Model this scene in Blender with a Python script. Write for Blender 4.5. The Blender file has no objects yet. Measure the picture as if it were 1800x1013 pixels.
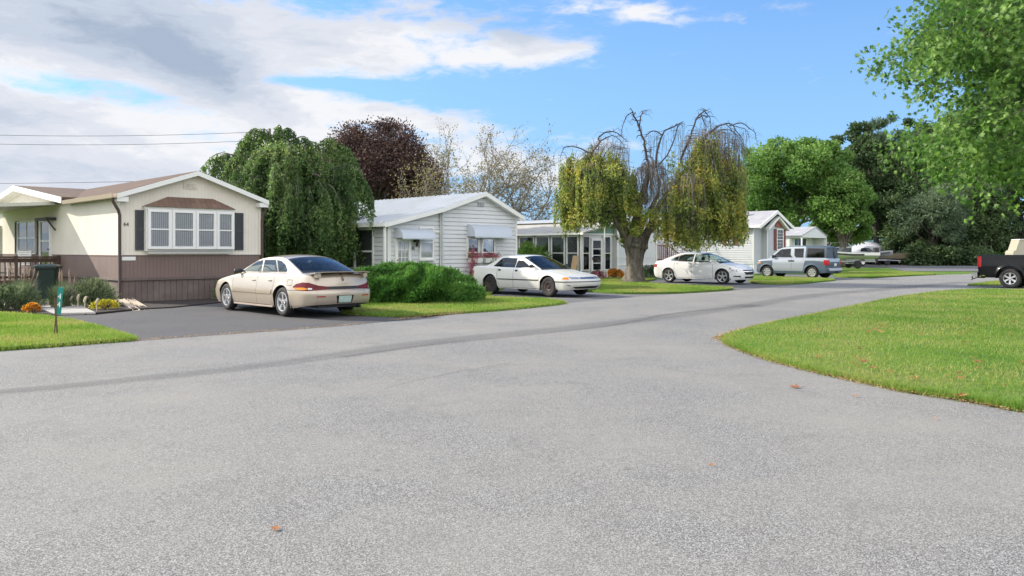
import bpy, math, random
import numpy as np
from mathutils import Vector, Matrix
from mathutils.geometry import delaunay_2d_cdt
random.seed(7); RNG = np.random.default_rng(11)
SC = bpy.context.scene; COL = SC.collection
R = math.radians; PI = math.pi; R2 = math.sqrt(2)
HOR = 441.0; FOC = 1400.0; EYE = 1.5
# ---------------------------------------------------------------- frames
# the street runs along s, plots go back along t (s,t = world turned 45 degrees)
def W(s, t, z=0.0): return ((s - t) / R2, (s + t) / R2, z)
def ST(X, Y): return ((X + Y) / R2, (Y - X) / R2)
def G(u, v):
    Y = EYE * FOC / (v - HOR); X = (u - 900) / FOC * Y
    return ST(X, Y)
def GW(u, v):
    Y = EYE * FOC / (v - HOR); return ((u - 900) / FOC * Y, Y)
def onT(u, v, T):
    r = (u - 900) / FOC; Y = T * R2 / (1 - r); X = r * Y
    return ((X + Y) / R2, EYE + (HOR - v) * Y / FOC)
def onS(u, v, S):
    r = (u - 900) / FOC; Y = S * R2 / (1 + r); X = r * Y
    return ((Y - X) / R2, EYE + (HOR - v) * Y / FOC)
def at(u, v, Y): return ((u - 900) / FOC * Y, Y, EYE + (HOR - v) * Y / FOC)
# ---------------------------------------------------------------- objects
def tag(o, label=None, cat=None, group=None, kind=None):
    if label: o['label'] = label
    if cat: o['category'] = cat
    if group: o['group'] = group
    if kind: o['kind'] = kind
    return o
def empty(name, loc=(0, 0, 0), rz=0.0, parent=None):
    o = bpy.data.objects.new(name, None); COL.objects.link(o)
    o.location = loc; o.rotation_euler = (0, 0, rz); o.empty_display_size = 0.2
    if parent: o.parent = parent
    return o
def copy_tree(o, parent=None):
    c = o.copy(); COL.objects.link(c)
    if parent: c.parent = parent
    for ch in list(o.children): copy_tree(ch, c)
    return c
class MB:
    def __init__(s): s.v = []; s.f = []; s.m = []
    def add(s, vs, fs, m=0):
        b = len(s.v); s.v.extend([tuple(p) for p in vs])
        for f in fs: s.f.append(tuple(b + i for i in f)); s.m.append(m)
        return s
    def poly(s, pts, m=0): return s.add(pts, [tuple(range(len(pts)))], m)
    def box(s, x0, x1, y0, y1, z0, z1, m=0, b=0.0):
        if b <= 0:
            v = [(x, y, z) for z in (z0, z1) for y in (y0, y1) for x in (x0, x1)]
            return s.add(v, [(0, 2, 3, 1), (4, 5, 7, 6), (0, 1, 5, 4), (2, 6, 7, 3), (0, 4, 6, 2), (1, 3, 7, 5)], m)
        b = min(b, (x1 - x0) * .49, (y1 - y0) * .49, (z1 - z0) * .49)
        pts = []
        for z, k in ((z0, b), (z0 + b, 0), (z1 - b, 0), (z1, b)):
            X0, X1, Y0, Y1 = x0 + k, x1 - k, y0 + k, y1 - k; c = b if k == 0 else b * .6
            pts.append([(X0 + c, Y0, z), (X1 - c, Y0, z), (X1, Y0 + c, z), (X1, Y1 - c, z), (X1 - c, Y1, z), (X0 + c, Y1, z), (X0, Y1 - c, z), (X0, Y0 + c, z)])
        return s.loft(pts, m, caps=True)
    def obox(s, c, ax, ay, az, m=0):
        c = Vector(c); ax = Vector(ax); ay = Vector(ay); az = Vector(az)
        v = [c + i * ax + j * ay + k * az for k in (-1, 1) for j in (-1, 1) for i in (-1, 1)]
        return s.add(v, [(0, 2, 3, 1), (4, 5, 7, 6), (0, 1, 5, 4), (2, 6, 7, 3), (0, 4, 6, 2), (1, 3, 7, 5)], m)
    def loft(s, rings, m=0, caps=True, close=True):
        n = len(rings[0]); v = [p for r in rings for p in r]; f = []
        for k in range(len(rings) - 1):
            for i in range(n if close else n - 1):
                j = (i + 1) % n
                f.append((k * n + i, k * n + j, (k + 1) * n + j, (k + 1) * n + i))
        if caps: f.append(tuple(range(n - 1, -1, -1))); f.append(tuple((len(rings) - 1) * n + i for i in range(n)))
        return s.add(v, f, m)
    def tube(s, pts, rad, n=8, m=0, caps=True):
        P = [Vector(p) for p in pts]; rings = []
        if not hasattr(rad, '__len__'): rad = [rad] * len(P)
        up = None
        for i, p in enumerate(P):
            d = (P[min(i + 1, len(P) - 1)] - P[max(i - 1, 0)])
            d = d.normalized() if d.length > 1e-9 else Vector((0, 0, 1))
            if up is None:
                up = Vector((0, 0, 1)) if abs(d.z) < .9 else Vector((1, 0, 0))
            a = d.cross(up)
            if a.length < 1e-4: a = d.cross(Vector((0, 1, 0)))
            a.normalize(); b = a.cross(d).normalized(); up = b
            rings.append([p + (a * math.cos(2 * PI * k / n) + b * math.sin(2 * PI * k / n)) * rad[i] for k in range(n)])
        return s.loft(rings, m, caps)
    def prism(s, pts2, frame, h, m=0):
        """pts2 polygon in frame (o,a,b), extruded by vector h"""
        o, a, b = (Vector(k) for k in frame); h = Vector(h)
        p = [o + a * q[0] + b * q[1] for q in pts2]; n = len(p)
        v = p + [k + h for k in p]
        f = [tuple(range(n - 1, -1, -1)), tuple(range(n, 2 * n))] + [(i, (i + 1) % n, n + (i + 1) % n, n + i) for i in range(n)]
        return s.add(v, f, m)
    def lathe(s, prof, axis='y', n=32, m=0, c=(0, 0, 0)):
        rings = []
        for r, h in prof:
            ring = []
            for k in range(n):
                a = 2 * PI * k / n
                if axis == 'y': ring.append((c[0] + r * math.cos(a), c[1] + h, c[2] + r * math.sin(a)))
                else: ring.append((c[0] + r * math.cos(a), c[1] + r * math.sin(a), c[2] + h))
            rings.append(ring)
        return s.loft(rings, m, caps=False)
    def build(s, name, mats, parent=None, smooth=False, bevel=0, label=None):
        me = bpy.data.meshes.new(name); me.from_pydata(s.v, [], s.f)
        if not isinstance(mats, (list, tuple)): mats = [mats]
        for m in mats: me.materials.append(m)
        me.polygons.foreach_set('material_index', s.m)
        if smooth: me.shade_smooth() if hasattr(me, 'shade_smooth') else None
        me.update()
        o = bpy.data.objects.new(name, me); COL.objects.link(o)
        if parent: o.parent = parent
        if smooth == 'auto':
            md = o.modifiers.new('es', 'EDGE_SPLIT'); md.split_angle = R(38)
        if bevel:
            b = o.modifiers.new('bevel', 'BEVEL'); b.width = bevel; b.segments = 2; b.limit_method = 'ANGLE'
        if label: o['label'] = label
        return o
def fix_normals(o):
    import bmesh
    bm = bmesh.new(); bm.from_mesh(o.data); bmesh.ops.recalc_face_normals(bm, faces=bm.faces); bm.to_mesh(o.data); bm.free()
def np_mesh(name, V, F, mats, parent=None, fm=None, smooth=False):
    """V (n,3), F (m,k) one face size"""
    me = bpy.data.meshes.new(name); k = F.shape[1]
    me.vertices.add(len(V)); me.vertices.foreach_set('co', np.ascontiguousarray(V, dtype=np.float32).ravel())
    me.loops.add(F.size); me.loops.foreach_set('vertex_index', np.ascontiguousarray(F, dtype=np.int32).ravel())
    me.polygons.add(len(F)); me.polygons.foreach_set('loop_start', np.arange(len(F), dtype=np.int32) * k)
    if not isinstance(mats, (list, tuple)): mats = [mats]
    for m in mats: me.materials.append(m)
    if fm is not None: me.polygons.foreach_set('material_index', np.ascontiguousarray(fm, dtype=np.int32))
    me.update(calc_edges=True)
    if smooth: me.shade_smooth()
    o = bpy.data.objects.new(name, me); COL.objects.link(o)
    if parent: o.parent = parent
    return o
# ---------------------------------------------------------------- materials
def new_mat(name):
    m = bpy.data.materials.new(name); m.use_nodes = True; nt = m.node_tree
    b = nt.nodes['Principled BSDF']; return m, nt, b
def noise(nt, scale, detail=3, rough=.55, vec=None, dist=0.0):
    n = nt.nodes.new('ShaderNodeTexNoise'); n.inputs['Scale'].default_value = scale
    n.inputs['Detail'].default_value = detail; n.inputs['Roughness'].default_value = rough; n.inputs['Distortion'].default_value = dist
    if vec is not None: nt.links.new(vec, n.inputs['Vector'])
    return n
def ramp(nt, fac, stops, interp='LINEAR'):
    r = nt.nodes.new('ShaderNodeValToRGB'); r.color_ramp.interpolation = interp
    e = r.color_ramp.elements
    while len(e) < len(stops): e.new(.5)
    for k, (p, c) in enumerate(stops):
        e[k].position = p; e[k].color = (c, c, c, 1) if not hasattr(c, '__len__') else (*c, 1)
    nt.links.new(fac, r.inputs[0]); return r
def mix(nt, fac, a, b, mode='MIX'):
    n = nt.nodes.new('ShaderNodeMix'); n.data_type = 'RGBA'; n.blend_type = mode
    for sock, v in ((n.inputs[0], fac), (n.inputs[6], a), (n.inputs[7], b)):
        if hasattr(v, 'node'): nt.links.new(v, sock)
        elif hasattr(v, '__len__'): sock.default_value = (*v, 1)
        else: sock.default_value = v
    return n.outputs[2]
def mth(nt, op, a, b=None, c=None, clamp=False):
    n = nt.nodes.new('ShaderNodeMath'); n.operation = op; n.use_clamp = clamp
    for k, v in enumerate((a, b, c)):
        if v is None: continue
        if hasattr(v, 'node'): nt.links.new(v, n.inputs[k])
        else: n.inputs[k].default_value = v
    return n.outputs[0]
def coord(nt, kind='Object'):
    n = nt.nodes.new('ShaderNodeTexCoord'); return n.outputs[kind]
def wpos(nt): return nt.nodes.new('ShaderNodeNewGeometry').outputs['Position']
def bump(nt, b, h, strength=.3, dist=.01):
    n = nt.nodes.new('ShaderNodeBump'); n.inputs['Strength'].default_value = strength; n.inputs['Distance'].default_value = dist
    nt.links.new(h, n.inputs['Height']); nt.links.new(n.outputs[0], b.inputs['Normal']); return n
def mat(name, col, rough=.6, metal=0.0, var=.12, vs=3.0, dirt=None, ds=1.2, bs=0, bst=.2, coat=0, spec=None):
    """painted / plain surface with a little mottling, optional dirt colour and bump"""
    m, nt, b = new_mat(name); v = coord(nt)
    c1 = tuple(max(0, k * (1 - var)) for k in col); c2 = tuple(min(1, k * (1 + var * .6)) for k in col)
    n = noise(nt, vs, 4, .6, v); cc = mix(nt, n.outputs[0], c1, c2)
    if dirt:
        n2 = noise(nt, ds, 5, .65, v); rr = ramp(nt, n2.outputs[0], [(.48, 0.0), (.72, .75)])
        cc = mix(nt, rr.outputs[0], cc, dirt)
    nt.links.new(cc, b.inputs['Base Color']); b.inputs['Roughness'].default_value = rough; b.inputs['Metallic'].default_value = metal
    if coat: b.inputs['Coat Weight'].default_value = coat; b.inputs['Coat Roughness'].default_value = .04
    if spec is not None: b.inputs['Specular IOR Level'].default_value = spec
    if bs:
        n3 = noise(nt, bs, 4, .6, v); bump(nt, b, n3.outputs[0], bst, .01)
    return m
def glass(name, tint=(.75, .83, .82), trans=.55, rough=.03, ior=1.5):
    """window glass: part see-through, part mirror"""
    m, nt, b = new_mat(name); nt.nodes.remove(b)
    t = nt.nodes.new('ShaderNodeBsdfTransparent'); t.inputs[0].default_value = (*[k * trans for k in tint], 1)
    g = nt.nodes.new('ShaderNodeBsdfGlossy'); g.inputs['Roughness'].default_value = rough; g.inputs[0].default_value = (1, 1, 1, 1)
    f = nt.nodes.new('ShaderNodeFresnel'); f.inputs[0].default_value = ior
    mx = nt.nodes.new('ShaderNodeMixShader'); nt.links.new(f.outputs[0], mx.inputs[0]); nt.links.new(t.outputs[0], mx.inputs[1]); nt.links.new(g.outputs[0], mx.inputs[2])
    nt.links.new(mx.outputs[0], nt.nodes['Material Output'].inputs[0]); return m
def leafmat(name, cols, trans=.35, vs=.6, fs=9.0, rough=.5):
    """cols: dark, mid, light; clump scale vs, leaf-to-leaf scale fs"""
    m, nt, b = new_mat(name); p = wpos(nt)
    n1 = noise(nt, vs, 2, .5, p); n2 = noise(nt, fs, 1, .5, p)
    f = mth(nt, 'ADD', mth(nt, 'MULTIPLY', n1.outputs[0], .5), mth(nt, 'MULTIPLY', n2.outputs[0], .5))
    k = len(cols); r = ramp(nt, f, [(.34 + .32 * i / (k - 1), c) for i, c in enumerate(cols)])
    nt.links.new(r.outputs[0], b.inputs['Base Color']); b.inputs['Roughness'].default_value = rough
    b.inputs['Specular IOR Level'].default_value = .2
    tr = nt.nodes.new('ShaderNodeBsdfTranslucent'); br = nt.nodes.new('ShaderNodeHueSaturation')
    br.inputs['Value'].default_value = 1.5; br.inputs['Saturation'].default_value = 1.1; nt.links.new(r.outputs[0], br.inputs['Color'])
    nt.links.new(br.outputs[0], tr.inputs[0])
    mx = nt.nodes.new('ShaderNodeMixShader'); mx.inputs[0].default_value = trans
    nt.links.new(b.outputs[0], mx.inputs[1]); nt.links.new(tr.outputs[0], mx.inputs[2])
    nt.links.new(mx.outputs[0], nt.nodes['Material Output'].inputs[0]); return m
# ---------------------------------------------------------------- camera, sun, sky
cam = bpy.data.objects.new('camera', bpy.data.cameras.new('camera')); COL.objects.link(cam); SC.camera = cam
cam.location = (0, 0, EYE); cam.rotation_euler = (R(90), 0, 0)
cam.data.sensor_width = 36; cam.data.lens = FOC / 1800 * 36; cam.data.shift_y = -(506.5 - HOR) / 1800
cam.data.clip_end = 2000; cam.data.clip_start = .05
LD = Vector((1.025, -.389, -.60)).normalized()
SUN_EL = math.asin(-LD.z); SUN_AZ = math.atan2(-LD.x, -LD.y)
sun = bpy.data.objects.new('sun', bpy.data.lights.new('sun', 'SUN')); COL.objects.link(sun)
sun.data.energy = 4.4; sun.data.angle = R(.5); sun.data.color = (1, .92, .78)
sun.rotation_euler = LD.to_track_quat('-Z', 'Y').to_euler(); sun.location = (-30, 10, 30)
vs_ = SC.view_settings; SC.display_settings.display_device = 'sRGB'; vs_.view_transform = 'Standard'; vs_.look = 'None'
vs_.gamma = 1; vs_.use_curve_mapping = False; vs_.exposure = 0.66
w = bpy.data.worlds.new('World'); SC.world = w; w.use_nodes = True
def build_sky(nt):
    bg = nt.nodes['Background']; bg.inputs[1].default_value = .15
    sky = nt.nodes.new('ShaderNodeTexSky'); sky.sky_type = 'NISHITA'; sky.sun_disc = False
    sky.sun_elevation = SUN_EL; sky.sun_rotation = SUN_AZ; sky.altitude = 50; sky.air_density = 1.0; sky.dust_density = .6; sky.ozone_density = 2.5
    d = coord(nt, 'Generated')
    sp = nt.nodes.new('ShaderNodeSeparateXYZ'); nt.links.new(d, sp.inputs[0]); x, y, z = sp.outputs
    az = mth(nt, 'ARCTAN2', x, y)
    hl = mth(nt, 'SQRT', mth(nt, 'ADD', mth(nt, 'MULTIPLY', x, x), mth(nt, 'MULTIPLY', y, y)))
    el = mth(nt, 'DIVIDE', z, mth(nt, 'MAXIMUM', hl, .02))
    cb = nt.nodes.new('ShaderNodeCombineXYZ'); nt.links.new(mth(nt, 'MULTIPLY', az, 4.0), cb.inputs[0]); nt.links.new(mth(nt, 'MULTIPLY', el, 11.0), cb.inputs[1])
    warp = noise(nt, 1.3, 3, .6, cb.outputs[0]); va = nt.nodes.new('ShaderNodeVectorMath'); va.operation = 'MULTIPLY_ADD'
    nt.links.new(warp.outputs['Color'], va.inputs[0]); va.inputs[1].default_value = (.5, .35, 0); nt.links.new(cb.outputs[0], va.inputs[2])
    n1 = noise(nt, 1.9, 12, .66, va.outputs[0]); n2 = noise(nt, .9, 7, .62, va.outputs[0])
    def gauss(u, v, su, sv, amp, tilt=0.0):
        a0 = math.atan((u - 900) / FOC); e0 = (HOR - v) / FOC * math.cos(a0); ca = su / FOC; ce = sv / FOC
        da = mth(nt, 'SUBTRACT', az, a0); de = mth(nt, 'SUBTRACT', mth(nt, 'SUBTRACT', el, e0), mth(nt, 'MULTIPLY', da, tilt))
        q = mth(nt, 'ADD', mth(nt, 'POWER', mth(nt, 'ABSOLUTE', mth(nt, 'DIVIDE', da, ca)), 2.0), mth(nt, 'POWER', mth(nt, 'ABSOLUTE', mth(nt, 'DIVIDE', de, ce)), 2.0))
        return mth(nt, 'MULTIPLY', mth(nt, 'EXPONENT', mth(nt, 'MULTIPLY', q, -1.0)), amp)
    def total(gs):
        t = gs[0]
        for g in gs[1:]: t = mth(nt, 'ADD', t, g)
        return t
    dens = total([gauss(*g) for g in [
        (150, 50, 330, 70, 1.05, -.12), (330, 130, 150, 45, .8, -.3), (640, 70, 310, 52, .85, 0), (900, 98, 130, 20, .6, .05), (210, 160, 110, 22, -.42, -.1), (120, 195, 230, 16, .25, 0),
        (80, 285, 430, 65, .95, 0), (640, 150, 260, 10, -.5, 0), (640, 195, 260, 20, .62, -.12), (820, 275, 300, 45, .55, -.1), (1100, 22, 120, 24, .75, -.12), (1560, 80, 70, 40, .18, 0),
        (-500, 150, 500, 260, 1.0, 0), (1370, 10, 60, 10, .35, 0), (980, 330, 140, 60, .3, 0), (1500, 170, 420, 200, -.22, 0)]])
    dens = mth(nt, 'ADD', dens, mth(nt, 'MULTIPLY', mth(nt, 'SUBTRACT', n1.outputs[0], .5), 2.6))
    # cloud over the unseen rest of the sky, brightened below as added fill
    back = mth(nt, 'MULTIPLY', mth(nt, 'SUBTRACT', mth(nt, 'ABSOLUTE', az), 1.0, clamp=True), mth(nt, 'MULTIPLY', n2.outputs[0], 1.6))
    dens = mth(nt, 'ADD', dens, back)
    m1 = nt.nodes.new('ShaderNodeMapRange'); m1.interpolation_type = 'SMOOTHSTEP'; m1.inputs[1].default_value = .12; m1.inputs[2].default_value = .72
    nt.links.new(dens, m1.inputs[0])
    thick = total([gauss(*g) for g in [(130, 35, 340, 75, 1.02, -.1), (360, 130, 110, 55, .85, -.35), (680, 30, 260, 36, .55, 0), (900, 45, 70, 40, .5, 0),
        (620, 165, 60, 20, .2, 0), (60, 300, 300, 40, .62, 0), (300, 250, 140, 20, .3, 0), (60, 205, 120, 26, .4, 0), (-400, 150, 300, 200, .6, 0)]])
    thick = mth(nt, 'ADD', thick, mth(nt, 'MULTIPLY', mth(nt, 'SUBTRACT', n2.outputs[0], .5), 2.2))
    thick = mth(nt, 'ADD', thick, mth(nt, 'MULTIPLY', mth(nt, 'SUBTRACT', n1.outputs[0], .5), 2.2)); thick = mth(nt, 'MULTIPLY', thick, .8)
    tr_ = ramp(nt, mth(nt, 'MULTIPLY', thick, .8), [(.02, (3.9, 3.95, 4.1)), (.28, (3.2, 3.35, 3.7)), (.60, (2.5, 2.8, 3.3)), (1.0, (1.75, 2.1, 2.7))], 'EASE')
    skyc = mix(nt, 1.0, sky.outputs[0], SKY_TINT, 'MULTIPLY')
    hz = nt.nodes.new('ShaderNodeMapRange'); hz.inputs[1].default_value = 0; hz.inputs[2].default_value = .40; hz.inputs[3].default_value = .92; hz.inputs[4].default_value = .04
    nt.links.new(el, hz.inputs[0]); skyc = mix(nt, hz.outputs[0], skyc, (1.45, 2.55, 3.95))
    bk = nt.nodes.new('ShaderNodeMapRange'); bk.inputs[1].default_value = .9; bk.inputs[2].default_value = 1.7; bk.inputs[3].default_value = 1; bk.inputs[4].default_value = BACK_FILL  # clouds behind the camera brightened as added fill for the shaded faces
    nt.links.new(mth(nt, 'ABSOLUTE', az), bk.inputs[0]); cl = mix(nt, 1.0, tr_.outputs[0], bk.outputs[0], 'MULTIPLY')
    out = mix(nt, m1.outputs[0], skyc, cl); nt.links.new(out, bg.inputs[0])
SKY_TINT = (.56, .77, 1.02); BACK_FILL = 2.1
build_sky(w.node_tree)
# ================================================================ ground
def asphalt(name, base, agg, warm=0.0, contrast=1.0, bst=.55):
    m, nt, b = new_mat(name); p = wpos(nt)
    n1 = noise(nt, 230, 2, .6, p); n2 = noise(nt, 30, 3, .7, p); n3 = noise(nt, .45, 4, .6, p)
    vo = nt.nodes.new('ShaderNodeTexVoronoi'); vo.inputs['Scale'].default_value = 165; nt.links.new(p, vo.inputs['Vector'])
    st = ramp(nt, vo.outputs['Color'], [(.25, 0.0), (.85, 1.0)])
    f = mth(nt, 'ADD', mth(nt, 'MULTIPLY', n1.outputs[0], .55), mth(nt, 'MULTIPLY', st.outputs[0], .45))
    d = tuple(k * (1 - .68 * contrast) for k in base)
    r = ramp(nt, f, [(.28, d), (.5, base), (.74, agg)])
    c = mix(nt, ramp(nt, n2.outputs[0], [(.3, .0), (.7, .16)]).outputs[0], r.outputs[0], tuple(k * .72 for k in base))
    c = mix(nt, ramp(nt, n3.outputs[0], [(.35, 0.0), (.68, .6)]).outputs[0], c, (base[0] * 1.28, base[1] * 1.23, base[2] * 1.13))
    n4 = noise(nt, 1.3, 6, .7, p, 1.2); c = mix(nt, ramp(nt, n4.outputs[0], [(.52, 0.0), (.72, .38)]).outputs[0], c, tuple(k * .62 for k in base))
    vo2 = nt.nodes.new('ShaderNodeTexVoronoi'); vo2.inputs['Scale'].default_value = 1.7; vo2.inputs['Randomness'].default_value = 1; nt.links.new(p, vo2.inputs['Vector']); c = mix(nt, ramp(nt, vo2.outputs['Distance'], [(.02, .55), (.055, 0.0)]).outputs[0], c, tuple(k * .35 for k in base))
    nt.links.new(c, b.inputs['Base Color']); b.inputs['Roughness'].default_value = .88; b.inputs['Specular IOR Level'].default_value = .25
    bump(nt, b, f, bst, .006); return m
M_ROAD = asphalt('road_asphalt', (.226, .220, .210), (.46, .452, .435))
M_DRIVE = asphalt('driveway_asphalt', (.085, .084, .088), (.17, .17, .175), contrast=.6, bst=.3)
M_DRIVE2 = asphalt('driveway_asphalt_grey', (.14, .14, .146), (.24, .24, .25), contrast=.6, bst=.3)
def turf(name, a, bcol, c):
    m, nt, b = new_mat(name); p = wpos(nt)
    n1 = noise(nt, .35, 3, .6, p); n2 = noise(nt, 14, 4, .7, p)
    r = ramp(nt, n1.outputs[0], [(.35, a), (.52, bcol), (.68, c)])
    cc = mix(nt, ramp(nt, n2.outputs[0], [(.35, 0.0), (.7, .7)]).outputs[0], r.outputs[0], tuple(k * .45 for k in a))
    nt.links.new(cc, b.inputs['Base Color']); b.inputs['Roughness'].default_value = .9; b.inputs['Specular IOR Level'].default_value = .1
    bump(nt, b, n2.outputs[0], .8, .04); return m
M_TURF = turf('turf', (.085, .17, .03), (.13, .22, .04), (.21, .235, .075))
M_BLADE = leafmat('grass_blades', [(.085, .16, .025), (.15, .26, .04), (.22, .31, .062), (.34, .335, .11), (.37, .31, .14)], trans=.35, vs=.5, fs=26)
M_MULCH = mat('mulch', (.035, .026, .024), .95, var=.5, vs=40, bs=60, bst=1)
M_CONC = mat('concrete', (.38, .36, .33), .9, var=.12, vs=6, bs=80, bst=.3)
def sheet(name, pts, z, m, kind='structure', up=0.0):
    """pts in (s,t); one sheet, optional rim down to the ground"""
    v = [W(s, t, z) for s, t in pts]
    from mathutils.geometry import tessellate_polygon
    tri = tessellate_polygon([[Vector(p) for p in v]]); mb = MB()
    mb.add(v, [tuple(t) for t in tri]); n = len(v)
    if up > 0:
        lo = [(p[0], p[1], z - up) for p in v]
        mb.add(v + lo, [(i, (i + 1) % n, n + (i + 1) % n, n + i) for i in range(n)])
    o = mb.build(name, m); fix_normals(o)
    if sum(p.normal.z * p.area for p in o.data.polygons) < 0: o.data.flip_normals()
    return tag(o, kind=kind)
def px(*pts): return [G(u, v) for u, v in pts]
def smooth_line(pts, n=6):
    out = []; P = [Vector((a, b)) for a, b in pts]
    for i in range(len(P) - 1):
        p0 = P[max(i - 1, 0)]; p1 = P[i]; p2 = P[i + 1]; p3 = P[min(i + 2, len(P) - 1)]
        for k in range(n):
            t = k / n
            out.append(tuple(.5 * ((2 * p1) + (p2 - p0) * t + (2 * p0 - 5 * p1 + 4 * p2 - p3) * t * t + (3 * p1 - p0 - 3 * p2 + p3) * t ** 3)))
    out.append(tuple(P[-1])); return out
def jitter(pts, a):
    return [(x + random.uniform(-a, a), y + random.uniform(-a, a)) for x, y in pts]
# base ground to the horizon
mb = MB(); mb.poly([(-900, -300, -.05), (900, -300, -.05), (900, 1500, -.05), (-900, 1500, -.05)])
tag(mb.build('ground', M_TURF), kind='structure')
far_edge = smooth_line(px((0, 618), (110, 610), (232, 600), (400, 588), (540, 578), (690, 565), (840, 548), (990, 534), (1130, 521), (1290, 511), (1400, 501), (1470, 494), (1560, 488), (1640, 484), (1720, 481)), 3)
o0 = G(0, 618); o1 = G(232, 600)
left_ext = [(o0[0] - (o1[0] - o0[0]) * k, o0[1] - (o1[1] - o0[1]) * k) for k in (14, 5)]
last = far_edge[-1]
road = left_ext + far_edge + [(last[0] + 60, last[1] + 6), (last[0] + 60, last[1] - 9)] + px((1800, 500))[0:1]
road += [ST(26, 22), ST(40, -20), ST(-40, -20), ST(-30, 0)]
sheet('road', road, 0.0, M_ROAD)
# island lawn on the right
isl_w = smooth_line(px((1800, 723), (1700, 704), (1600, 689), (1500, 668), (1420, 650), (1350, 631), (1300, 613), (1279, 600), (1292, 590), (1350, 573), (1430, 556), (1500, 541), (1580, 524), (1650, 514), (1720, 510), (1800, 511)), 5)
pr = ST(14.2, 7.0); island = isl_w + [ST(34, 32.6), ST(30, 0), ST(9.5, 3.2)]
ISLAND = jitter(isl_w, .02) + island[len(isl_w):]
sheet('lawn', ISLAND, .05, M_TURF, up=.07)
# truck driveway with a lawn wedge beyond it
sheet('driveway', px((1500, 513), (1600, 516), (1720, 514), (1800, 515), (1950, 517), (1950, 504), (1800, 502), (1690, 503), (1600, 506)), -0.008, M_DRIVE)
TRW = px((1700, 502.5), (1740, 497), (1770, 494.5), (1830, 493), (2000, 492), (2000, 501), (1800, 502.5))
sheet('lawn', TRW, .04, M_TURF, up=.05)
# plots across the street
L44 = smooth_line(px((-260, 640), (0, 617), (110, 609), (200, 602), (231, 598), (205, 588), (150, 572), (90, 560), (40, 555), (0, 553), (-200, 550)), 4)
L44 = jitter(L44, .015); sheet('lawn', L44, .05, M_TURF, up=.06)
sheet('driveway', px((60, 552), (190, 606), (400, 594), (540, 584), (690, 571), (780, 560), (690, 552), (640, 547), (650, 530), (560, 520), (420, 522), (370, 532), (262, 543), (165, 553), (110, 548)), -0.012, M_DRIVE)
HEDGE_L = smooth_line(px((600, 552), (690, 557), (760, 554), (850, 549), (930, 542), (991, 534), (960, 528), (900, 525), (860, 521), (880, 500), (640, 510)), 4)
sheet('lawn', jitter(HEDGE_L, .015), .05, M_TURF, up=.06)
sheet('driveway', px((860, 521.5), (960, 541), (1060, 534), (1200, 522), (1290, 514), (1130, 512), (1060, 514), (1020, 500), (900, 497), (850, 505)), -0.016, M_DRIVE2)
TREE_L = smooth_line(px((1010, 511), (1080, 516), (1150, 516.5), (1220, 514.5), (1290, 508.5), (1230, 504.5), (1160, 501), (1130, 496), (1150, 491), (1040, 491), (1000, 498)), 4)
sheet('lawn', jitter(TREE_L, .02), .05, M_TURF, up=.06)
sheet('driveway', px((1130, 497), (1160, 501), (1260, 514), (1400, 504), (1455, 497), (1380, 499), (1320, 497), (1320, 491), (1160, 489)), -0.02, M_DRIVE2)
MAL_L = smooth_line(px((1318, 489.5), (1322, 498), (1380, 500), (1420, 498), (1468, 493.5), (1440, 490.5), (1400, 489), (1360, 487.5)), 4)
sheet('lawn', jitter(MAL_L, .02), .05, M_TURF, up=.06)
sheet('driveway', px((1330, 486), (1360, 487), (1440, 497), (1560, 490), (1480, 487), (1470, 483), (1380, 482)), -0.024, M_DRIVE2)
ELE_L = smooth_line(px((1466, 481), (1470, 487), (1520, 488), (1580, 486), (1645, 483.2), (1600, 479.5), (1560, 478.6), (1500, 478.6)), 4)
sheet('lawn', jitter(ELE_L, .03), .05, M_TURF, up=.06)
FAR_L = px((1380, 476.5), (1800, 480.5), (2100, 481), (2100, 477.5), (1700, 476), (1640, 472), (1600, 468.5), (1400, 467))
sheet('parking_lot', px((1590, 476), (2300, 478), (2300, 455), (1560, 456), (1540, 461), (1400, 463), (1400, 469), (1560, 470)), -.032, M_DRIVE2)
# mulch beds and walk of the first home
sheet('garden_bed', px((-260, 548), (0, 546), (60, 551), (100, 555), (90, 546), (85, 530), (-260, 520)), .03, M_MULCH, up=.07)
sheet('garden_bed', px((105, 538), (150, 553), (240, 544), (300, 541), (380, 533), (430, 525), (455, 500), (330, 520), (212, 524), (130, 520)), .02, M_MULCH, up=.06)
sheet('walkway', px((60, 541), (140, 539), (168, 552.5), (95, 554)), .045, M_CONC, up=.045)
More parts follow.
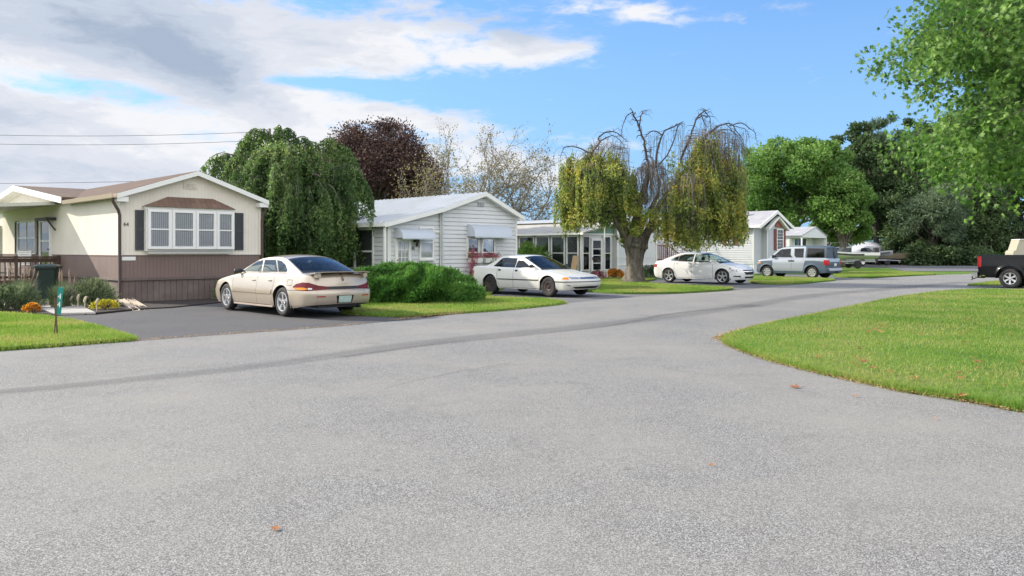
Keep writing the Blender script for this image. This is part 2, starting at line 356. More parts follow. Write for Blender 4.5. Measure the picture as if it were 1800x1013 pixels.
# ---- tyre marks and cracks: thin films on the road
def film(name, col, alpha_lo, alpha_hi, stretch=None, scale=3.0):
    m, nt, b = new_mat(name); c = coord(nt, 'UV') if stretch else wpos(nt)
    if stretch:
        mp = nt.nodes.new('ShaderNodeMapping'); mp.inputs['Scale'].default_value = stretch; nt.links.new(c, mp.inputs[0]); c = mp.outputs[0]
    n = noise(nt, scale, 5, .7, c); n2 = noise(nt, 40, 2, .6, wpos(nt))
    r = ramp(nt, mth(nt, 'ADD', mth(nt, 'MULTIPLY', n.outputs[0], .7), mth(nt, 'MULTIPLY', n2.outputs[0], .3)), [(alpha_lo, 0.0), (alpha_hi, .8)])
    b.inputs['Base Color'].default_value = (*col, 1); b.inputs['Roughness'].default_value = .9
    nt.links.new(r.outputs[0], b.inputs['Alpha']); return m, nt, b, r
def ribbon(name, line, widths, z, m, nw=6, wob=0.0, kind='structure'):
    L = [Vector(W(s, t, z)) for s, t in line]; V = []; F = []; UV = []; n = len(L); acc = 0
    for i in range(n):
        d = (L[min(i + 1, n - 1)] - L[max(i - 1, 0)]).normalized(); p = Vector((-d.y, d.x, 0))
        if i: acc += (L[i] - L[i - 1]).length
        wd = widths[0] + (widths[1] - widths[0]) * i / (n - 1); off = random.uniform(-wob, wob)
        for k in range(nw + 1):
            V.append(L[i] + p * (wd * (k / nw - .5) + off)); UV.append((acc, k / nw))
    for i in range(n - 1):
        for k in range(nw):
            a = i * (nw + 1) + k; F.append((a, a + 1, a + nw + 2, a + nw + 1))
    mb = MB(); mb.add(V, F); o = mb.build(name, m)
    uv = o.data.uv_layers.new(name='UVMap')
    for l in o.data.loops: uv.data[l.index].uv = UV[l.vertex_index]
    return tag(o, kind=kind)
fm, nt, b, r = film('tyre_rubber', (.12, .12, .12), .34, .85, stretch=(.25, 16, 1), scale=1.2)
# fade toward the two edges of the mark
uvn = nt.nodes.new('ShaderNodeSeparateXYZ'); nt.links.new(coord(nt, 'UV'), uvn.inputs[0])
e = mth(nt, 'MULTIPLY', mth(nt, 'MULTIPLY', uvn.outputs[1], mth(nt, 'SUBTRACT', 1.0, uvn.outputs[1])), 4.0)
nt.links.new(mth(nt, 'MULTIPLY', r.outputs[0], e, clamp=True), b.inputs['Alpha'])
l1 = smooth_line(px((-250, 706), (-60, 694), (100, 681), (250, 666), (400, 650), (560, 629), (700, 609), (850, 592), (1000, 577), (1150, 560), (1260, 545), (1320, 536)), 6)
ribbon('tyre_marks', l1, (.35, 1.1), .008, fm, 8)
l2 = smooth_line(px((600, 628), (760, 606), (900, 592), (1040, 577), (1110, 566), (1180, 552), (1290, 541)), 6)
ribbon('tyre_marks', l2, (.25, .2), .012, fm, 4)
l3 = smooth_line(px((1300, 541), (1420, 521), (1560, 508), (1700, 496)), 6); ribbon('tyre_marks', l3, (.9, 1.6), .008, fm, 8)
mk = mat('crack', (.05, .05, .052), .95)
for line in (px((1000, 607), (1100, 607), (1200, 606), (1282, 604)), px((675, 684), (720, 672), (760, 664), (800, 655), (900, 638)), px((820, 655), (880, 645), (930, 640))):
    ribbon('road_crack', jitter(smooth_line(line, 14), .014), (.004, .009), .006, mk, 1)
# ---- scatter helpers
def in_poly(P, poly):
    x, y = P[:, 0], P[:, 1]; ins = np.zeros(len(P), bool); n = len(poly)
    for i in range(n):
        x1, y1 = poly[i]; x2, y2 = poly[(i + 1) % n]
        c = ((y1 > y) != (y2 > y)); 
        with np.errstate(divide='ignore', invalid='ignore'): xi = (x2 - x1) * (y - y1) / (y2 - y1 + 1e-12) + x1
        ins ^= c & (x < xi)
    return ins
def unit(a): return a / np.maximum(np.linalg.norm(a, axis=1, keepdims=True), 1e-9)
def leaf_mesh(P, D, size, shape, N=None):
    """P points, D leaf axes, size per leaf, shape=(verts (k,3) along y, tris)"""
    n = len(P); D = unit(D)
    if N is None: N = RNG.normal(size=(n, 3))
    X = unit(np.cross(D, N)); Z = np.cross(X, D)
    sv, sf = shape; sv = np.array(sv, float); sf = np.array(sf)
    V = P[:, None, :] + size[:, None, None] * (sv[None, :, 0:1] * X[:, None, :] + sv[None, :, 1:2] * D[:, None, :] + sv[None, :, 2:3] * Z[:, None, :])
    F = sf[None] + (np.arange(n) * len(sv))[:, None, None]
    return V.reshape(-1, 3), F.reshape(-1, sf.shape[1])
DIAMOND = ([(0, 0, 0), (.32, .45, .06), (0, 1, -.05), (-.32, .45, .06)], [(0, 1, 2), (0, 2, 3)])
SLIM = ([(0, 0, 0), (.13, .4, .03), (0, 1, -.08), (-.13, .4, .03)], [(0, 1, 2), (0, 2, 3)])
def scatter(poly, n):
    a = np.array(poly); lo = a.min(0); hi = a.max(0); P = lo + RNG.random((n, 2)) * (hi - lo); return P[in_poly(P, poly)]
def grass(poly_st, name, n, h=(.022, .058), wscale=1.0, zb=.05, maxY=1e9):
    poly = [W(s, t)[:2] for s, t in poly_st]
    P = scatter(poly, n)
    Y = P[:, 1]; keep = (Y > 3) & (Y < maxY) & (np.abs(P[:, 0]) < Y * .72 + 5); P = P[keep]; Y = P[:, 1]
    # density falls with distance
    k = RNG.random(len(P)) < np.clip((9 / np.maximum(Y, 1)) ** 1.3, .02, 1); P = P[k]; Y = P[:, 1]
    m = len(P); H = RNG.uniform(h[0], h[1], m); Wd = .0035 * np.maximum(1, Y / 7) ** .9 * wscale
    lean = RNG.normal(size=(m, 2)) * .35; th = RNG.random(m) * PI
    sx = np.cos(th) * Wd; sy = np.sin(th) * Wd
    V = np.zeros((m, 3, 3)); V[:, 0, 0] = P[:, 0] - sx; V[:, 0, 1] = P[:, 1] - sy; V[:, 1, 0] = P[:, 0] + sx; V[:, 1, 1] = P[:, 1] + sy
    V[:, 0, 2] = V[:, 1, 2] = zb - .004; V[:, 2, 0] = P[:, 0] + lean[:, 0] * H; V[:, 2, 1] = P[:, 1] + lean[:, 1] * H; V[:, 2, 2] = zb + H
    F = np.arange(m * 3).reshape(-1, 3)
    return tag(np_mesh(name, V.reshape(-1, 3), F, M_BLADE), 'short mown green grass on the lawn', 'grass', kind='stuff')
tag(grass(ISLAND, 'grass', 900000), 'mown lawn grass of the rounded corner plot at the right')
tag(grass(L44, 'grass', 250000, wscale=.9), 'bright lawn grass around the teal number sign')
tag(grass(HEDGE_L, 'grass', 300000), 'lawn grass in front of the spreading green hedge')
tag(grass(TREE_L, 'grass', 400000), 'lawn grass under the pollarded weeping tree')
tag(grass(MAL_L, 'grass', 300000), 'lawn grass between the white sedan and the silver utility vehicle')
tag(grass(ELE_L, 'grass', 400000), 'lawn grass strip beyond the silver utility vehicle')
tag(grass(TRW, 'grass', 300000), 'lawn grass wedge behind the black truck wheels')
# ragged fringe and dry litter along the lawn edges
def fringe(line, n, name, m, w0, size, label, zb=.03, shape=DIAMOND):
    L = np.array([W(s, t)[:2] for s, t in line]); seg = RNG.integers(0, len(L) - 1, n); f = RNG.random((n, 1))
    P = L[seg] * (1 - f) + L[seg + 1] * f + RNG.normal(size=(n, 2)) * w0
    P3 = np.c_[P, np.full(n, zb) + RNG.random(n) * .012]; D = np.c_[RNG.normal(size=(n, 2)), RNG.normal(size=n) * .25]
    N = np.c_[RNG.normal(size=(n, 2)) * .3, np.ones(n)]
    V, F = leaf_mesh(P3, D, RNG.uniform(size[0], size[1], n), shape, N)
    return tag(np_mesh(name, V, F, m), label, 'leaf litter', kind='stuff')
M_LITTER = leafmat('dry_litter', [(.20, .11, .05), (.38, .25, .12), (.55, .42, .24)], trans=.1, vs=2, fs=40, rough=.8)
fringe(isl_w[0:36], 9000, 'leaf_litter', M_LITTER, .06, (.012, .035), 'dry tan litter along the lawn edge nearest the camera', .01)
fringe(isl_w[36:62], 9000, 'leaf_litter', M_LITTER, .10, (.02, .06), 'dry tan litter along the far curve of the corner lawn', .01)
fringe(far_edge[6:15], 1100, 'leaf_litter', M_LITTER, .05, (.01, .035), 'yellowish litter along the mouth of the dark driveway', .015)
fringe(far_edge[15:21], 900, 'leaf_litter', M_LITTER, .06, (.02, .05), 'brown litter along the lawn edge by the hedge', .03)
for pl, nn, lb in ((isl_w[0:62], 16000, 'ragged grass tufts along the edge of the corner lawn'), (L44[3:28], 5000, 'ragged grass tufts along the edge of the lawn with the number sign'), (HEDGE_L[0:26], 5000, 'ragged grass tufts along the lawn edge by the hedge')):
    L = np.array([W(s, t)[:2] for s, t in pl]); seg = RNG.integers(0, len(L) - 1, nn); f = RNG.random((nn, 1))
    P = L[seg] * (1 - f) + L[seg + 1] * f + RNG.normal(size=(nn, 2)) * .045
    D = np.c_[RNG.normal(size=(nn, 2)) * .6, np.ones(nn)]
    V, F = leaf_mesh(np.c_[P, np.zeros(nn)], D, RNG.uniform(.05, .11, nn), ([(-.05, 0, 0), (.05, 0, 0), (0, 1, 0)], [(0, 1, 2)]))
    tag(np_mesh('grass_edge', V, F, M_BLADE), lb, 'grass', kind='stuff')
# single fallen leaves
M_LEAFB = leafmat('fallen_leaf', [(.16, .06, .03), (.34, .14, .06), (.45, .25, .10)], trans=.1, vs=2, fs=6, rough=.7)
def star(n=5, curl=.25):
    v = [(0, .35, .0)]; 
    angs = [-2.6, -2.0, -1.45, -1.0, -.55, -.28, 0, .28, .55, 1.0, 1.45, 2.0, 2.6]; rr = [.3, .22, .5, .24, .55, .25, .68, .25, .55, .24, .5, .22, .3]
    for a, r_ in zip(angs, rr): v.append((r_ * math.sin(a), .35 + r_ * math.cos(a), curl * r_ * (1 if r_ > .3 else .2)))
    f = [(0, i, i + 1) for i in range(1, len(angs))]; f.append((0, len(angs), 1)); return v, f
def leaf_obj(x, y, z, size, curl, label, group=None, rz=None):
    v, f = star(curl=curl); mb = MB(); mb.add([(a * size, b_ * size, c * size + .004) for a, b_, c in v], f)
    mb.tube([(0, 0, .006), (0.01 * size, -.3 * size, .01)], [.0025, .0015], 4)
    o = mb.build('fallen_leaf', M_LEAFB); o.location = (x, y, z); o.rotation_euler = (random.uniform(-.15, .15), random.uniform(-.15, .15), random.uniform(0, 6.28) if rz is None else rz)
    return tag(o, label, 'leaf', group)
for u, v, s, c, lb in ((487, 929, .075, .12, 'curled brown leaf lying alone on the near grey road'), (1408, 683, .14, .3, 'large curled tan leaf on the road beside the corner lawn'),
                    (1246, 820, .05, .4, 'tiny reddish leaf on the road below the corner lawn'), (1500, 699, .07, .3, 'small dark leaf on the road near the lawn edge'),
                    (1675, 705, .14, .5, 'orange leaf on the lawn edge at the road'), (1640, 738, .05, .3, 'small reddish leaf on the road below the lawn edge'), (1748, 717, .09, .3, 'pale pink crumpled leaf at the rightmost lawn edge')):
    X, Y = GW(u, v); leaf_obj(X, Y, .012 if 'lawn edge at' not in lb else .06, s, c, lb)
for k in range(46):
    u = random.uniform(1430, 1795); v = random.uniform(560, 700)
    X, Y = GW(u, v)
    if not in_poly(np.array([ST(X, Y)]), ISLAND)[0]: continue
    leaf_obj(X, Y, .085, random.uniform(.06, .13), random.uniform(.2, .6), 'small brown leaf fallen on the green corner lawn', 'brown leaves fallen on the corner lawn')
# ================================================================ houses
def home_empty(name, s, t): return empty(name, W(s, t, 0), R(45))
def clip(poly, a, b, c):
    """keep a*u+b*z<=c"""
    out = []
    for i in range(len(poly)):
        p, q = poly[i], poly[(i + 1) % len(poly)]; dp = a * p[0] + b * p[1] - c; dq = a * q[0] + b * q[1] - c
        if dp <= 0: out.append(p)
        if (dp < 0 < dq) or (dq < 0 < dp):
            k = dp / (dp - dq); out.append((p[0] + (q[0] - p[0]) * k, p[1] + (q[1] - p[1]) * k))
    return out
def wall(mb, poly, plane, pos, out, style='lap', pitch=.2, m=0, depth=.032):
    """plane 't': poly in (x,z) at y=pos; plane 's': poly in (y,z) at x=pos. out = +-1 outward direction"""
    def P(u, z, d): return (u, pos + out * d, z) if plane == 't' else (pos + out * d, u, z)
    us = [p[0] for p in poly]; zs = [p[1] for p in poly]
    if style == 'flat': mb.poly([P(u, z, 0) for u, z in poly], m); return
    if style == 'lap':
        z = min(zs)
        while z < max(zs) - 1e-4:
            c = clip(clip(poly, 0, 1, z + pitch), 0, -1, -z)
            if len(c) >= 3:
                g_ = pitch * .13; cu_ = clip(c, 0, -1, -(z + g_)); cl_ = clip(c, 0, 1, z + g_)
                if len(cu_) >= 3: mb.poly([P(u, zz, depth * (.35 + .65 * (z + pitch - zz) / pitch)) for u, zz in cu_], m)
                if len(cl_) >= 3: mb.poly([P(u, zz, -.004) for u, zz in cl_], m)
                z0_, z = z, z + g_; c = cu_
                lo = [p for p in c if abs(p[1] - z) < 1e-5]
                if len(lo) >= 2:
                    a, b_ = min(p[0] for p in lo), max(p[0] for p in lo)
                    mb.poly([P(a, z, -.004), P(b_, z, -.004), P(b_, z, depth), P(a, z, depth)], m)
                z = z0_
            z += pitch
    else:   # vertical boards / ribs
        u = min(us); g = pitch * .12; mb.poly([P(a, b_, 0) for a, b_ in poly], m)
        while u < max(us) - 1e-4:
            u0 = u + g; u1 = min(u + pitch, max(us)); c = clip(clip(poly, 1, 0, u1), -1, 0, -u0)
            if len(c) >= 3:
                mb.poly([P(a, b_, depth) for a, b_ in c], m); n = len(c)
                for i in range(n):
                    p, q = c[i], c[(i + 1) % n]
                    if abs(p[0] - q[0]) < 1e-5: mb.poly([P(*p, 0), P(*q, 0), P(*q, depth), P(*p, depth)], m)
            u += pitch
def tb(mb, plane, pos, out, u0, u1, z0, z1, d0, d1, m=0, b=0):
    a, b_ = sorted((pos + out * d0, pos + out * d1))
    if plane == 't': mb.box(u0, u1, a, b_, z0, z1, m, b)
    else: mb.box(a, b_, u0, u1, z0, z1, m, b)
M_WHITE = mat('white_trim', (.80, .79, .75), .45, var=.06)
M_CREAM = mat('cream_siding', (.76, .70, .605), .6, var=.05, vs=1.2, dirt=(.66, .60, .51), ds=.8)
M_BROWN = mat('brown_siding', (.205, .142, .122), .65, var=.1, vs=1.5, dirt=(.15, .11, .10), ds=.9)
M_SKIRT = mat('brown_skirting', (.145, .108, .096), .7, var=.2, vs=2, dirt=(.20, .17, .14), ds=1.6)
M_VINYL = mat('white_vinyl_siding', (.64, .645, .65), .5, var=.05, vs=.9, dirt=(.54, .54, .53), ds=.7)
M_GREYV = mat('pale_grey_siding', (.50, .515, .53), .5, var=.06, vs=.9, dirt=(.42, .43, .44), ds=.9)
M_METAL = mat('white_metal_roof', (.60, .615, .63), .35, metal=.25, var=.08, vs=1.2, dirt=(.50, .50, .48), ds=.8)
M_DARKW = mat('dark_window_inside', (.035, .04, .042), .6, var=.3, vs=2)
M_CURT = None
M_SHUT = mat('dark_shutter', (.055, .06, .065), .5, var=.15)
M_RED = mat('maroon_shutter', (.20, .045, .045), .5, var=.15)
M_DOWN = mat('brown_metal', (.075, .048, .04), .4, var=.15)
M_WIN = glass('window_glass', (.97, .98, 1.0), trans=.97, ior=1.45)
M_DECK = mat('stained_deck_wood', (.085, .05, .035), .75, var=.35, vs=5, bs=30, bst=.3)
M_REDDECK = mat('red_stained_wood', (.15, .045, .035), .75, var=.3, vs=5)
def shingles(name, a, b_, c, sc=(1, 1)):
    m, nt, b = new_mat(name); v = coord(nt)
    br = nt.nodes.new('ShaderNodeTexBrick'); br.inputs['Scale'].default_value = 1; br.inputs['Brick Width'].default_value = .32; br.inputs['Row Height'].default_value = .16
    br.inputs['Mortar Size'].default_value = .008; br.inputs['Color1'].default_value = (*a, 1); br.inputs['Color2'].default_value = (*b_, 1); br.inputs['Mortar'].default_value = (*c, 1)
    mp = nt.nodes.new('ShaderNodeMapping'); mp.inputs['Rotation'].default_value = (0, 0, R(90)); nt.links.new(v, mp.inputs[0]); nt.links.new(mp.outputs[0], br.inputs['Vector'])
    n = noise(nt, 1.1, 4, .6, v); n2 = noise(nt, 60, 2, .6, v)
    cc = mix(nt, ramp(nt, n.outputs[0], [(.4, 0.0), (.75, .5)]).outputs[0], br.outputs[0], tuple(k * 1.5 for k in b_))
    cc = mix(nt, ramp(nt, n2.outputs[0], [(.35, 0.0), (.7, .4)]).outputs[0], cc, c)
    nt.links.new(cc, b.inputs['Base Color']); b.inputs['Roughness'].default_value = .95; bump(nt, b, br.outputs['Fac'], -.5, .01); return m
M_SHBR = shingles('brown_shingles', (.088, .052, .034), (.125, .076, .05), (.05, .03, .02))
M_SHGR = shingles('grey_shingles', (.30, .30, .32), (.36, .36, .37), (.19, .19, .2))
def lace():
    m, nt, b = new_mat('lace_curtain'); v = coord(nt); w_ = nt.nodes.new('ShaderNodeTexWave'); w_.inputs['Scale'].default_value = 5.5
    w_.inputs['Distortion'].default_value = 1.2; w_.bands_direction = 'X'; nt.links.new(v, w_.inputs[0])
    c = mix(nt, w_.outputs[0], (.38, .39, .40), (.74, .74, .74)); n = noise(nt, 28, 2, .6, v)
    c = mix(nt, ramp(nt, n.outputs[0], [(.5, 0.0), (.7, .35)]).outputs[0], c, (.28, .30, .32)); nt.links.new(c, b.inputs['Base Color']); b.inputs['Roughness'].default_value = .9; return m
M_CURT = lace()
def window(parent, plane, pos, out, u0, u1, z0, z1, fr=.06, rows=(.5,), cols=(), back=None, name='window', depth=.10, curtain=None, mat_f=None, sill=False, grid=None, label=None):
    """proud frame box, recessed glass, dark inside or curtain behind the glass"""
    mf = mat_f or M_WHITE; mb = MB()
    for a, b_, c, d in ((u0, u0 + fr, z0, z1), (u1 - fr, u1, z0, z1), (u0 + fr, u1 - fr, z0, z0 + fr), (u0 + fr, u1 - fr, z1 - fr, z1)):
        tb(mb, plane, pos, out, a, b_, c, d, -.02, depth, b=.004)
    for k in rows:
        zc = z0 + (z1 - z0) * k; tb(mb, plane, pos, out, u0 + fr, u1 - fr, zc - .02, zc + .02, .04, depth - .012)
    for k in cols:
        uc = u0 + (u1 - u0) * k; tb(mb, plane, pos, out, uc - .02, uc + .02, z0 + fr, z1 - fr, .042, depth - .014)
    if grid:
        for i in range(1, grid[0]):
            uc = u0 + fr + (u1 - u0 - 2 * fr) * i / grid[0]; tb(mb, plane, pos, out, uc - .009, uc + .009, z0 + fr, z1 - fr, .05, depth - .022)
        for i in range(1, grid[1]):
            zc = z0 + fr + (z1 - z0 - 2 * fr) * i / grid[1]; tb(mb, plane, pos, out, u0 + fr, u1 - fr, zc - .009, zc + .009, .052, depth - .024)
    if sill: tb(mb, plane, pos, out, u0 - .04, u1 + .04, z0 - .05, z0 - .002, .002, depth + .05)
    o = mb.build(name, mf, parent, label=label)
    g = MB(); tb(g, plane, pos, out, u0 + fr, u1 - fr, z0 + fr, z1 - fr, .060, .064); g.build('pane', M_WIN, o)
    bk = MB(); dd = .052
    def P(u, z, d): return (u, pos + out * d, z) if plane == 't' else (pos + out * d, u, z)
    bk.poly([P(u0 + fr, z0 + fr, dd), P(u1 - fr, z0 + fr, dd), P(u1 - fr, z1 - fr, dd), P(u0 + fr, z1 - fr, dd)])
    bk.build('curtain' if curtain else 'backing', curtain or M_DARKW, o)
    return o
def shutter(parent, plane, pos, out, u0, u1, z0, z1, m, lou=True):
    mb = MB(); f = .05
    for a, b_, c, d in ((u0, u0 + f, z0, z1), (u1 - f, u1, z0, z1), (u0 + f, u1 - f, z0, z0 + f), (u0 + f, u1 - f, z1 - f, z1), (u0 + f, u1 - f, (z0 + z1) / 2 - f / 2, (z0 + z1) / 2 + f / 2)):
        tb(mb, plane, pos, out, a, b_, c, d, .0, .045)
    tb(mb, plane, pos, out, u0 + f, u1 - f, z0 + f, z1 - f, .0, .022)
    if lou:
        z = z0 + f + .03
        while z < z1 - f - .03:
            if abs(z - (z0 + z1) / 2) > .05: tb(mb, plane, pos, out, u0 + f, u1 - f, z, z + .022, .021, .036)
            z += .05
    return mb.build('shutter', m, parent)
def slab(mb, p00, p10, p11, p01, th, m=0):
    """roof slope: four corners of the underside, thickness up"""
    v = [p00, p10, p11, p01]; v += [(p[0], p[1], p[2] + th) for p in v]
    mb.add(v, [(3, 2, 1, 0), (4, 5, 6, 7), (0, 1, 5, 4), (1, 2, 6, 5), (2, 3, 7, 6), (3, 0, 4, 7)], m)
def rake(mb, a, b_, y0, y1, drop, m=0):
    """sloping fascia board between (x,z) a and b_, from y0 to y1, hanging drop below"""
    mb.prism([(a[0], a[1]), (b_[0], b_[1]), (b_[0], b_[1] - drop), (a[0], a[1] - drop)], ((0, y0, 0), (1, 0, 0), (0, 0, 1)), (0, y1 - y0, 0), m)
def text(body, size, loc, rot, m, parent, name='house_number', ext=.004):
    cu = bpy.data.curves.new(name, 'FONT'); cu.body = body; cu.size = size; cu.extrude = ext; cu.align_x = 'CENTER'; cu.align_y = 'CENTER'
    tmp = bpy.data.objects.new('tmp', cu); COL.objects.link(tmp); dg = bpy.context.evaluated_depsgraph_get()
    me = bpy.data.meshes.new_from_object(tmp.evaluated_get(dg)); bpy.data.objects.remove(tmp)
    me.materials.clear(); me.materials.append(m); o = bpy.data.objects.new(name, me); COL.objects.link(o)
    o.location = loc; o.rotation_euler = rot
    if parent: o.parent = parent
    return o
def vent(parent, plane, pos, out, u0, u1, z0, z1, n=3, m=None):
    mb = MB(); g = .02; wd = (u1 - u0 - g * (n - 1)) / n
    for i in range(n):
        a = u0 + i * (wd + g)
        for k in range(5):
            z = z0 + (z1 - z0) * k / 5; tb(mb, plane, pos, out, a, a + wd, z, z + (z1 - z0) / 5 * .6, .0, .03)
    return mb.build('vent', m or M_WHITE, parent)

# ---------------------------------------------------------------- home one: cream over brown, bay window
S0, T0 = 8.2, 24.0; H = home_empty('mobile_home', S0, T0)
tag(H, 'cream and brown mobile home with bay window and brown shingle roof', 'house')
WD = 4.25; LEN = 20.0; ZE = 3.12; ZA = 3.85; ZB = 1.5 - 8 * 22.8 / 1400; ZK = .72
def x44(u): return onT(u, 441, T0)[0] - S0
def z44(u, v): return onT(u, v, T0)[1]
mb = MB()
wall(mb, [(0, ZB), (WD, ZB), (WD, ZE), (WD / 2, ZA), (0, ZE)], 't', 0, -1, 'rib', .11, 0, .006)
wall(mb, [(0, ZB), (LEN, ZB), (LEN, ZE), (0, ZE)], 's', 0, -1, 'rib', .105, 0, .008)
wall(mb, [(0, ZB), (LEN, ZB), (LEN, ZE), (0, ZE)], 's', WD, 1, 'rib', .21, 0, .006)
wall(mb, [(0, ZB), (WD, ZB), (WD, ZE), (WD / 2, ZA), (0, ZE)], 't', LEN, 1, 'flat')
mb.build('wall', M_CREAM, H)
mb = MB()
for pl, ps, ou, L_ in (('t', 0, -1, WD), ('s', 0, -1, LEN), ('s', WD, 1, LEN), ('t', LEN, 1, WD)):
    wall(mb, [(0, ZK), (L_, ZK), (L_, ZB - .02), (0, ZB - .02)], pl, ps, ou, 'rib', .11, 0, .006)
    tb(mb, pl, ps, ou, -.01, L_ + .01, ZB - .02, ZB + .005, -.01, .02)
mb.build('lower_wall', M_BROWN, H)
mb = MB()
for pl, ps, ou, L_ in (('t', .04, -1, WD), ('s', .04, -1, LEN), ('s', WD - .04, 1, LEN), ('t', LEN - .04, 1, WD)):
    wall(mb, [(0.04, 0), (L_ - .04, 0), (L_ - .04, ZK - .07), (0.04, ZK - .07)], pl, ps, ou, 'rib', .17, 0, .015)
    tb(mb, pl, ps, ou, .0, L_, ZK - .08, ZK, .0, .065)
mb.build('skirting', M_SKIRT, H)
# roof
mb = MB(); ov = .18; fo = .24; sl = (ZA - ZE) / (WD / 2)
zl = ZE - sl * ov
slab(mb, (-ov, -fo, zl), (-ov, LEN + .1, zl), (WD / 2, LEN + .1, ZA), (WD / 2, -fo, ZA), .07)
slab(mb, (WD / 2, -fo, ZA), (WD / 2, LEN + .1, ZA), (WD + ov, LEN + .1, zl), (WD + ov, -fo, zl), .07)
rf = mb.build('roof', M_SHBR, H); fix_normals(rf)
mb = MB(); rake(mb, (-ov - .01, zl + .06), (WD / 2, ZA + .062), -fo - .025, -fo - .002, .14); rake(mb, (WD / 2, ZA + .062), (WD + ov + .01, zl + .06), -fo - .024, -fo - .001, .14)
# boxed eave returns
mb.box(-ov, .12, -fo, -.01, zl - .16, zl - .02); mb.box(WD - .12, WD + ov, -fo, -.01, zl - .16, zl - .02)
mb.add([(.1, -fo, zl + .09), (WD / 2, -fo, ZA - .015), (WD / 2, -.01, ZA - .015), (.1, -.01, zl + .09)], [(0, 1, 2, 3)])
mb.add([(WD - .1, -fo, zl + .09), (WD / 2, -fo, ZA - .015), (WD / 2, -.01, ZA - .015), (WD - .1, -.01, zl + .09)], [(0, 1, 2, 3)])
mb.build('fascia', M_WHITE, H)
# cross gable (flush with the side wall)
g0, g1 = 4.9, 15.6; gm = (g0 + g1) / 2; ZG = ZA + .02; slg = (ZG - 3.22) / (gm - g0)
mb = MB(); wall(mb, [(g0, 3.02), (g1, 3.02), (g1, 3.22), (gm, ZG), (g0, 3.22)], 's', -.02, -1, 'rib', .30, 0, .008); mb.build('gable_wall', M_CREAM, H)
mb = MB(); o_ = .30
slab(mb, (-.02 - o_, g0 - .5, 3.22 - slg * .5), (-.02 - o_, gm, ZG), (WD / 2, gm, ZG), (WD / 2, g0 - .5, 3.22 - slg * .5), .075)
slab(mb, (-.02 - o_, gm, ZG), (-.02 - o_, g1 + .5, 3.22 - slg * .5), (WD / 2, g1 + .5, 3.22 - slg * .5), (WD / 2, gm, ZG), .075)
r2 = mb.build('gable_roof', M_SHBR, H); fix_normals(r2)
mb = MB()
for (a, za), (b_, zb_) in (((g0 - .5, 3.22 - slg * .5 + .07), (gm, ZG + .07)), ((gm, ZG + .07), (g1 + .5, 3.22 - slg * .5 + .07))):
    mb.prism([(a, za), (b_, zb_), (b_, zb_ - .2), (a, za - .2)], ((-.02 - o_ - .025, 0, 0), (0, 1, 0), (0, 0, 1)), (.024, 0, 0))
    mb.prism([(a, za - .05), (b_, zb_ - .05), (b_, zb_ - .26), (a, za - .26)], ((-.055, 0, 0), (0, 1, 0), (0, 0, 1)), (.03, 0, 0))
    mb.add([(-.32, a, za - .2), (-.32, b_, zb_ - .2), (-.03, b_, zb_ - .2), (-.03, a, za - .2)], [(0, 1, 2, 3)])
mb.build('gable_fascia', M_WHITE, H)
# gutter + downspouts
mb = MB(); mb.prism([(0, 0), (-.13, 0), (-.15, .12), (-.13, .12), (-.11, .02), (-.02, .02), (-.02, .12), (0, .12)], ((-ov - .005, -fo, zl - .06), (1, 0, 0), (0, 0, 1)), (0, fo + g0 - .55, 0))
mb.build('gutter', mat('tan_gutter', (.42, .34, .25), .4), H)
mb = MB(); mb.tube([(-ov - .08, -.12, zl - .06), (-ov - .08, -.12, zl - .16), (-.09, -.06, zl - .42), (-.06, -.05, zl - .55), (-.06, -.05, .12), (-.1, -.25, .04)], .045, 8); mb.build('downspout', M_DOWN, H, smooth='auto')
mb = MB(); mb.tube([(WD + ov + .0, -.12, zl - .0), (WD + ov, -.12, zl - .16), (WD + .08, -.06, zl - .42), (WD + .06, -.05, zl - .55), (WD + .06, -.05, .12)], .045, 8); mb.build('downspout', M_DOWN, H, smooth='auto')
mb = MB(); tb(mb, 't', 0, -1, -.03, .05, ZB, ZE - .1, .0, .03); tb(mb, 't', 0, -1, WD - .05, WD + .03, ZB, ZE - .1, .0, .03); tb(mb, 't', 0, -1, 0.06, WD - .06, ZB + .006, ZB + .05, .0, .025)
mb.build('corner_trim', M_CREAM, H)
# bay window: four double hung windows in a shallow box under a shingled hood
D = .20
def xb(u): return onT(u, 441, T0 - D)[0] - S0
bx0, bx1 = xb(257), xb(411); bz0, bz1 = z44(257, 442), z44(257, 367)
mb = MB(); mb.box(bx0, bx1, -D, -.001, bz0 + .001, bz0 + .06); mb.box(bx0 - .02, bx1 + .02, -D - .03, -.001, bz1 - .02, bz1 + .06)
mb.box(bx0 + .08, bx1 - .08, -D + .05, -.001, bz0 - .07, bz0 + .0)
mb.box(bx0, bx0 + .04, -D, -.001, bz0 + .06, bz1 - .02); mb.box(bx1 - .04, bx1, -D, -.001, bz0 + .06, bz1 - .02)
bay = mb.build('bay_window', M_WHITE, H); n4 = 4
edges = [xb(k) for k in (258, 300.5, 342.5, 379, 410)]
for k in range(4):
    a, b_ = edges[k], edges[k + 1]
    wn = window(H, 't', -D, -1, a + .005, b_ - .005, bz0 + .06, bz1 - .02, fr=.085, rows=(.5,), curtain=M_CURT, depth=.10)
    wn.parent = bay; 
    for ch in list(wn.children):
        ch.parent = bay
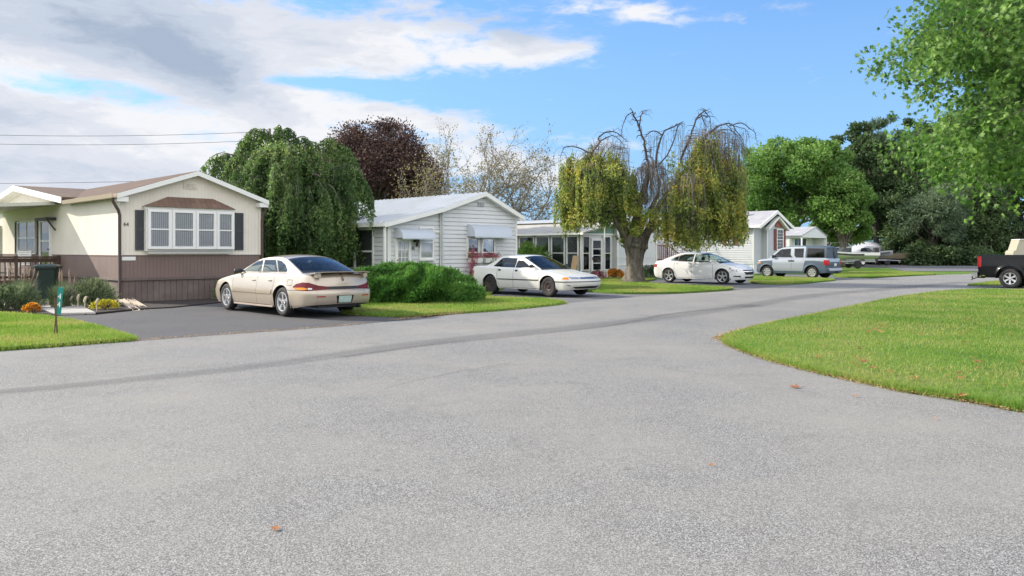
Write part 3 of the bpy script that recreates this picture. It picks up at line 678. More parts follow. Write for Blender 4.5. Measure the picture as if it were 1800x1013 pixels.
# hood
hx0, hx1 = xb(254), xb(412); hz0 = bz1 + .06; hz1 = z44(330, 348)
mb = MB(); tx0, tx1 = x44(294), x44(374)
A_ = [(hx0, -D - .12, hz0), (hx1, -D - .12, hz0), (hx1, -.001, hz0), (hx0, -.001, hz0)]; B_ = [(tx0, -.03, hz1), (tx1, -.03, hz1), (tx1, -.001, hz1), (tx0, -.001, hz1)]
mb.loft([A_, B_]); hd = mb.build('hood', shingles('hood_shingles', (.145, .09, .065), (.19, .12, .085), (.09, .055, .04)), bay); fix_normals(hd)
shutter(H, 't', 0, -1, x44(237), x44(256), z44(246, 440), z44(246, 369.5), M_SHUT); shutter(H, 't', 0, -1, x44(411.5), x44(427), z44(419, 439.5), z44(419, 374.5), M_SHUT)
vent(H, 't', -.006, -1, x44(322), x44(345), z44(333, 332.5), z44(333, 322), 3, M_CREAM)
M_BLK = mat('black_paint', (.02, .02, .02), .5)
text('44', .17, (x44(221), -.012, z44(216, 395)), (R(90), 0, 0), M_BLK, H)
mb = MB(); tb(mb, 't', 0, -1, x44(214), x44(238), z44(226, 458), z44(226, 451.5), .0, .02); mb.build('plaque', M_WHITE, H)
# side windows and door under the porch roof
def y44(u): return onS(u, 441, S0)[0] - T0
def zs44(u, v): return onS(u, v, S0)[1]
window(H, 's', 0, -1, y44(66), y44(35), zs44(50, 447), zs44(50, 389), rows=(.49,), cols=(.5,), fr=.05)
shutter(H, 's', 0, -1, y44(33.5), y44(28), zs44(31, 447), zs44(31, 389), M_SHUT, False); shutter(H, 's', 0, -1, y44(68), y44(66.5) + .16, zs44(67, 447), zs44(67, 387), M_SHUT, False)
window(H, 's', 0, -1, y44(3), y44(-30), zs44(0, 447), zs44(0, 397), rows=(.5,))
dr = window(H, 's', 0, -1, y44(93), y44(74), .62, zs44(84, 386), fr=.09, rows=(.34, .62), name='door')
mb = MB(); mb.tube([(-.09, y44(92), 1.55), (-.16, y44(92), 1.55)], .022, 8); mb.build('handle', M_BLK, dr)
mb = MB(); mb.box(-.34, -.02, y44(100), y44(80), zs44(90, 388), zs44(90, 383.5)); mb.tube([(-.28, y44(99), zs44(99, 387)), (-.03, y44(99), zs44(99, 405))], .025, 6); mb.build('door_hood', M_BLK, H)
# porch roof
pz = zs44(106, 356); mb = MB(); mb.loft([[(-2.6, y44(107) + .0, pz - .28), (-2.6, y44(107) + 7.6, pz - .28), (-2.6, y44(107) + 7.6, pz - .17), (-2.6, y44(107), pz - .17)], [(-.02, y44(107) + .0, pz - .08), (-.02, y44(107) + 7.6, pz - .08), (-.02, y44(107) + 7.6, pz + .03), (-.02, y44(107), pz + .03)]])
po = mb.build('porch_roof', mat('porch_aluminium', (.50, .50, .42), .5), H); fix_normals(po)
for k in (0.05, 3.7, 7.4): mb = MB(); mb.box(-2.55, -2.47, y44(107) + k, y44(107) + k + .08, .0, pz - .26); mb.build('porch_post', M_WHITE, H)
# ---- deck with railing
yd0 = y44(107); DK = home_empty('deck', S0, T0); tag(DK, 'dark wooden deck with railing beside the cream and brown mobile home', 'deck')
mb = MB()
for k in range(18): mb.box(-2.55 + k * .14, -2.55 + k * .14 + .13, yd0 + .1, yd0 + 6.5, .50, .54)
mb.box(-2.55, -.05, yd0 + .06, yd0 + .098, .32, .53); mb.box(-2.55, -.05, yd0 + .2, yd0 + 6.5, .30, .34)
mb.build('floor', M_DECK, DK)
mb = MB(); rz = 1.31
mb.box(-2.6, -.03, yd0 + .02, yd0 + .13, rz - .05, rz + .01); mb.box(-2.57, -.05, yd0 + .055, yd0 + .095, rz - .19, rz - .06); mb.box(-2.57, -.05, yd0 + .055, yd0 + .095, .60, .68)
for k in range(18):
    x = -2.5 + k * .145; mb.box(x, x + .035, yd0 + .02, yd0 + .054, .45, rz - .055)
mb.box(-2.62, -2.5, yd0 + .1, yd0 + 6.4, rz - .05, rz + .01)
for k in range(40): mb.box(-2.58, -2.545, yd0 + .2 + k * .15, yd0 + .235 + k * .15, .45, rz - .05)
mb.build('railing', M_DECK, DK)
for x, y in ((-2.62, yd0 + .0), (-.12, yd0), (-1.35, yd0)):
    mb = MB(); mb.box(x, x + .09, y - .02, y + .07, 0, rz + .03); mb.build('post', M_DECK, DK)
# white chair on the deck
CH = empty('deck_chair', W(S0 - 1.0, T0 + yd0 + 1.0, .54), R(45 - 60)); tag(CH, 'white slatted chair standing on the dark deck', 'chair')
mb = MB(); mb.box(-.25, .25, -.24, .24, .40, .43); mb.build('seat', M_WHITE, CH)
mb = MB()
for k in range(7): mb.box(-.25, .25, .22, .25, .48 + k * .07, .53 + k * .07)
mb.box(-.27, -.23, .215, .255, .42, .98); mb.box(.23, .27, .215, .255, .42, .98); mb.build('backrest', M_WHITE, CH)
for x in (-.24, .2):
    for y in (-.24, .2):
        mb = MB(); mb.box(x, x + .04, y, y + .04, 0, .4); mb.build('leg', M_WHITE, CH)
for q in (-.3, .24): mb = MB(); mb.box(q, q + .06, -.24, .24, .62, .65); mb.box(q + .01, q + .05, -.24, -.2, .4, .62); mb.build('armrest', M_WHITE, CH)

# ---------------------------------------------------------------- home two: white siding, metal roof, awnings
S2, T2 = onT(775, 441, 24)[0], 24.0; H2 = home_empty('white_cottage', S2, T2); tag(H2, 'white sided home with ribbed metal roof, two scalloped awnings and pink flowers', 'house')
def x2(u, T=24.0): return onT(u, 441, T)[0] - S2
def z2(u, v): return onT(u, v, T2)[1]
W2 = x2(907); L2 = 16; xl = x2(683); xa = x2(848); Za = z2(848, 341); Zr = z2(905, 379); Zl = z2(775, 367.5); Zll = z2(683, 390)
mb = MB()
wall(mb, [(0, 0), (W2, 0), (W2, Zr), (xa, Za - .05), (0, Zl)], 't', 0, -1, 'lap', .165); wall(mb, [(xl, 0), (-.0, 0), (-.0, Zl), (xl, Zll)], 't', .06, -1, 'lap', .165)
wall(mb, [(0, 0), (L2, 0), (L2, Zr), (0, Zr)], 's', W2, 1, 'lap', .165)
wall(mb, [(0.06, 0), (.9, 0), (.9, Zll), (0.06, Zll)], 's', xl, -1, 'lap', .165); wall(mb, [(.9, 0), (L2, 0), (L2, .82), (.9, .82)], 's', xl, -1, 'lap', .165)
wall(mb, [(xl, 0), (W2, 0), (W2, Zr), (xa, Za - .05), (xl, Zll)], 't', L2, 1, 'flat')
mb.build('wall', M_VINYL, H2)
mb = MB(); tb(mb, 't', 0, -1, -.05, .05, 0, Zl - .02, .005, .055); mb.build('corner_trim', M_WHITE, H2); mb = MB(); tb(mb, 't', 0, -1, W2 - .07, W2 + .03, 0, Zr, .005, .045); mb.build('corner_trim', M_WHITE, H2); mb = MB(); tb(mb, 't', .06, -1, xl - .03, xl + .12, 0, Zll - .05, .0, .05); mb.build('corner_trim', M_WHITE, H2); mb = MB()
tb(mb, 't', .06, -1, xl + .11, -.04, z2(730, 408), z2(730, 405), .0, .048)
mb.build('frieze_board', M_WHITE, H2)
# roof with ribs
mb = MB(); f2 = .25; xL = xl - .38; ZL = Zll - (Zl - Zll) / (0 - xl) * (xl - xL); ZW = Zr - .1
def rsl(xa_, za_, xb, zb_, y0, y1, th=.05):
    slab(mb, (xa_, y0, za_), (xa_, y1, za_), (xb, y1, zb_), (xb, y0, zb_), th); n = int((y1 - y0) / .3)
    for k in range(n + 1):
        y = y0 + .02 + k * (y1 - y0 - .06) / n
        mb.prism([(xa_, za_ + th), (xb, zb_ + th), (xb, zb_ + th + .035), (xa_, za_ + th + .035)], ((0, y, 0), (1, 0, 0), (0, 0, 1)), (0, .045, 0))
rsl(0, Zl, xa, Za, -f2, L2 + .2); rsl(xL, ZL, 0, Zl, -f2, L2); rsl(xa, Za, W2 + .25, ZW, -f2, L2 + .2)
r3 = mb.build('roof', M_METAL, H2); fix_normals(r3)
mb = MB(); rake(mb, (xl - .35, Zll - .08), (0, Zl + .03), -f2 - .03, -f2 - .002, .14); rake(mb, (0, Zl + .045), (xa, Za + .05), -f2 - .03, -f2 - .002, .15); rake(mb, (xa, Za + .05), (W2 + .27, ZW + .04), -f2 - .03, -f2 - .002, .17)
mb.add([(0, -f2, Zl - .11), (xa, -f2, Za - .1), (xa, -.02, Za - .1), (0, -.02, Zl - .11)], [(0, 1, 2, 3)]); mb.add([(W2 + .2, -f2, ZW - .1), (xa, -f2, Za - .1), (xa, -.02, Za - .1), (W2 + .2, -.02, ZW - .1)], [(0, 1, 2, 3)])
mb.box(W2 - .02, W2 + .26, -f2, L2, ZW - .12, ZW - .02)
mb.build('fascia', M_WHITE, H2)
mb = MB(); mb.tube([(.0, -.09, Zl + .0), (.0, -.09, .1)], .035, 8); mb.build('downspout', M_GREYV, H2)
vent(H2, 't', -.04, -1, x2(839), x2(850), z2(845, 363), z2(845, 355.5), 3, M_GREYV)
# screened porch along the left side, under the same roof
mb = MB(); tops = Zll - .28
for k in range(10): mb.box(xl - .05, xl + .03, .9 + k * 1.25, .98 + k * 1.25, .82, tops)
mb.box(xl - .06, xl + .03, .9, L2, tops, Zll - .02); mb.box(xl - .04, xl + .02, .98, L2, 1.45, 1.51); mb.box(xl - .05, xl + .03, .9, L2, .80, .86)
mb.build('porch_frame', M_WHITE, H2)
mb = MB(); mb.box(xl + .035, xl + .05, .9, L2, .84, tops); mb.build('screen', mat('dark_screen', (.045, .05, .05), .5), H2)
mb = MB(); mb.box(xl - .30, xl - .22, -.16, -.08, 0, ZL - .02); mb.build('porch_post', M_WHITE, H2)
mb = MB(); mb.box(xL - .03, xL + .05, -f2, L2, ZL - .10, ZL + .04); mb.build('gutter', M_WHITE, H2)
# windows, door
window(H2, 't', .06, -1, x2(737), x2(762), z2(750, 456), z2(750, 399), fr=.07, rows=(.52,), curtain=M_CURT, sill=True)
for a, b_ in ((819, 840), (845, 868)): window(H2, 't', 0, -1, x2(a), x2(b_), z2(830, 455), z2(830, 418), fr=.06, rows=(.3,))
mb = MB(); dx0, dx1 = x2(694.5), x2(722); dz1 = z2(708, 419)
for a, b_, c, d in ((dx0, dx0 + .12, .2, dz1), (dx1 - .12, dx1, .2, dz1), (dx0 + .12, dx1 - .12, .2, .95), (dx0 + .12, dx1 - .12, dz1 - .12, dz1)): tb(mb, 't', .06, -1, a, b_, c, d, .0, .10)
for k in (1, 2): uc = dx0 + .12 + (dx1 - dx0 - .24) * k / 3; tb(mb, 't', .06, -1, uc - .012, uc + .012, .95, dz1 - .12, .055, .09)
for k in (1, 2): zc = .95 + (dz1 - 1.07) * k / 3; tb(mb, 't', .06, -1, dx0 + .12, dx1 - .12, zc - .012, zc + .012, .057, .088)
dd = mb.build('door', M_WHITE, H2)
mb = MB(); tb(mb, 't', .06, -1, dx0 + .12, dx1 - .12, .95, dz1 - .12, .065, .07); mb.build('pane', M_WIN, dd)
mb = MB(); tb(mb, 't', .06, -1, dx0 + .12, dx1 - .12, .95, dz1 - .12, .0, .055); mb.build('curtain', M_CURT, dd)
mb = MB(); mb.tube([(dx0 + .07, -.03, 1.15), (dx0 + .07, -.10, 1.15)], .025, 8); mb.build('handle', mat('brass', (.5, .35, .12), .3, metal=1), dd)
text('45', .16, (x2(726.5), .005, z2(726, 437)), (R(90), 0, 0), M_BLK, H2)
mb = MB(); mb.box(x2(728), x2(733), -.13, .04, z2(730, 426), z2(730, 420)); mb.lathe([(0.001, 0), (.05, .02), (.055, .14), (.02, .17)], 'z', 10, 0, (x2(730.5), -.09, z2(730, 426) - .17)); mb.build('porch_light', M_BLK, H2)
M_AWN = mat('awning_aluminium', (.58, .62, .67), .35, metal=.15, var=.08, vs=3)
def awning(x0, x1, ztop, zbot, proj, y):
    mb = MB(); n = 9; prof = [(0, ztop)]
    for k in range(n + 1):
        a = k / n * PI / 2; prof.append((proj * math.sin(a) ** .9, ztop - (ztop - zbot - .06) * (1 - math.cos(a)) ** 1.15))
    for k in range(len(prof) - 1):   # slats stepped like overlapping strips
        (d0, z0), (d1, z1) = prof[k], prof[k + 1]
        mb.add([(x0, y - d0, z0), (x1, y - d0, z0), (x1, y - d1 - .008, z1), (x0, y - d1 - .008, z1), (x1, y - d1, z1), (x0, y - d1, z1)], [(0, 1, 2, 3), (3, 2, 4, 5)])
    ns = int((x1 - x0) / .11)
    for k in range(ns):   # scalloped valance
        a0 = x0 + (x1 - x0) * k / ns; a1 = x0 + (x1 - x0) * (k + 1) / ns
        pts = [(a0, y - proj, zbot + .07), (a1, y - proj, zbot + .07)] + [(a1 - (a1 - a0) * j / 4, y - proj, zbot + .03 - .03 * math.sin(PI * j / 4)) for j in range(5)]
        mb.poly(pts)
    for x in (x0, x1):
        mb.poly([(x, y, zbot + .06)] + [(x, y - d, z) for d, z in prof])
    return mb.build('awning', M_AWN, H2)
awning(x2(693.5), x2(751), z2(690, 401), z2(720, 421.5), .55, .05); awning(x2(820), x2(886), z2(820, 394.5), z2(850, 419), .50, -.005)
# step + flower boxes
mb = MB(); mb.box(dx0 - .1, dx1 + .1, -.8, .04, 0, .18); mb.build('step', M_CONC, H2)
FB = []
for a, b_, lb in ((821, 843, 'left white flower box of pink petunias under the awning window'), (847, 871, 'right white flower box of pink petunias under the awning window')):
    e = empty('flower_box', W(S2 + (x2(a) + x2(b_)) / 2, T2 - .14, z2(840, 453.5)), R(45)); tag(e, lb, 'flower box', 'white window flower boxes'); hw_ = (x2(b_) - x2(a)) / 2
    mb = MB(); mb.loft([[(-hw_ + .03, -.07, -.2), (hw_ - .03, -.07, -.2), (hw_ - .03, .09, -.2), (-hw_ + .03, .09, -.2)], [(-hw_, -.1, .0), (hw_, -.1, 0), (hw_, .1, 0), (-hw_, .1, 0)]]); mb.build('box', M_WHITE, e)
    FB.append((e, hw_))

# ---------------------------------------------------------------- home three: porch of windows, behind the pollard
T3 = 27.5; S3 = onT(1085, 441, T3)[0]; H3 = home_empty('white_trailer_home', S3, T3); tag(H3, 'long white trailer home with windowed porch behind the pollarded weeping tree', 'house')
def x3(u): return onT(u, 441, T3)[0] - S3
def z3(u, v): return onT(u, v, T3)[1]
W3 = x3(1153); L3 = 17; Z3 = z3(1100, 389); M_WH3 = mat('white_painted_metal', (.62, .62, .61), .5, var=.05, dirt=(.58, .57, .53)); xp = x3(1027)
M_TANF = mat('tan_fascia', (.30, .25, .17), .6, var=.15); M_GRN = mat('green_panel', (.16, .29, .22), .6)
mb = MB(); wall(mb, [(0, .5), (W3, .5), (W3, Z3), (0, Z3)], 't', 0, -1, 'flat'); wall(mb, [(0, .0), (L3, .0), (L3, Z3), (0, Z3)], 's', W3, 1, 'rib', .3)
wall(mb, [(0, 0), (L3, 0), (L3, Z3), (0, Z3)], 's', 0, -1, 'rib', .3); wall(mb, [(0, 0), (W3, 0), (W3, Z3), (0, Z3)], 't', L3, 1, 'flat')
tb(mb, 't', 0, -1, .05, W3 - .0, z3(1100, 454), z3(1100, 452.5), .0, .02); mb.build('wall', M_WH3, H3)
mb = MB(); wall(mb, [(0, 0), (W3, 0), (W3, .62), (0, .62)], 't', -.03, -1, 'rib', .22); mb.build('skirting', M_VINYL, H3)
mb = MB(); tb(mb, 't', 0, -1, .02, W3, z3(1110, 466) - .02, z3(1110, 465), .0, .035); tb(mb, 't', 0, -1, -.06, .05, 0, Z3, .0, .05); tb(mb, 't', 0, -1, W3 - .03, W3 + .06, 0, Z3, .0, .05); mb.build('corner_trim', M_WHITE, H3)
# low arched roof with tan fascia
mb = MB(); arc = [(-.25 + (W3 + .5) * k / 8, Z3 + .02 + .26 * math.sin(PI * k / 8)) for k in range(9)]
mb.prism(arc + [(W3 + .25, Z3 - .0), (-.25, Z3 - .0)], ((0, -.3, 0), (1, 0, 0), (0, 0, 1)), (0, L3 + .4, 0)); mb.build('roof', M_METAL, H3)
mb = MB(); wall(mb, [(.3, Z3 - .42), (L3, Z3 - .42), (L3, Z3 - .02), (.3, Z3 - .02)], 's', -.03, -1, 'flat'); mb.build('fascia', M_TANF, H3)
# porch body: front wall x xp..0, side wall along y
yp0 = .25; LP = 11; zp = z3(1040, 414); mb = MB()
wall(mb, [(xp, 0), (0, 0), (0, z3(1060, 476)), (xp, z3(1060, 476))], 't', yp0, -1, 'lap', .18); kw = z3(1060, 476)
wall(mb, [(yp0, 0), (LP, 0), (LP, kw), (yp0, kw)], 's', xp, -1, 'lap', .18); tb(mb, 't', yp0, -1, xp, 0, kw, zp + .02, -.05, -.02)
mb.build('porch_wall', M_VINYL, H3)
mb = MB(); zt = z3(1028, 413) ; tb(mb, 's', xp, -1, yp0, LP, zt - .0, zt + .12, .0, .06); tb(mb, 't', yp0, -1, xp, 0, zt, zt + .1, .0, .05)
tb(mb, 't', yp0, -1, xp - .06, xp + .08, 0, zt, .0, .06); mb.build('porch_frame', M_WHITE, H3)
mb = MB(); mb.poly([(xp + .1, yp0 - .03, zt + .1), (0, yp0 - .03, zt + .1), (0, yp0 - .03, Z3 - .12)]); mb.build('gable_panel', M_GRN, H3)
mb = MB(); slab(mb, (xp - .35, yp0 - .45, zt + .06), (xp - .35, LP, zt + .06), (-.02, LP, Z3 - .12), (-.02, yp0 - .45, Z3 - .12), .07)
M_OLDROOF = mat('weathered_porch_roof', (.42, .40, .36), .8, var=.2, vs=2, dirt=(.2, .17, .14), ds=2.5); pr_ = mb.build('porch_roof', M_OLDROOF, H3); fix_normals(pr_)
mb = MB(); mb.box(xp - .38, xp - .34, yp0 - .47, LP, zt - .0, zt + .11); mb.build('porch_fascia', M_WHITE, H3)
def y3(u):
    S = S3 + xp; return onS(u, 441, S)[0] - T3
us_ = [1019, 995, 968, 941, 912, 885]
for a, b_ in zip(us_[:-1], us_[1:]): window(H3, 's', xp, -1, y3(a) + .02, y3(b_) - .10, kw + .02, zt - .03, fr=.07, rows=(.5,))
window(H3, 't', yp0, -1, x3(1028.5), x3(1041), kw + .02, zt - .05, fr=.05, rows=(.5,)); window(H3, 't', yp0, -1, x3(1064.5), x3(1078), kw + .02, zt - .05, fr=.05, rows=(.5,))
d3 = window(H3, 't', yp0, -1, x3(1044), x3(1063), .12, zt - .18, fr=.12, rows=(.34, .55, .72), name='storm_door')
mb = MB(); tb(mb, 't', yp0, -1, x3(1044) + .12, x3(1063) - .12, .24, kw + .05, .066, .09); mb.build('kick_panel', M_WHITE, d3)
mb = MB(); tb(mb, 't', yp0, -1, x3(1045), x3(1046.3), 1.0, 1.14, .10, .13); mb.build('handle', M_BLK, d3)
# ---------------------------------------------------------------- home four: grey siding, maroon shutters
T4 = 25.5; S4 = onT(1323, 441, T4)[0]; H4 = home_empty('grey_home', S4, T4); tag(H4, 'pale grey sided home with maroon shutters and arched maroon panel', 'house')
def x4(u): return onT(u, 441, T4)[0] - S4
def z4(u, v): return onT(u, v, T4)[1]
W4 = x4(1374); L4 = 16; Z4 = z4(1323, 395); xa4 = x4(1358.5); Za4 = z4(1358, 373.5); xs4 = (0 + W4) / 2; ZS = .62
mb = MB(); xc = x4(1339)
wall(mb, [(0, ZS), (W4, ZS), (W4, Z4), (xs4, Za4), (0, Z4)], 't', 0, -1, 'lap', .15, 0, .035)
wall(mb, [(0, ZS), (L4, ZS), (L4, Z4), (0, Z4)], 's', 0, -1, 'lap', .15, 0, .035); wall(mb, [(0, ZS), (L4, ZS), (L4, Z4), (0, Z4)], 's', W4, 1, 'lap', .13)
wall(mb, [(0, 0), (W4, 0), (W4, Z4), (xs4, Za4), (0, Z4)], 't', L4, 1, 'flat'); 
wall(mb, [(xc, ZS), (W4 - .45, ZS), (W4 - .45, Z4 - .1), ((xc + W4 - .45) / 2, Z4 + .55), (xc, Z4 - .1)], 't', -.35, -1, 'lap', .15, 0, .035)
mb.box(xc, W4 - .45, -.34, 0, ZS, Z4 - .12)
mb.build('wall', M_GREYV, H4)
mb = MB(); wall(mb, [(0, 0), (W4, 0), (W4, ZS), (0, ZS)], 't', .03, -1, 'rib', .25); wall(mb, [(0, 0), (L4, 0), (L4, ZS), (0, ZS)], 's', .03, -1, 'rib', .25); wall(mb, [(0, 0), (L4, 0), (L4, ZS), (0, ZS)], 's', W4 - .03, 1, 'rib', .25)
mb.box(xc, W4 - .45, -.34, -.0, 0, ZS); mb.build('skirting', M_VINYL, H4)
mb = MB(); s4 = (Za4 - Z4) / xs4
slab(mb, (-.3, -.7, Z4 - s4 * .3), (-.3, L4 + .2, Z4 - s4 * .3), (xs4, L4 + .2, Za4), (xs4, -.7, Za4), .08); slab(mb, (xs4, -.7, Za4), (xs4, L4 + .2, Za4), (W4 + .3, L4 + .2, Z4 - s4 * .3), (W4 + .3, -.7, Z4 - s4 * .3), .08)
r4 = mb.build('roof', M_SHGR, H4); fix_normals(r4)
mb = MB(); zz = Z4 - s4 * .3 + .08
rake(mb, (-.32, zz), (xs4, Za4 + .085), -.74, -.701, .22); rake(mb, (xs4, Za4 + .085), (W4 + .32, zz), -.74, -.701, .22)
mb.box(-.34, -.3, -.7, L4, zz - .16, zz + .0); mb.box(W4 + .3, W4 + .34, -.7, L4, zz - .16, zz)
xm4 = (xc + W4 - .45) / 2; rake(mb, (xc - .25, Z4 - .2), (xm4, Z4 + .62), -.66, -.40, .16); rake(mb, (xm4, Z4 + .62), (W4 - .2, Z4 - .2), -.66, -.40, .16)
tb(mb, 't', 0, -1, -.03, .08, 0, Z4 - .05, .016, .05); tb(mb, 't', -.35, -1, xc - .03, xc + .05, 0, Z4 - .2, .016, .05); tb(mb, 't', -.35, -1, W4 - .5, W4 - .42, 0, Z4 - .2, .016, .05); tb(mb, 't', 0, -1, W4 - .08, W4 + .03, 0, Z4 - .05, .016, .05)
mb.build('fascia', M_WHITE, H4)
mb = MB(); mb.tube([(-.05, -.1, Z4 - .1), (-.05, -.1, .1)], .04, 8); mb.build('downspout', M_VINYL, H4)
wx0, wx1 = x4(1355), x4(1366.5); window(H4, 't', -.35, -1, wx0, wx1, z4(1360, 440), z4(1360, 403), fr=.07, rows=(.5,), grid=(3, 6))
wd_ = wx1 - wx0
shutter(H4, 't', -.386, -1, wx0 - .34, wx0 - .03, z4(1360, 440), z4(1360, 403), M_RED, False); shutter(H4, 't', -.386, -1, wx1 + .03, wx1 + .34, z4(1360, 440), z4(1360, 403), M_RED, False)
mb = MB(); cx = (wx0 + wx1) / 2; zc = z4(1360, 400); mb.prism([(cx + (wd_ / 2 + .16) * math.cos(a * PI / 12), zc + .46 * math.sin(a * PI / 12)) for a in range(13)], ((0, -.38, 0), (1, 0, 0), (0, 0, 1)), (0, -.06, 0)); mb.build('arched_panel', mat('terracotta_panel', (.26, .085, .06), .6), H4)
def y4(u): return onS(u, 441, S4)[0] - T4
def zq4(u, v): return onS(u, v, S4)[1]
window(H4, 's', 0, -1, y4(1289), y4(1279), zq4(1284, 430), zq4(1284, 405), fr=.06, rows=(.5,), grid=(2, 4))
shutter(H4, 's', -.036, -1, y4(1297.5), y4(1289.6), zq4(1293, 430.5), zq4(1293, 405), M_RED, False); shutter(H4, 's', -.036, -1, y4(1278.4), y4(1270.5), zq4(1274, 430.5), zq4(1274, 405), M_RED, False)
mb = MB(); mb.box(xs4 - .6, xs4 - .4, 3.2, 3.4, Za4 - .15, Za4 + .25); mb.box(xs4 - .8, xs4 - .6, 1.0, 1.15, Za4 - .2, Za4 + .06); mb.tube([(xs4 - .02, 3, Za4 + .12), (xs4 - .02, 14, Za4 + .12)], .05, 6); mb.build('roof_vent', M_SHGR, H4)

# ---------------------------------------------------------------- home five: small white with boxed front
T5 = 27.0; S5 = onT(1411, 441, T5)[0]; H5 = home_empty('small_white_home', S5, T5); tag(H5, 'small white home with grey roof and boxed gable beyond the grey home', 'house')
def x5(u): return onT(u, 441, T5)[0] - S5
def z5(u, v): return onT(u, v, T5)[1]
W5 = x5(1452); L5 = 14; Z5 = z5(1415, 415); Za5 = z5(1437, 400); xm5 = x5(1434)
mb = MB(); wall(mb, [(0, 0), (W5, 0), (W5, Z5), (0, Z5)], 't', 1.0, -1, 'rib', .4); wall(mb, [(1, 0), (L5, 0), (L5, Z5), (1, Z5)], 's', 0, -1, 'rib', .28, 0, .02); wall(mb, [(1, 0), (L5, 0), (L5, Z5), (1, Z5)], 's', W5, 1, 'rib', .3); wall(mb, [(0, 0), (W5, 0), (W5, Z5), (0, Z5)], 't', L5, 1, 'flat')
mb.build('wall', M_VINYL, H5)
mb = MB(); s5 = (Za5 - Z5) / xm5; wall(mb, [(-.1, Z5 - .12), (W5 + .1, Z5 - .12), (W5 + .1, Z5 + .02), (xm5, Za5), (-.1, Z5 + .02)], 't', 0, -1, 'flat'); mb.box(-.08, W5 + .08, .002, 1.0, Z5 - .12, Z5 - .02); mb.box(W5 - .05, W5 - .01, .1, 1.0, 0, Z5 - .12)
mb.box(-.1, -.02, .0, .1, 0, Z5 - .1); mb.box(W5 - .02, W5 + .1, .0, .1, 0, Z5 - .1); mb.box(-.1, -.06, 1.0, L5, Z5 - .12, Z5); mb.build('boxed_gable', M_VINYL, H5)
mb = MB(); slab(mb, (-.2, -.05, Z5), (-.2, L5, Z5), (xm5, L5, Za5), (xm5, -.05, Za5), .06); slab(mb, (xm5, -.05, Za5), (xm5, L5, Za5), (W5 + .2, L5, Z5), (W5 + .2, -.05, Z5), .06); r5 = mb.build('roof', M_SHGR, H5); fix_normals(r5)
window(H5, 't', 1.0, -1, x5(1416), x5(1438), z5(1425, 446), z5(1425, 418), fr=.08, rows=(.5,), cols=(.33, .66), curtain=M_CURT)
# reddish wooden stairs on the left side of the grey home
DS = home_empty('wooden_stairs', S4 - 1.5, 29.6); tag(DS, 'reddish brown wooden stairs and landing against the side of the grey home', 'stairs')
for k in range(5):
    mb = MB(); mb.box(.05, 1.35, .0 + k * .28, .28 + k * .28, .0, .17 * (k + 1)); mb.build('step', M_REDDECK, DS)
mb = MB(); mb.box(.0, 1.4, 1.4, 5.4, .0, .90); mb.build('landing', M_REDDECK, DS)
mb = MB()
for k in range(27): mb.box(-.04, .0, 1.42 + k * .15, 1.46 + k * .15, .3, 1.85)
for k in range(9): mb.box(-.04, .0, .03 + k * .15, .07 + k * .15, .2 + k * .09, 1.0 + k * .095)
mb.box(-.06, .02, 1.38, 5.45, 1.84, 1.91); mb.prism([(.0, .98), (1.42, 1.85), (1.42, 1.91), (.0, 1.04)], ((-.06, 0, 0), (0, 1, 0), (0, 0, 1)), (.08, 0, 0)); mb.prism([(.0, .98), (1.42, 1.85), (1.42, 1.91), (.0, 1.04)], ((1.3, 0, 0), (0, 1, 0), (0, 0, 1)), (.06, 0, 0))
for y in (0, 1.38, 3.4, 5.36): mb.box(-.07, .03, y, y + .09, 0, 1.05 if y == 0 else 1.95)
mb.build('railing', M_REDDECK, DS)
# ================================================================ trees and plants
def bark(name, a, b_, sc=6):
    m, nt, b = new_mat(name); v = wpos(nt); mp = nt.nodes.new('ShaderNodeMapping'); mp.inputs['Scale'].default_value = (1, 1, .25); nt.links.new(v, mp.inputs[0])
    n = noise(nt, sc, 5, .7, mp.outputs[0], .6); nt.links.new(ramp(nt, n.outputs[0], [(.35, a), (.65, b_)]).outputs[0], b.inputs['Base Color'])
    b.inputs['Roughness'].default_value = .95; bump(nt, b, n.outputs[0], 1.0, .06); return m
M_BARK = bark('bark', (.055, .045, .036), (.20, .175, .145)); M_TWIG = bark('grey_twigs', (.10, .085, .075), (.28, .25, .22), 10); M_DKTWIG = bark('dark_bare_branch', (.035, .03, .028), (.10, .085, .08), 10)
M_CHERRY = leafmat('cherry_leaves', [(.04, .085, .03), (.085, .15, .05), (.15, .235, .075), (.30, .36, .14)], .42, .9, 7)
M_PURPLE = leafmat('purple_leaves', [(.034, .024, .021), (.066, .042, .036), (.11, .066, .052), (.17, .105, .07)], .2, .5, 5)
M_SPARSE = leafmat('dry_sparse_leaves', [(.10, .09, .04), (.22, .20, .09), (.34, .28, .15)], .3, .5, 6)
M_POLL = leafmat('pollard_leaves', [(.08, .13, .04), (.18, .24, .065), (.34, .36, .09), (.60, .49, .13)], .46, .8, 7)
M_MAPLE = leafmat('maple_leaves', [(.028, .075, .018), (.07, .15, .032), (.15, .265, .06), (.32, .44, .14)], .40, 1.3, 9, .5)
M_GREEN = leafmat('green_tree_leaves', [(.05, .11, .028), (.10, .19, .045), (.17, .28, .07), (.28, .38, .12)], .38, .22, 3)
M_DARK = leafmat('dark_tree_leaves', [(.03, .055, .025), (.06, .10, .04), (.10, .15, .06), (.16, .20, .09)], .28, .25, 3)
M_PINE = leafmat('pine_foliage', [(.04, .07, .04), (.075, .12, .065), (.12, .17, .095), (.19, .23, .13)], .25, .3, 3)
M_JUN = leafmat('juniper', [(.035, .09, .025), (.065, .165, .035), (.12, .26, .055), (.22, .37, .09)], .25, 2.2, 12)
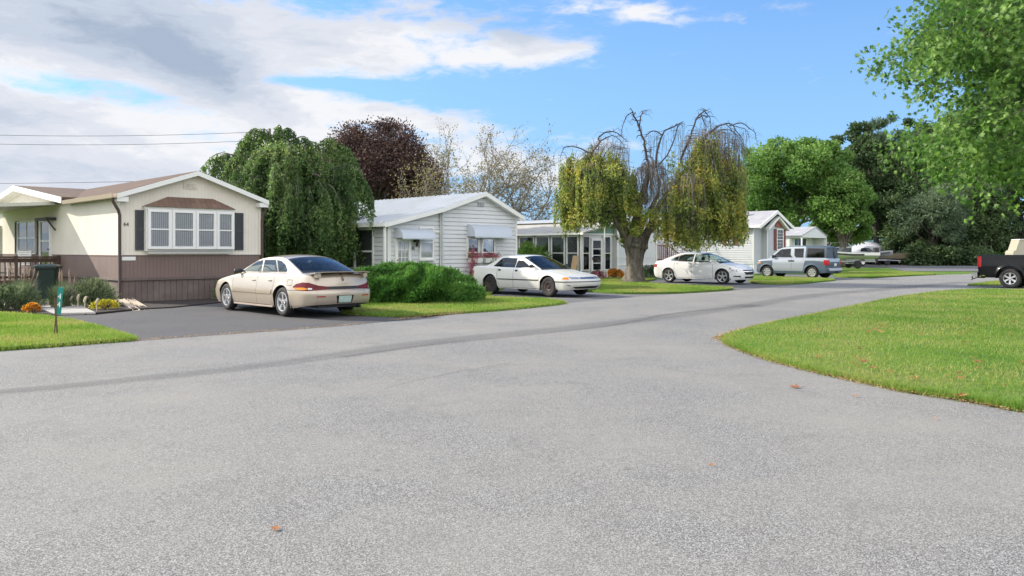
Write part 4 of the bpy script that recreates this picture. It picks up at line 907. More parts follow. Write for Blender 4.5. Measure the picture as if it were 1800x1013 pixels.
def bend(p0, p1, n=6, wob=.1, up=.0):
    p0 = np.array(p0, float); p1 = np.array(p1, float); L = np.linalg.norm(p1 - p0); pts = [p0]
    for i in range(1, n):
        f = i / n; q = p0 + (p1 - p0) * f + RNG.normal(size=3) * wob * L * .3; q[2] += up * L * math.sin(PI * f); pts.append(q)
    pts.append(p1); return pts
def radii(r0, r1, n, pw=1.0): return [r0 + (r1 - r0) * (i / (n - 1)) ** pw for i in range(n)]
def tree_parts(name, base, label, cat, group, trunk_mb, trunk_mat, V, F, leaf_mat):
    e = empty(name, base); tag(e, label, cat, group); b = Vector(base)
    t = trunk_mb.build('trunk', trunk_mat, None, smooth=True); t.parent = e; t.location = -b
    c = np_mesh('crown', V - np.array(base), F, leaf_mat, e); return e, t, c
def blob_leaves(centres, rad, n, size, shape=DIAMOND, up=.3, flat=.8, shell=.5):
    """leaves in clumps round the given centres"""
    C = np.array(centres); k = RNG.integers(0, len(C), n); r_ = np.array(rad)[k] if hasattr(rad, '__len__') else np.full(n, rad)
    d = unit(RNG.normal(size=(n, 3))); rr = r_ * (shell + (1 - shell) * RNG.random(n)) * RNG.random(n) ** .25
    P = C[k] + d * rr[:, None] * np.array([1, 1, flat]); D = d + RNG.normal(size=(n, 3)) * .8; D[:, 2] -= .2
    N = d * .8 + np.array([0, 0, up]) + RNG.normal(size=(n, 3)) * .55
    return leaf_mesh(P, D, RNG.uniform(size[0], size[1], n), shape, N)
def crown_centres(c, rx, rz, n, low=-.75, rough=.07):
    out = []
    while len(out) < n:
        d = unit(RNG.normal(size=(1, 3)))[0]; rr = RNG.random() ** .4 * (1 + RNG.normal() * rough * .5)
        if d[2] < low: continue
        out.append((c[0] + d[0] * rx * rr, c[1] + d[1] * rx * rr, c[2] + d[2] * rz * rr))
    return out
def big_tree(name, u, uw, vt, vb, Y, m, label, cat='tree', group=None, clump=.16, nleaf=9000, lsize=(.3, .6), trunk_r=.35, shape=DIAMOND, ncl=70, flat=.75):
    X = (u - 900) / FOC * Y; rx = uw / FOC * Y; zt = at(u, vt, Y)[2]; zb = max(at(u, vb, Y)[2], .4); rz = (zt - zb) / 2; c = (X, Y, (zt + zb) / 2)
    k = 1 - clump; nleaf = int(nleaf * 1.9); lsize = (lsize[0] * .72, lsize[1] * .72); C = crown_centres(c, rx * k, rz * k, ncl); R_ = RNG.uniform(.6, 1.25, len(C)) * rx * clump * 1.35
    V, F = blob_leaves(C, R_, nleaf, lsize, shape, flat=flat)
    mb = MB(); mb.tube(bend((X, Y, -.05), (X, Y, zb + rz), 5, .02), radii(trunk_r, trunk_r * .5, 6), 10)
    for q in C[:14]: mb.tube(bend((X, Y, zb + rz * random.uniform(.1, .7)), q, 4, .1, .05), radii(trunk_r * .3, .03, 5), 6)
    return tree_parts(name, (X, Y, 0), label, cat, group, mb, M_BARK, V, F, m)
WG = 'trees of the wood behind the boats and the far parking lot'
big_tree('green_tree', 1400, 118, 212, 452, 78, M_GREEN, 'tall bright green leafy tree behind the grey home with maroon shutters', 'tree', None, .15, 26000, (.25, .55), ncl=110)
big_tree('green_tree', 1322, 55, 252, 440, 86, M_GREEN, 'lower green tree half hidden behind the right side of the pollarded tree', 'tree', None, .2, 9000, (.3, .55))
big_tree('green_tree', 1480, 62, 290, 462, 74, M_GREEN, 'shady green tree hanging low over the boats', 'tree', None, .18, 12000, (.25, .5))
big_tree('dark_tree', 1520, 84, 196, 455, 98, M_DARK, 'dark tree with uneven top just right of the bright green tree', 'tree', None, .15, 14000, (.35, .7), ncl=90)
big_tree('pine_tree', 1558, 56, 184, 450, 102, M_PINE, 'dark slender conifer rising above the wood left of centre', 'tree', None, .16, 12000, (.35, .8), shape=SLIM, ncl=80)
big_tree('dark_tree', 1640, 70, 180, 452, 96, M_DARK, 'dark round tree in the middle of the wood', 'tree', None, .16, 13000, (.35, .7), ncl=80)
big_tree('pine_tree', 1690, 92, 148, 450, 104, M_PINE, 'tallest dark conifer of the wood, behind the near leafy branches', 'tree', None, .15, 15000, (.4, .85), shape=SLIM, ncl=90)
big_tree('pine_tree', 1640, 70, 318, 461, 84, M_PINE, 'grey green conifer with low branches at the edge of the far parking lot', 'tree', None, .2, 12000, (.3, .65), shape=SLIM)
big_tree('dark_tree', 1540, 70, 206, 455, 93, M_DARK, 'dark full tree behind the boats, just right of the bright green tree', 'tree', None, .16, 14000, (.35, .7), ncl=90)
big_tree('dark_tree', 1600, 66, 183, 455, 108, M_DARK, 'dark broad tree filling the gap between the two conifers of the wood', 'tree', None, .17, 14000, (.35, .7), ncl=90)
big_tree('green_tree', 1455, 62, 225, 450, 92, M_GREEN, 'rounded green tree between the bright green tree and the dark wood', 'tree', None, .17, 11000, (.3, .6), ncl=80)
big_tree('dark_tree', 1785, 90, 175, 448, 98, M_DARK, 'dark tree behind the camper at the right end of the wood', 'tree', None, .15, 14000, (.4, .75), ncl=80)
big_tree('dark_tree', 1730, 62, 330, 458, 88, M_DARK, 'low dark tree at the wood edge left of the camper', 'tree', None, .2, 9000, (.3, .6))
big_tree('dark_tree', 1870, 95, 170, 455, 92, M_DARK, 'dark tree beyond the right edge of the view', 'tree', None, .15, 8000, (.4, .75))
# brush under the wood: one uncountable mass
C = [at(random.uniform(1450, 1990), random.uniform(415, 455), random.uniform(96, 112)) for k in range(230)]
C = [(c[0], c[1], max(c[2], .8)) for c in C]; V, F = blob_leaves(C, 2.2, 26000, (.3, .7)); tag(np_mesh('undergrowth', V, F, M_DARK), 'dark undergrowth filling the wood edge behind the far lot', 'undergrowth', kind='stuff')
C = [at(random.uniform(1480, 1800), random.uniform(452, 456), random.uniform(89, 92)) for k in range(70)]; V, F = blob_leaves(C, .9, 12000, (.15, .4)); tag(np_mesh('undergrowth', V, F, M_GREEN), 'low green weeds along the far edge of the parking lot', 'undergrowth', kind='stuff')
C = [(math.sin(a) * 60, math.cos(a) * 60, random.uniform(1, 6)) for a in np.linspace(1.4, 4.2, 90)]; V, F = blob_leaves(C, 3.4, 16000, (.8, 1.5)); tag(np_mesh('distant_wood', V, F, M_DARK), 'wood behind the viewer, reflected in the windows', 'wood', kind='stuff')
C = [at(random.uniform(1560, 1740), random.triangular(300, 458, 400), random.uniform(85, 92)) for k in range(150)] + [at(random.uniform(1590, 1740), random.triangular(425, 462, 455), random.uniform(81, 84)) for k in range(34)]; C = [(c[0], c[1], max(c[2], .3)) for c in C]
V, F = blob_leaves(C, [random.uniform(.5, 1.7) for c in C], 40000, (.18, .42)); tag(np_mesh('undergrowth', V, F, M_DARK), 'dark saplings and brush at the foot of the wood by the far lot', 'undergrowth', kind='stuff')
# purple tree
e_, t_, c_ = big_tree('purple_tree', 660, 128, 201, 430, 48, M_PURPLE, 'dark purple leaved tree behind the weeping tree and the metal roof', 'tree', None, .17, 42000, (.12, .27), ncl=260, flat=.95)
# sparse tree: multi stemmed, many fine twigs, few leaves
def sparse_tree(u0, Y, vb):
    base = Vector(((u0 - 900) / FOC * Y, Y, 0)); mb = MB(); LP = []; LD_ = []
    def grow(p, d, L, r, lv):
        n = 5; pts = [p]; q = p.copy(); dd = d.copy()
        for i in range(n):
            dd = (dd + Vector(RNG.normal(size=3)) * .16 + Vector((0, 0, .05))).normalized(); q = q + dd * L / n; pts.append(q.copy())
            if lv >= 3 and RNG.random() < .75: LP.append(tuple(q)); LD_.append(tuple(dd + Vector(RNG.normal(size=3))))
        mb.tube(pts, radii(r, r * .55, n + 1), 5 if lv < 2 else 3, caps=False)
        if lv < 4:
            for k in range((5, 4, 4, 3)[lv]):
                i = random.randint(2, n); a = Vector(RNG.normal(size=3)); a = (dd + a * (.62 if lv else .5)).normalized()
                grow(pts[i], a, L * random.uniform(.55, .75), r * .5, lv + 1)
    for k in range(7):
        a = k / 7 * 2 * PI; grow(base + Vector((.12 * math.cos(a), .12 * math.sin(a), 0)), Vector((.62 * math.cos(a) + .10, .5 * math.sin(a), 1)).normalized(), 5.3, .14, 0)
    P = np.array(LP)[::2]; P = np.repeat(P, 2, 0) + RNG.normal(size=(len(P) * 2, 3)) * .12; D = np.repeat(np.array(LD_)[::2], 2, 0) + RNG.normal(size=P.shape)
    V, F = leaf_mesh(P, D, RNG.uniform(.10, .20, len(P)), DIAMOND)
    tree_parts('sparse_tree', tuple(base), 'nearly bare many stemmed tree with thin pale twigs behind the metal roof', 'tree', None, mb, M_TWIG, V, F, M_SPARSE)
sparse_tree(852, 62, 380)
# scrubby brown half of it, in front of the purple tree
def scrub(u, Y):
    base = Vector(((u - 900) / FOC * Y, Y, 0)); mb = MB(); P = []; 
    for k in range(60):
        a = random.uniform(0, 2 * PI); tip = base + Vector((math.cos(a) * random.uniform(.2, 1.7), math.sin(a) * random.uniform(.2, 1.5), random.uniform(3.2, 6.2))); pts = bend(base, tip, 6, .12); mb.tube(pts, radii(.03, .006, 7), 4, caps=False)
        for q in pts[2:]:
            for j in range(14): P.append(q + RNG.normal(size=3) * .28)
    P = np.array(P); V, F = leaf_mesh(P, RNG.normal(size=P.shape), RNG.uniform(.06, .15, len(P)), DIAMOND)
    tree_parts('brown_shrub_tree', tuple(base), 'scrubby tan leaved small tree in front of the purple tree', 'tree', None, mb, M_TWIG, V, F, M_SPARSE)
scrub(748, 42)
# ---- weeping trees
def strands(domes, mb, twig_r=.006, leaf_gap=.05, lsize=(.05, .09), dens=1.0, leafless=0.0, sway=.10, per=9):
    """domes: (cx,cy,r, ztop, zshoulder, zbot, n): fronds of hanging strands from an umbrella of arching twigs"""
    P = []; D = []
    for (cx, cy, r, zt, zs, zb, n) in domes:
        hub = np.array([cx, cy, zs - .3])
        for kf in range(max(3, int(n * dens / per))):
            a0 = random.uniform(0, 2 * PI); q0 = math.sqrt(random.uniform(.05, 1.0)) * (1 + random.gauss(0, .10)); fr = random.uniform(.10, .26) * (.6 + r * .3)
            fx = cx + math.cos(a0) * r * q0; fy = cy + math.sin(a0) * r * q0
            f0 = zs + (zt - zs) * math.sqrt(max(0, 1 - min(q0, 1) ** 2)) + random.gauss(0, .16); f1 = max(zb + random.expovariate(1 / .7) + (1 - min(q0, 1)) * .3, .25)
            if random.random() < .6 and f0 - zb > 1.2: f0 -= random.random() * (f0 - zb) * .55; f1 = max(zb + random.random() * .3, f0 - random.uniform(.6, 1.6))
            top = np.array([fx, fy, f0]); inner = hub + (top - hub) * .3; inner[2] = max(zs, f0 - .35); m_ = 6; arch = []
            for i in range(m_ + 1):
                f = i / m_; p = inner * (1 - f) + top * f; p[2] += math.sin(PI * f * .8) * .3; arch.append(p)
            mb.tube(arch, radii(.018, twig_r, m_ + 1), 3, caps=False)
            for k in range(per):
                w = random.random() ** .7; an = random.uniform(0, 2 * PI); x = fx + math.cos(an) * fr * w; y = fy + math.sin(an) * fr * w
                z0 = f0 - w * .35 + random.gauss(0, .05); L = (f0 - f1) * (1 - .55 * w * random.random()) - w * .3
                if L < .2: continue
                bare = random.random() < leafless; ns = max(3, int(L / .3)); sx_, sy_ = (fx - x) * .5 / ns, (fy - y) * .5 / ns; px_, py_ = x, y; hang = [np.array([x, y, z0])]
                for i in range(1, ns + 1): px_ += sx_ + random.gauss(0, .02); py_ += sy_ + random.gauss(0, .02); hang.append(np.array([px_, py_, z0 - L * i / ns]))
                if bare or k % 4 == 0: mb.tube(hang, radii(twig_r, twig_r * .5, ns + 1), 3, caps=False)
                if not bare:
                    for i in range(ns):
                        A, B = hang[i], hang[i + 1]; c_ = int(np.linalg.norm(B - A) / leaf_gap) + 1
                        for j in range(c_): P.append(A + (B - A) * ((j + random.random()) / c_) + RNG.normal(size=3) * .035); d = RNG.normal(size=3) * .6; d[2] -= 1.0; D.append(d)
    P = np.array(P); D = np.array(D); return leaf_mesh(P, D, RNG.uniform(lsize[0], lsize[1], len(P)), ([(0, 0, 0), (.26, .45, .05), (0, 1, -.05), (-.26, .45, .05)], [(0, 1, 2, 3)]))
def weep_arcs(cx, cy, R_, zt, zb, n, mb, strand=(.25, 1.1), lsize=(.07, .13), gap=.045, extra=(), drop=(.5, 1.3), gapk=6, leafless=0.0):
    """drooping crown: branches arch up and out, turn down at their tips and trail short leafy strands"""
    P = []; D = []; arcs = list(extra)
    for k in range(n):
        f = random.random() ** .8; z = zb + .9 + (zt - zb - .9) * f; rz = R_ * math.sqrt(max(.05, 1 - ((z - zb - .9) / (zt - zb - .6)) ** 2.2)); q = random.uniform(.45, 1.0) * (1 + random.gauss(0, .05)); a = random.uniform(0, 2 * PI)
        u = Vector((math.cos(a), math.sin(a), 0)); c = Vector((cx, cy, 0)); L = random.uniform(.5, 1.1)
        S = c + u * max(0, rz * q - L * 1.3) + Vector((0, 0, z - .55)); K = c + u * (rz * q - L * .45) + Vector((0, 0, z + .35)); E = c + u * (rz * q) + Vector((0, 0, z - random.uniform(*drop))); arcs.append((S, K, E))
    for (S, K, E) in arcs:
        pts = []
        for i in range(11): t = i / 10; pts.append(S * (1 - t) ** 2 + K * 2 * t * (1 - t) + E * t * t)
        mb.tube(pts, radii(.024, .005, 11), 4, caps=False)
        for i in range(2, 11):
            for r_ in range(gapk // 2 if i < 5 else gapk // 2 + 1):
                p0 = pts[i - 1].lerp(pts[i], random.random()); L = random.uniform(*strand) * (.45 + .75 * i / 10); L = min(L, max(.15, p0.z - zb + random.uniform(0, .4)))
                off = Vector((random.gauss(0, .09), random.gauss(0, .09), 0)); ns = max(2, int(L / .2)); bare = random.random() < leafless; hang = [p0]
                for j in range(1, ns + 1): hang.append(p0 + off * (j / ns) ** .6 * 1.3 + Vector((random.gauss(0, .012), random.gauss(0, .012), -L * j / ns)))
                if bare or random.random() < .25: mb.tube(hang, radii(.006, .003, ns + 1), 3, caps=False)
                if bare: continue
                m_ = int(L / gap) + 2
                for j in range(m_):
                    t = random.random() * ns; i0 = min(int(t), ns - 1); q = hang[i0].lerp(hang[i0 + 1], t - i0); P.append((q.x + random.gauss(0, .035), q.y + random.gauss(0, .035), q.z + random.gauss(0, .03))); d = RNG.normal(size=3) * .6; d[2] -= 1; D.append(d)
    P = np.array(P); D = np.array(D); return leaf_mesh(P, D, RNG.uniform(lsize[0], lsize[1], len(P)), ([(0, 0, 0), (.26, .45, .05), (0, 1, -.05), (-.26, .45, .05)], [(0, 1, 2, 3)]))
def pxa(Y, *pts): return tuple(Vector(at(u, v, Y)) for u, v in pts)
def wood(mb, uv, Y, r0, r1, n=8, dy=0.0):
    pts = [Vector(at(u, v, Y + dy * i)) for i, (u, v) in enumerate(uv)]; P = smooth3(pts, 3); P = [P[0]] + [p + Vector(RNG.normal(size=3) * .022) for p in P[1:]]; mb.tube(P, radii(r0, r1, len(P)), n, caps=False)
    if n == 5:
        for p in P[2:]:
            for q in range(2):
                L = random.uniform(.15, .55); a = Vector((random.gauss(0, .8), random.gauss(0, .8), random.uniform(-.3, .6))).normalized() * L; mb.tube([p, p + a * .6, p + a + Vector((0, 0, -L * .5))], [r1 * .8, r1 * .5, .003], 3, caps=False)
def smooth3(P, n):
    out = []
    for i in range(len(P) - 1):
        p0 = P[max(i - 1, 0)]; p1 = P[i]; p2 = P[i + 1]; p3 = P[min(i + 2, len(P) - 1)]
        for k in range(n):
            t = k / n; out.append(.5 * ((2 * p1) + (p2 - p0) * t + (2 * p0 - 5 * p1 + 4 * p2 - p3) * t * t + (3 * p1 - p0 - 3 * p2 + p3) * t ** 3))
    out.append(P[-1]); return out
# weeping tree beside the first home
YA = 30.4; XA = -8.55; k_ = YA / FOC
def dm(u, v0, v1, v2, rpx, n, Y, dy=0.0):
    """dome from picture column u, top v0, shoulder v1, bottom v2"""
    Y += dy; return ((u - 900) / FOC * Y, Y, rpx / FOC * Y, at(u, v0, Y)[2], at(u, v1, Y)[2], at(u, v2, Y)[2], n)
mb = MB(); tb_ = (XA, YA, 0); mb.tube([(XA, YA, -.05), (XA, YA, .3), (XA + .05, YA, 1.2), (XA, YA, 2.4)], [.34, .25, .22, .24], 12)
for a in range(9):
    an = a / 9 * 2 * PI; mb.tube(smooth3([Vector((XA, YA, 2.2)), Vector((XA + math.cos(an) * .7, YA + math.sin(an) * .7, 3.6)), Vector((XA + math.cos(an) * 1.5, YA + math.sin(an) * 1.4, 4.3)), Vector((XA + math.cos(an) * 2.0, YA + math.sin(an) * 1.9, 4.2))], 4), radii(.09, .02, 13), 6, caps=False)
DA = [dm(500, 240, 300, 430, 118, 760, YA), dm(395, 255, 275, 345, 40, 110, YA, .3), dm(360, 258, 272, 300, 20, 40, YA, .2), dm(465, 213, 245, 330, 44, 150, YA, .4), dm(440, 222, 262, 420, 40, 110, YA, -.6), dm(510, 222, 255, 380, 45, 140, YA, -1), dm(375, 258, 272, 318, 30, 34, YA, 0), dm(415, 262, 290, 430, 42, 120, YA, .2),
      dm(598, 230, 290, 432, 50, 300, YA, .3), dm(545, 225, 280, 445, 66, 340, YA, -1.4), dm(622, 300, 330, 445, 34, 120, YA, -.4), dm(470, 330, 350, 442, 60, 160, YA, -1.8), dm(555, 330, 360, 446, 60, 200, YA, -2.0)]
EX = [pxa(YA, (440, 300), (385, 235), (350, 305)), pxa(YA, (440, 295), (395, 245), (372, 300)), pxa(YA - .3, (450, 300), (410, 240), (395, 310)), pxa(YA, (480, 262), (445, 190), (423, 262)), pxa(YA, (485, 262), (462, 195), (446, 255)), pxa(YA + .4, (470, 260), (500, 185), (492, 250)),
      pxa(YA, (480, 262), (508, 188), (528, 262)), pxa(YA, (500, 262), (545, 212), (548, 275)), pxa(YA - .4, (520, 270), (560, 225), (565, 280)), pxa(YA, (550, 270), (585, 210), (605, 280)), pxa(YA, (560, 275), (610, 225), (628, 290)), pxa(YA - 1, (580, 320), (640, 280), (655, 350)), pxa(YA - 1, (580, 300), (630, 270), (645, 330)),
      pxa(YA - 2.2, (500, 360), (480, 325), (468, 365)), pxa(YA - 2.4, (520, 390), (500, 350), (490, 395)), pxa(YA - 2.5, (540, 380), (565, 340), (562, 390)), pxa(YA + .2, (455, 270), (430, 215), (412, 270))] * 2
V, F = weep_arcs(XA + .1, YA, 3.15, 5.75, 1.25, 330, mb, extra=EX, strand=(.3, 1.25), gap=.042)
C = [(XA + random.gauss(0, .9), YA + random.gauss(0, .9), random.uniform(1.8, 5.2)) for k in range(40)]; V2, F2 = blob_leaves(C, .8, 9000, (.08, .16), ([(0, 0, 0), (.26, .45, .05), (0, 1, -.05), (-.26, .45, .05)], [(0, 1, 2, 3)]))
V, F = np.vstack([V, V2]), np.vstack([F, F2 + len(V)])
tree_parts('weeping_tree', tb_, 'full green weeping tree between the brown and cream home and the metal roofed home', 'tree', None, mb, M_BARK, V, F, M_CHERRY)
# pollarded weeping tree in the middle
YD = 36.8; XD = at(1115, 498, YD)[0]; kk = YD / FOC; mb = MB()
prof = [(.60, -.05), (.50, .12), (.41, .4), (.38, .9), (.40, 1.35), (.49, 1.62), (.56, 1.85), (.53, 2.0), (.44, 2.2)]
rings = []
for r_, z in prof:
    ring = []
    for k in range(18):
        a = 2 * PI * k / 18; rr = r_ * (1 + .13 * math.sin(3 * a + z) + .07 * math.sin(7 * a + z * 5) + random.uniform(-.03, .03) + (.10 * math.sin(5 * a) if z < .3 else 0)); ring.append((XD + rr * math.cos(a), YD + rr * math.sin(a), z))
    rings.append(ring)
mb.loft(rings, caps=False)
for a in range(14):
    an = random.uniform(0, 6.28); c = (XD + .5 * math.cos(an), YD + .5 * math.sin(an), random.uniform(1.6, 2.05)); s_ = random.uniform(.08, .16)
    mb.tube([(c[0] - .02, c[1], c[2] - s_), (c[0], c[1], c[2] - s_ * .5), (c[0], c[1], c[2] + s_ * .4), (c[0] + .02, c[1], c[2] + s_)], [s_ * .3, s_, s_ * .9, s_ * .2], 8)
for uv, r0, r1, dy in (([(1108, 432), (1096, 400), (1090, 350), (1062, 300), (1045, 285)], .26, .06, -.1), ([(1125, 435), (1142, 400), (1160, 360), (1200, 310), (1235, 280)], .24, .06, .1), ([(1115, 430), (1118, 380), (1135, 320), (1140, 285)], .22, .08, .0), ([(1120, 430), (1130, 390), (1158, 340), (1154, 295)], .15, .05, .3),
                      ([(1110, 430), (1085, 395), (1075, 360)], .18, .04, -.6), ([(1122, 430), (1150, 400), (1185, 375)], .18, .04, -.5), ([(1180, 375), (1200, 340), (1215, 290)], .10, .05, -.2)): wood(mb, uv, YD, r0, r1, 8, dy)
trunk_mb = mb; bare = MB()
for uv, r0, r1, dy in (([(1140, 290), (1137, 274), (1132, 246), (1123, 222), (1112, 196)], .075, .035, 0), ([(1124, 222), (1127, 205), (1133, 193)], .035, .02, 0), ([(1113, 197), (1102, 205), (1094, 222), (1092, 240)], .03, .01, .1),
        ([(1152, 295), (1158, 253), (1168, 232), (1189, 220), (1198, 215)], .06, .02, .2), ([(1165, 238), (1147, 230), (1135, 240)], .035, .015, .2), ([(1156, 294), (1178, 262), (1189, 229), (1194, 219)], .04, .015, -.2), ([(1150, 297), (1145, 275), (1143, 260)], .04, .02, .3),
        ([(1199, 290), (1199, 277), (1213, 239), (1223, 211), (1239, 196), (1244, 208)], .07, .02, .2), ([(1223, 212), (1232, 204), (1246, 205), (1248, 216)], .03, .012, 0), ([(1232, 200), (1236, 216), (1246, 222)], .025, .01, .1), ([(1236, 198), (1240, 193), (1242, 196)], .02, .012, .1),
        ([(1042, 275), (1042, 265), (1054, 251), (1052, 241), (1070, 232), (1085, 234), (1102, 249)], .06, .015, .1), ([(1054, 250), (1066, 242), (1082, 240), (1098, 260)], .035, .012, -.3), ([(1045, 272), (1020, 262), (1000, 257), (990, 262), (985, 280)], .035, .01, .1),
        ([(1216, 275), (1240, 239), (1272, 218), (1289, 222), (1306, 245)], .055, .015, .2), ([(1225, 262), (1255, 228), (1276, 220), (1292, 236)], .04, .012, -.4), ([(1282, 221), (1303, 217), (1320, 227), (1328, 240), (1330, 252)], .03, .008, .1), ([(1290, 222), (1308, 226), (1318, 240)], .02, .008, .2),
        ([(1168, 298), (1180, 300), (1178, 288)], .02, .01, .1), ([(1240, 240), (1262, 232), (1290, 232), (1310, 262)], .03, .01, .3)): wood(bare, uv, YD, r0, r1, 5, dy)
for k in range(150):   # hair-like bare twigs hanging from the dead limbs
    u, v = random.choice([(1095, 225), (1100, 250), (1150, 232), (1165, 240), (1190, 225), (1194, 222), (1235, 210), (1245, 210), (1262, 226), (1290, 226), (1310, 228), (1060, 240), (1080, 236), (1135, 240), (1178, 262), (1300, 235)])
    p = Vector(at(u + random.gauss(0, 6), v + random.gauss(0, 4) + 3, YD + random.gauss(0, .5))); L = random.uniform(.4, 1.6); bare.tube([p, p + Vector((random.gauss(0, .05), 0, -L * .5)), p + Vector((random.gauss(0, .1), 0, -L))], [.006, .005, .003], 3, caps=False)
tw = MB()
strands([dm(1145, 288, 320, 385, 30, 170, YD, -.2), dm(1250, 225, 262, 330, 60, 110, YD, .2), dm(1060, 255, 270, 330, 40, 60, YD), dm(1205, 300, 330, 400, 40, 60, YD, -1.2)], tw, .008, leafless=1.01, dens=1) if False else None
def bare_strands(domes, mb):
    for (cx, cy, r, zt, zs, zb, n) in domes:
        for k in range(n):
            a = random.uniform(0, 2 * PI); q = math.sqrt(random.random()); x = cx + math.cos(a) * r * q; y = cy + math.sin(a) * r * q
            z0 = zs + (zt - zs) * math.sqrt(1 - q * q) + random.gauss(0, .1); z1 = zb + random.expovariate(2); L = z0 - z1
            if L < .2: continue
            p = [Vector((x + (cx - x) * .4, y + (cy - y) * .4, z0 + .02)), Vector((x, y, z0))]; dx, dy = random.gauss(0, .06), random.gauss(0, .06)
            for i in range(1, 4): p.append(Vector((x + dx * i, y + dy * i, z0 - L * i / 3)))
            mb.tube(p, radii(.011, .004, 5), 3, caps=False)
bare_strands([dm(1145, 285, 312, 390, 30, 230, YD, -.3), dm(1250, 228, 262, 335, 58, 170, YD, .2), dm(1065, 255, 270, 330, 42, 90, YD), dm(1200, 305, 330, 410, 40, 90, YD, -1.2), dm(1290, 250, 270, 360, 30, 60, YD, 0)], tw)
DD = [dm(1048, 258, 300, 385, 64, 900, YD, .2), dm(1008, 268, 305, 402, 34, 330, YD, -.4), dm(1085, 275, 315, 378, 36, 330, YD, -.8), dm(1030, 300, 330, 405, 45, 360, YD, -1.2), dm(995, 285, 325, 405, 22, 160, YD, .6),
      dm(1240, 236, 285, 418, 66, 1000, YD, .3), dm(1200, 305, 340, 428, 44, 520, YD, -1.1), dm(1270, 270, 320, 425, 42, 500, YD, -.5), dm(1215, 300, 330, 425, 50, 420, YD, 1.0), dm(1172, 340, 370, 432, 24, 170, YD, -1.2), dm(1302, 290, 330, 410, 20, 120, YD, .3)]
V, F = strands(DD, tw, leaf_gap=.065, lsize=(.08, .15), leafless=.10, dens=.42)
for (u_, r_, vt_, vb_, n_, dy_) in ((1045, 64, 262, 392, 110, 0), (1000, 26, 268, 400, 30, 0), (1240, 68, 238, 425, 150, 0), (1195, 36, 300, 430, 60, -1.0), (1080, 32, 272, 372, 40, -.6), (1280, 36, 270, 420, 45, -.3)):
    Vx, Fx = weep_arcs((u_ - 900) / FOC * YD, YD + dy_, r_ / FOC * YD, at(u_, vt_, YD)[2], at(u_, vb_, YD)[2], n_, tw, strand=(.3, 1.2), lsize=(.08, .15), gap=.06, leafless=.12); V, F = np.vstack([V, Vx]), np.vstack([F, Fx + len(V)])
SH = ([(0, 0, 0), (.26, .45, .05), (0, 1, -.05), (-.26, .45, .05)], [(0, 1, 2, 3)])
C = [at(random.gauss(1112, 12), random.uniform(340, 425), YD + random.gauss(-.3, .4)) for k in range(34)]; V2, F2 = blob_leaves(C, .36, 3400, (.09, .17), SH)
C = [at(random.gauss(1235, 26), random.uniform(330, 400), YD + random.gauss(0, .9)) for k in range(30)] + [at(random.gauss(1045, 22), random.uniform(300, 350), YD + random.gauss(0, .8)) for k in range(22)]; V3, F3 = blob_leaves(C, .5, 6000, (.09, .17), SH)
F2 = F2 + len(V); V = np.vstack([V, V2]); F = np.vstack([F, F2]); F3 = F3 + len(V); V = np.vstack([V, V3]); F = np.vstack([F, F3])
e_, t_, c_ = tree_parts('pollarded_tree', (XD, YD, 0), 'pollarded weeping tree with thick knobbly trunk and bare dead top branches', 'tree', None, trunk_mb, M_BARK, V, F, M_POLL)
for nm, q, mm in (('bare_branches', bare, M_DKTWIG), ('hanging_twigs', tw, M_TWIG)):
    o = q.build(nm, mm, e_, smooth=True); o.location = (-XD, -YD, 0)
# ---- near maple, branches reaching in from the right
YF = 15.5; XF = 13.2; mb = MB(); mb.tube(bend((XF, YF, -.05), (XF + .1, YF, 9), 6, .02), radii(.34, .12, 7), 12)
tips = [(1538, 118), (1560, 132), (1548, 95), (1602, 28), (1640, 6), (1590, 148), (1625, 180), (1655, 120), (1690, 60), (1720, 15), (1690, 160), (1740, 100), (1780, 50), (1580, 268), (1566, 290), (1605, 292), (1625, 250), (1640, 225), (1660, 300), (1690, 262), (1700, 350), (1722, 376),
        (1742, 330), (1770, 300), (1790, 345), (1735, 210), (1770, 170), (1650, 340), (1680, 320), (1795, 230), (1715, 290), (1675, 205), (1760, 250), (1800, 110), (1660, 90), (1620, 60), (1745, 355), (1600, 130), (1630, 150), (1655, 275)]
STAR = star(curl=.15); C = []; LPs = []; LNs = []
def cn(): return np.array([-.35, -.35, .65]) + RNG.normal(size=3) * .55
tips = [(u + (12 if v > 200 else 0), v - 28 if v > 300 else v) for u, v in tips]
for i, (u, v) in enumerate(tips):
    dp = random.uniform(-1.6, 1.6); tip = Vector(at(u, v, YF + dp)); st = Vector((XF - 2.2, YF + dp * .4, tip.z * .9 + 1.0)); P = bend(st, tip, 8, .22, .07)
    mb.tube(P, radii(.025, .004, 9), 5, caps=False)
    for j in range(3, 9):
        for q in range(5 if j < 8 else 6):
            c = np.array(P[j]) + RNG.normal(size=3) * np.array([.18, .2, .11])
            n_ = cn()
            for w_ in range(6): LPs.append(c + RNG.normal(size=3) * .11); LNs.append(n_)
for k in range(7): mb.tube(bend((XF, YF, 2.5 + k), (XF - 2.2 - random.random(), YF + random.uniform(-1.5, 1.5), 3.4 + k), 6, .15, .05), radii(.10, .03, 7), 6, caps=False)
MASS = [(1830, -60), (1672, -40), (1655, 10), (1622, 40), (1608, 75), (1600, 100), (1650, 108), (1700, 118), (1750, 140), (1742, 172), (1700, 190), (1662, 215), (1645, 240), (1690, 246), (1712, 275), (1745, 300), (1790, 275), (1830, 290)]
pc = scatter(MASS, 900)
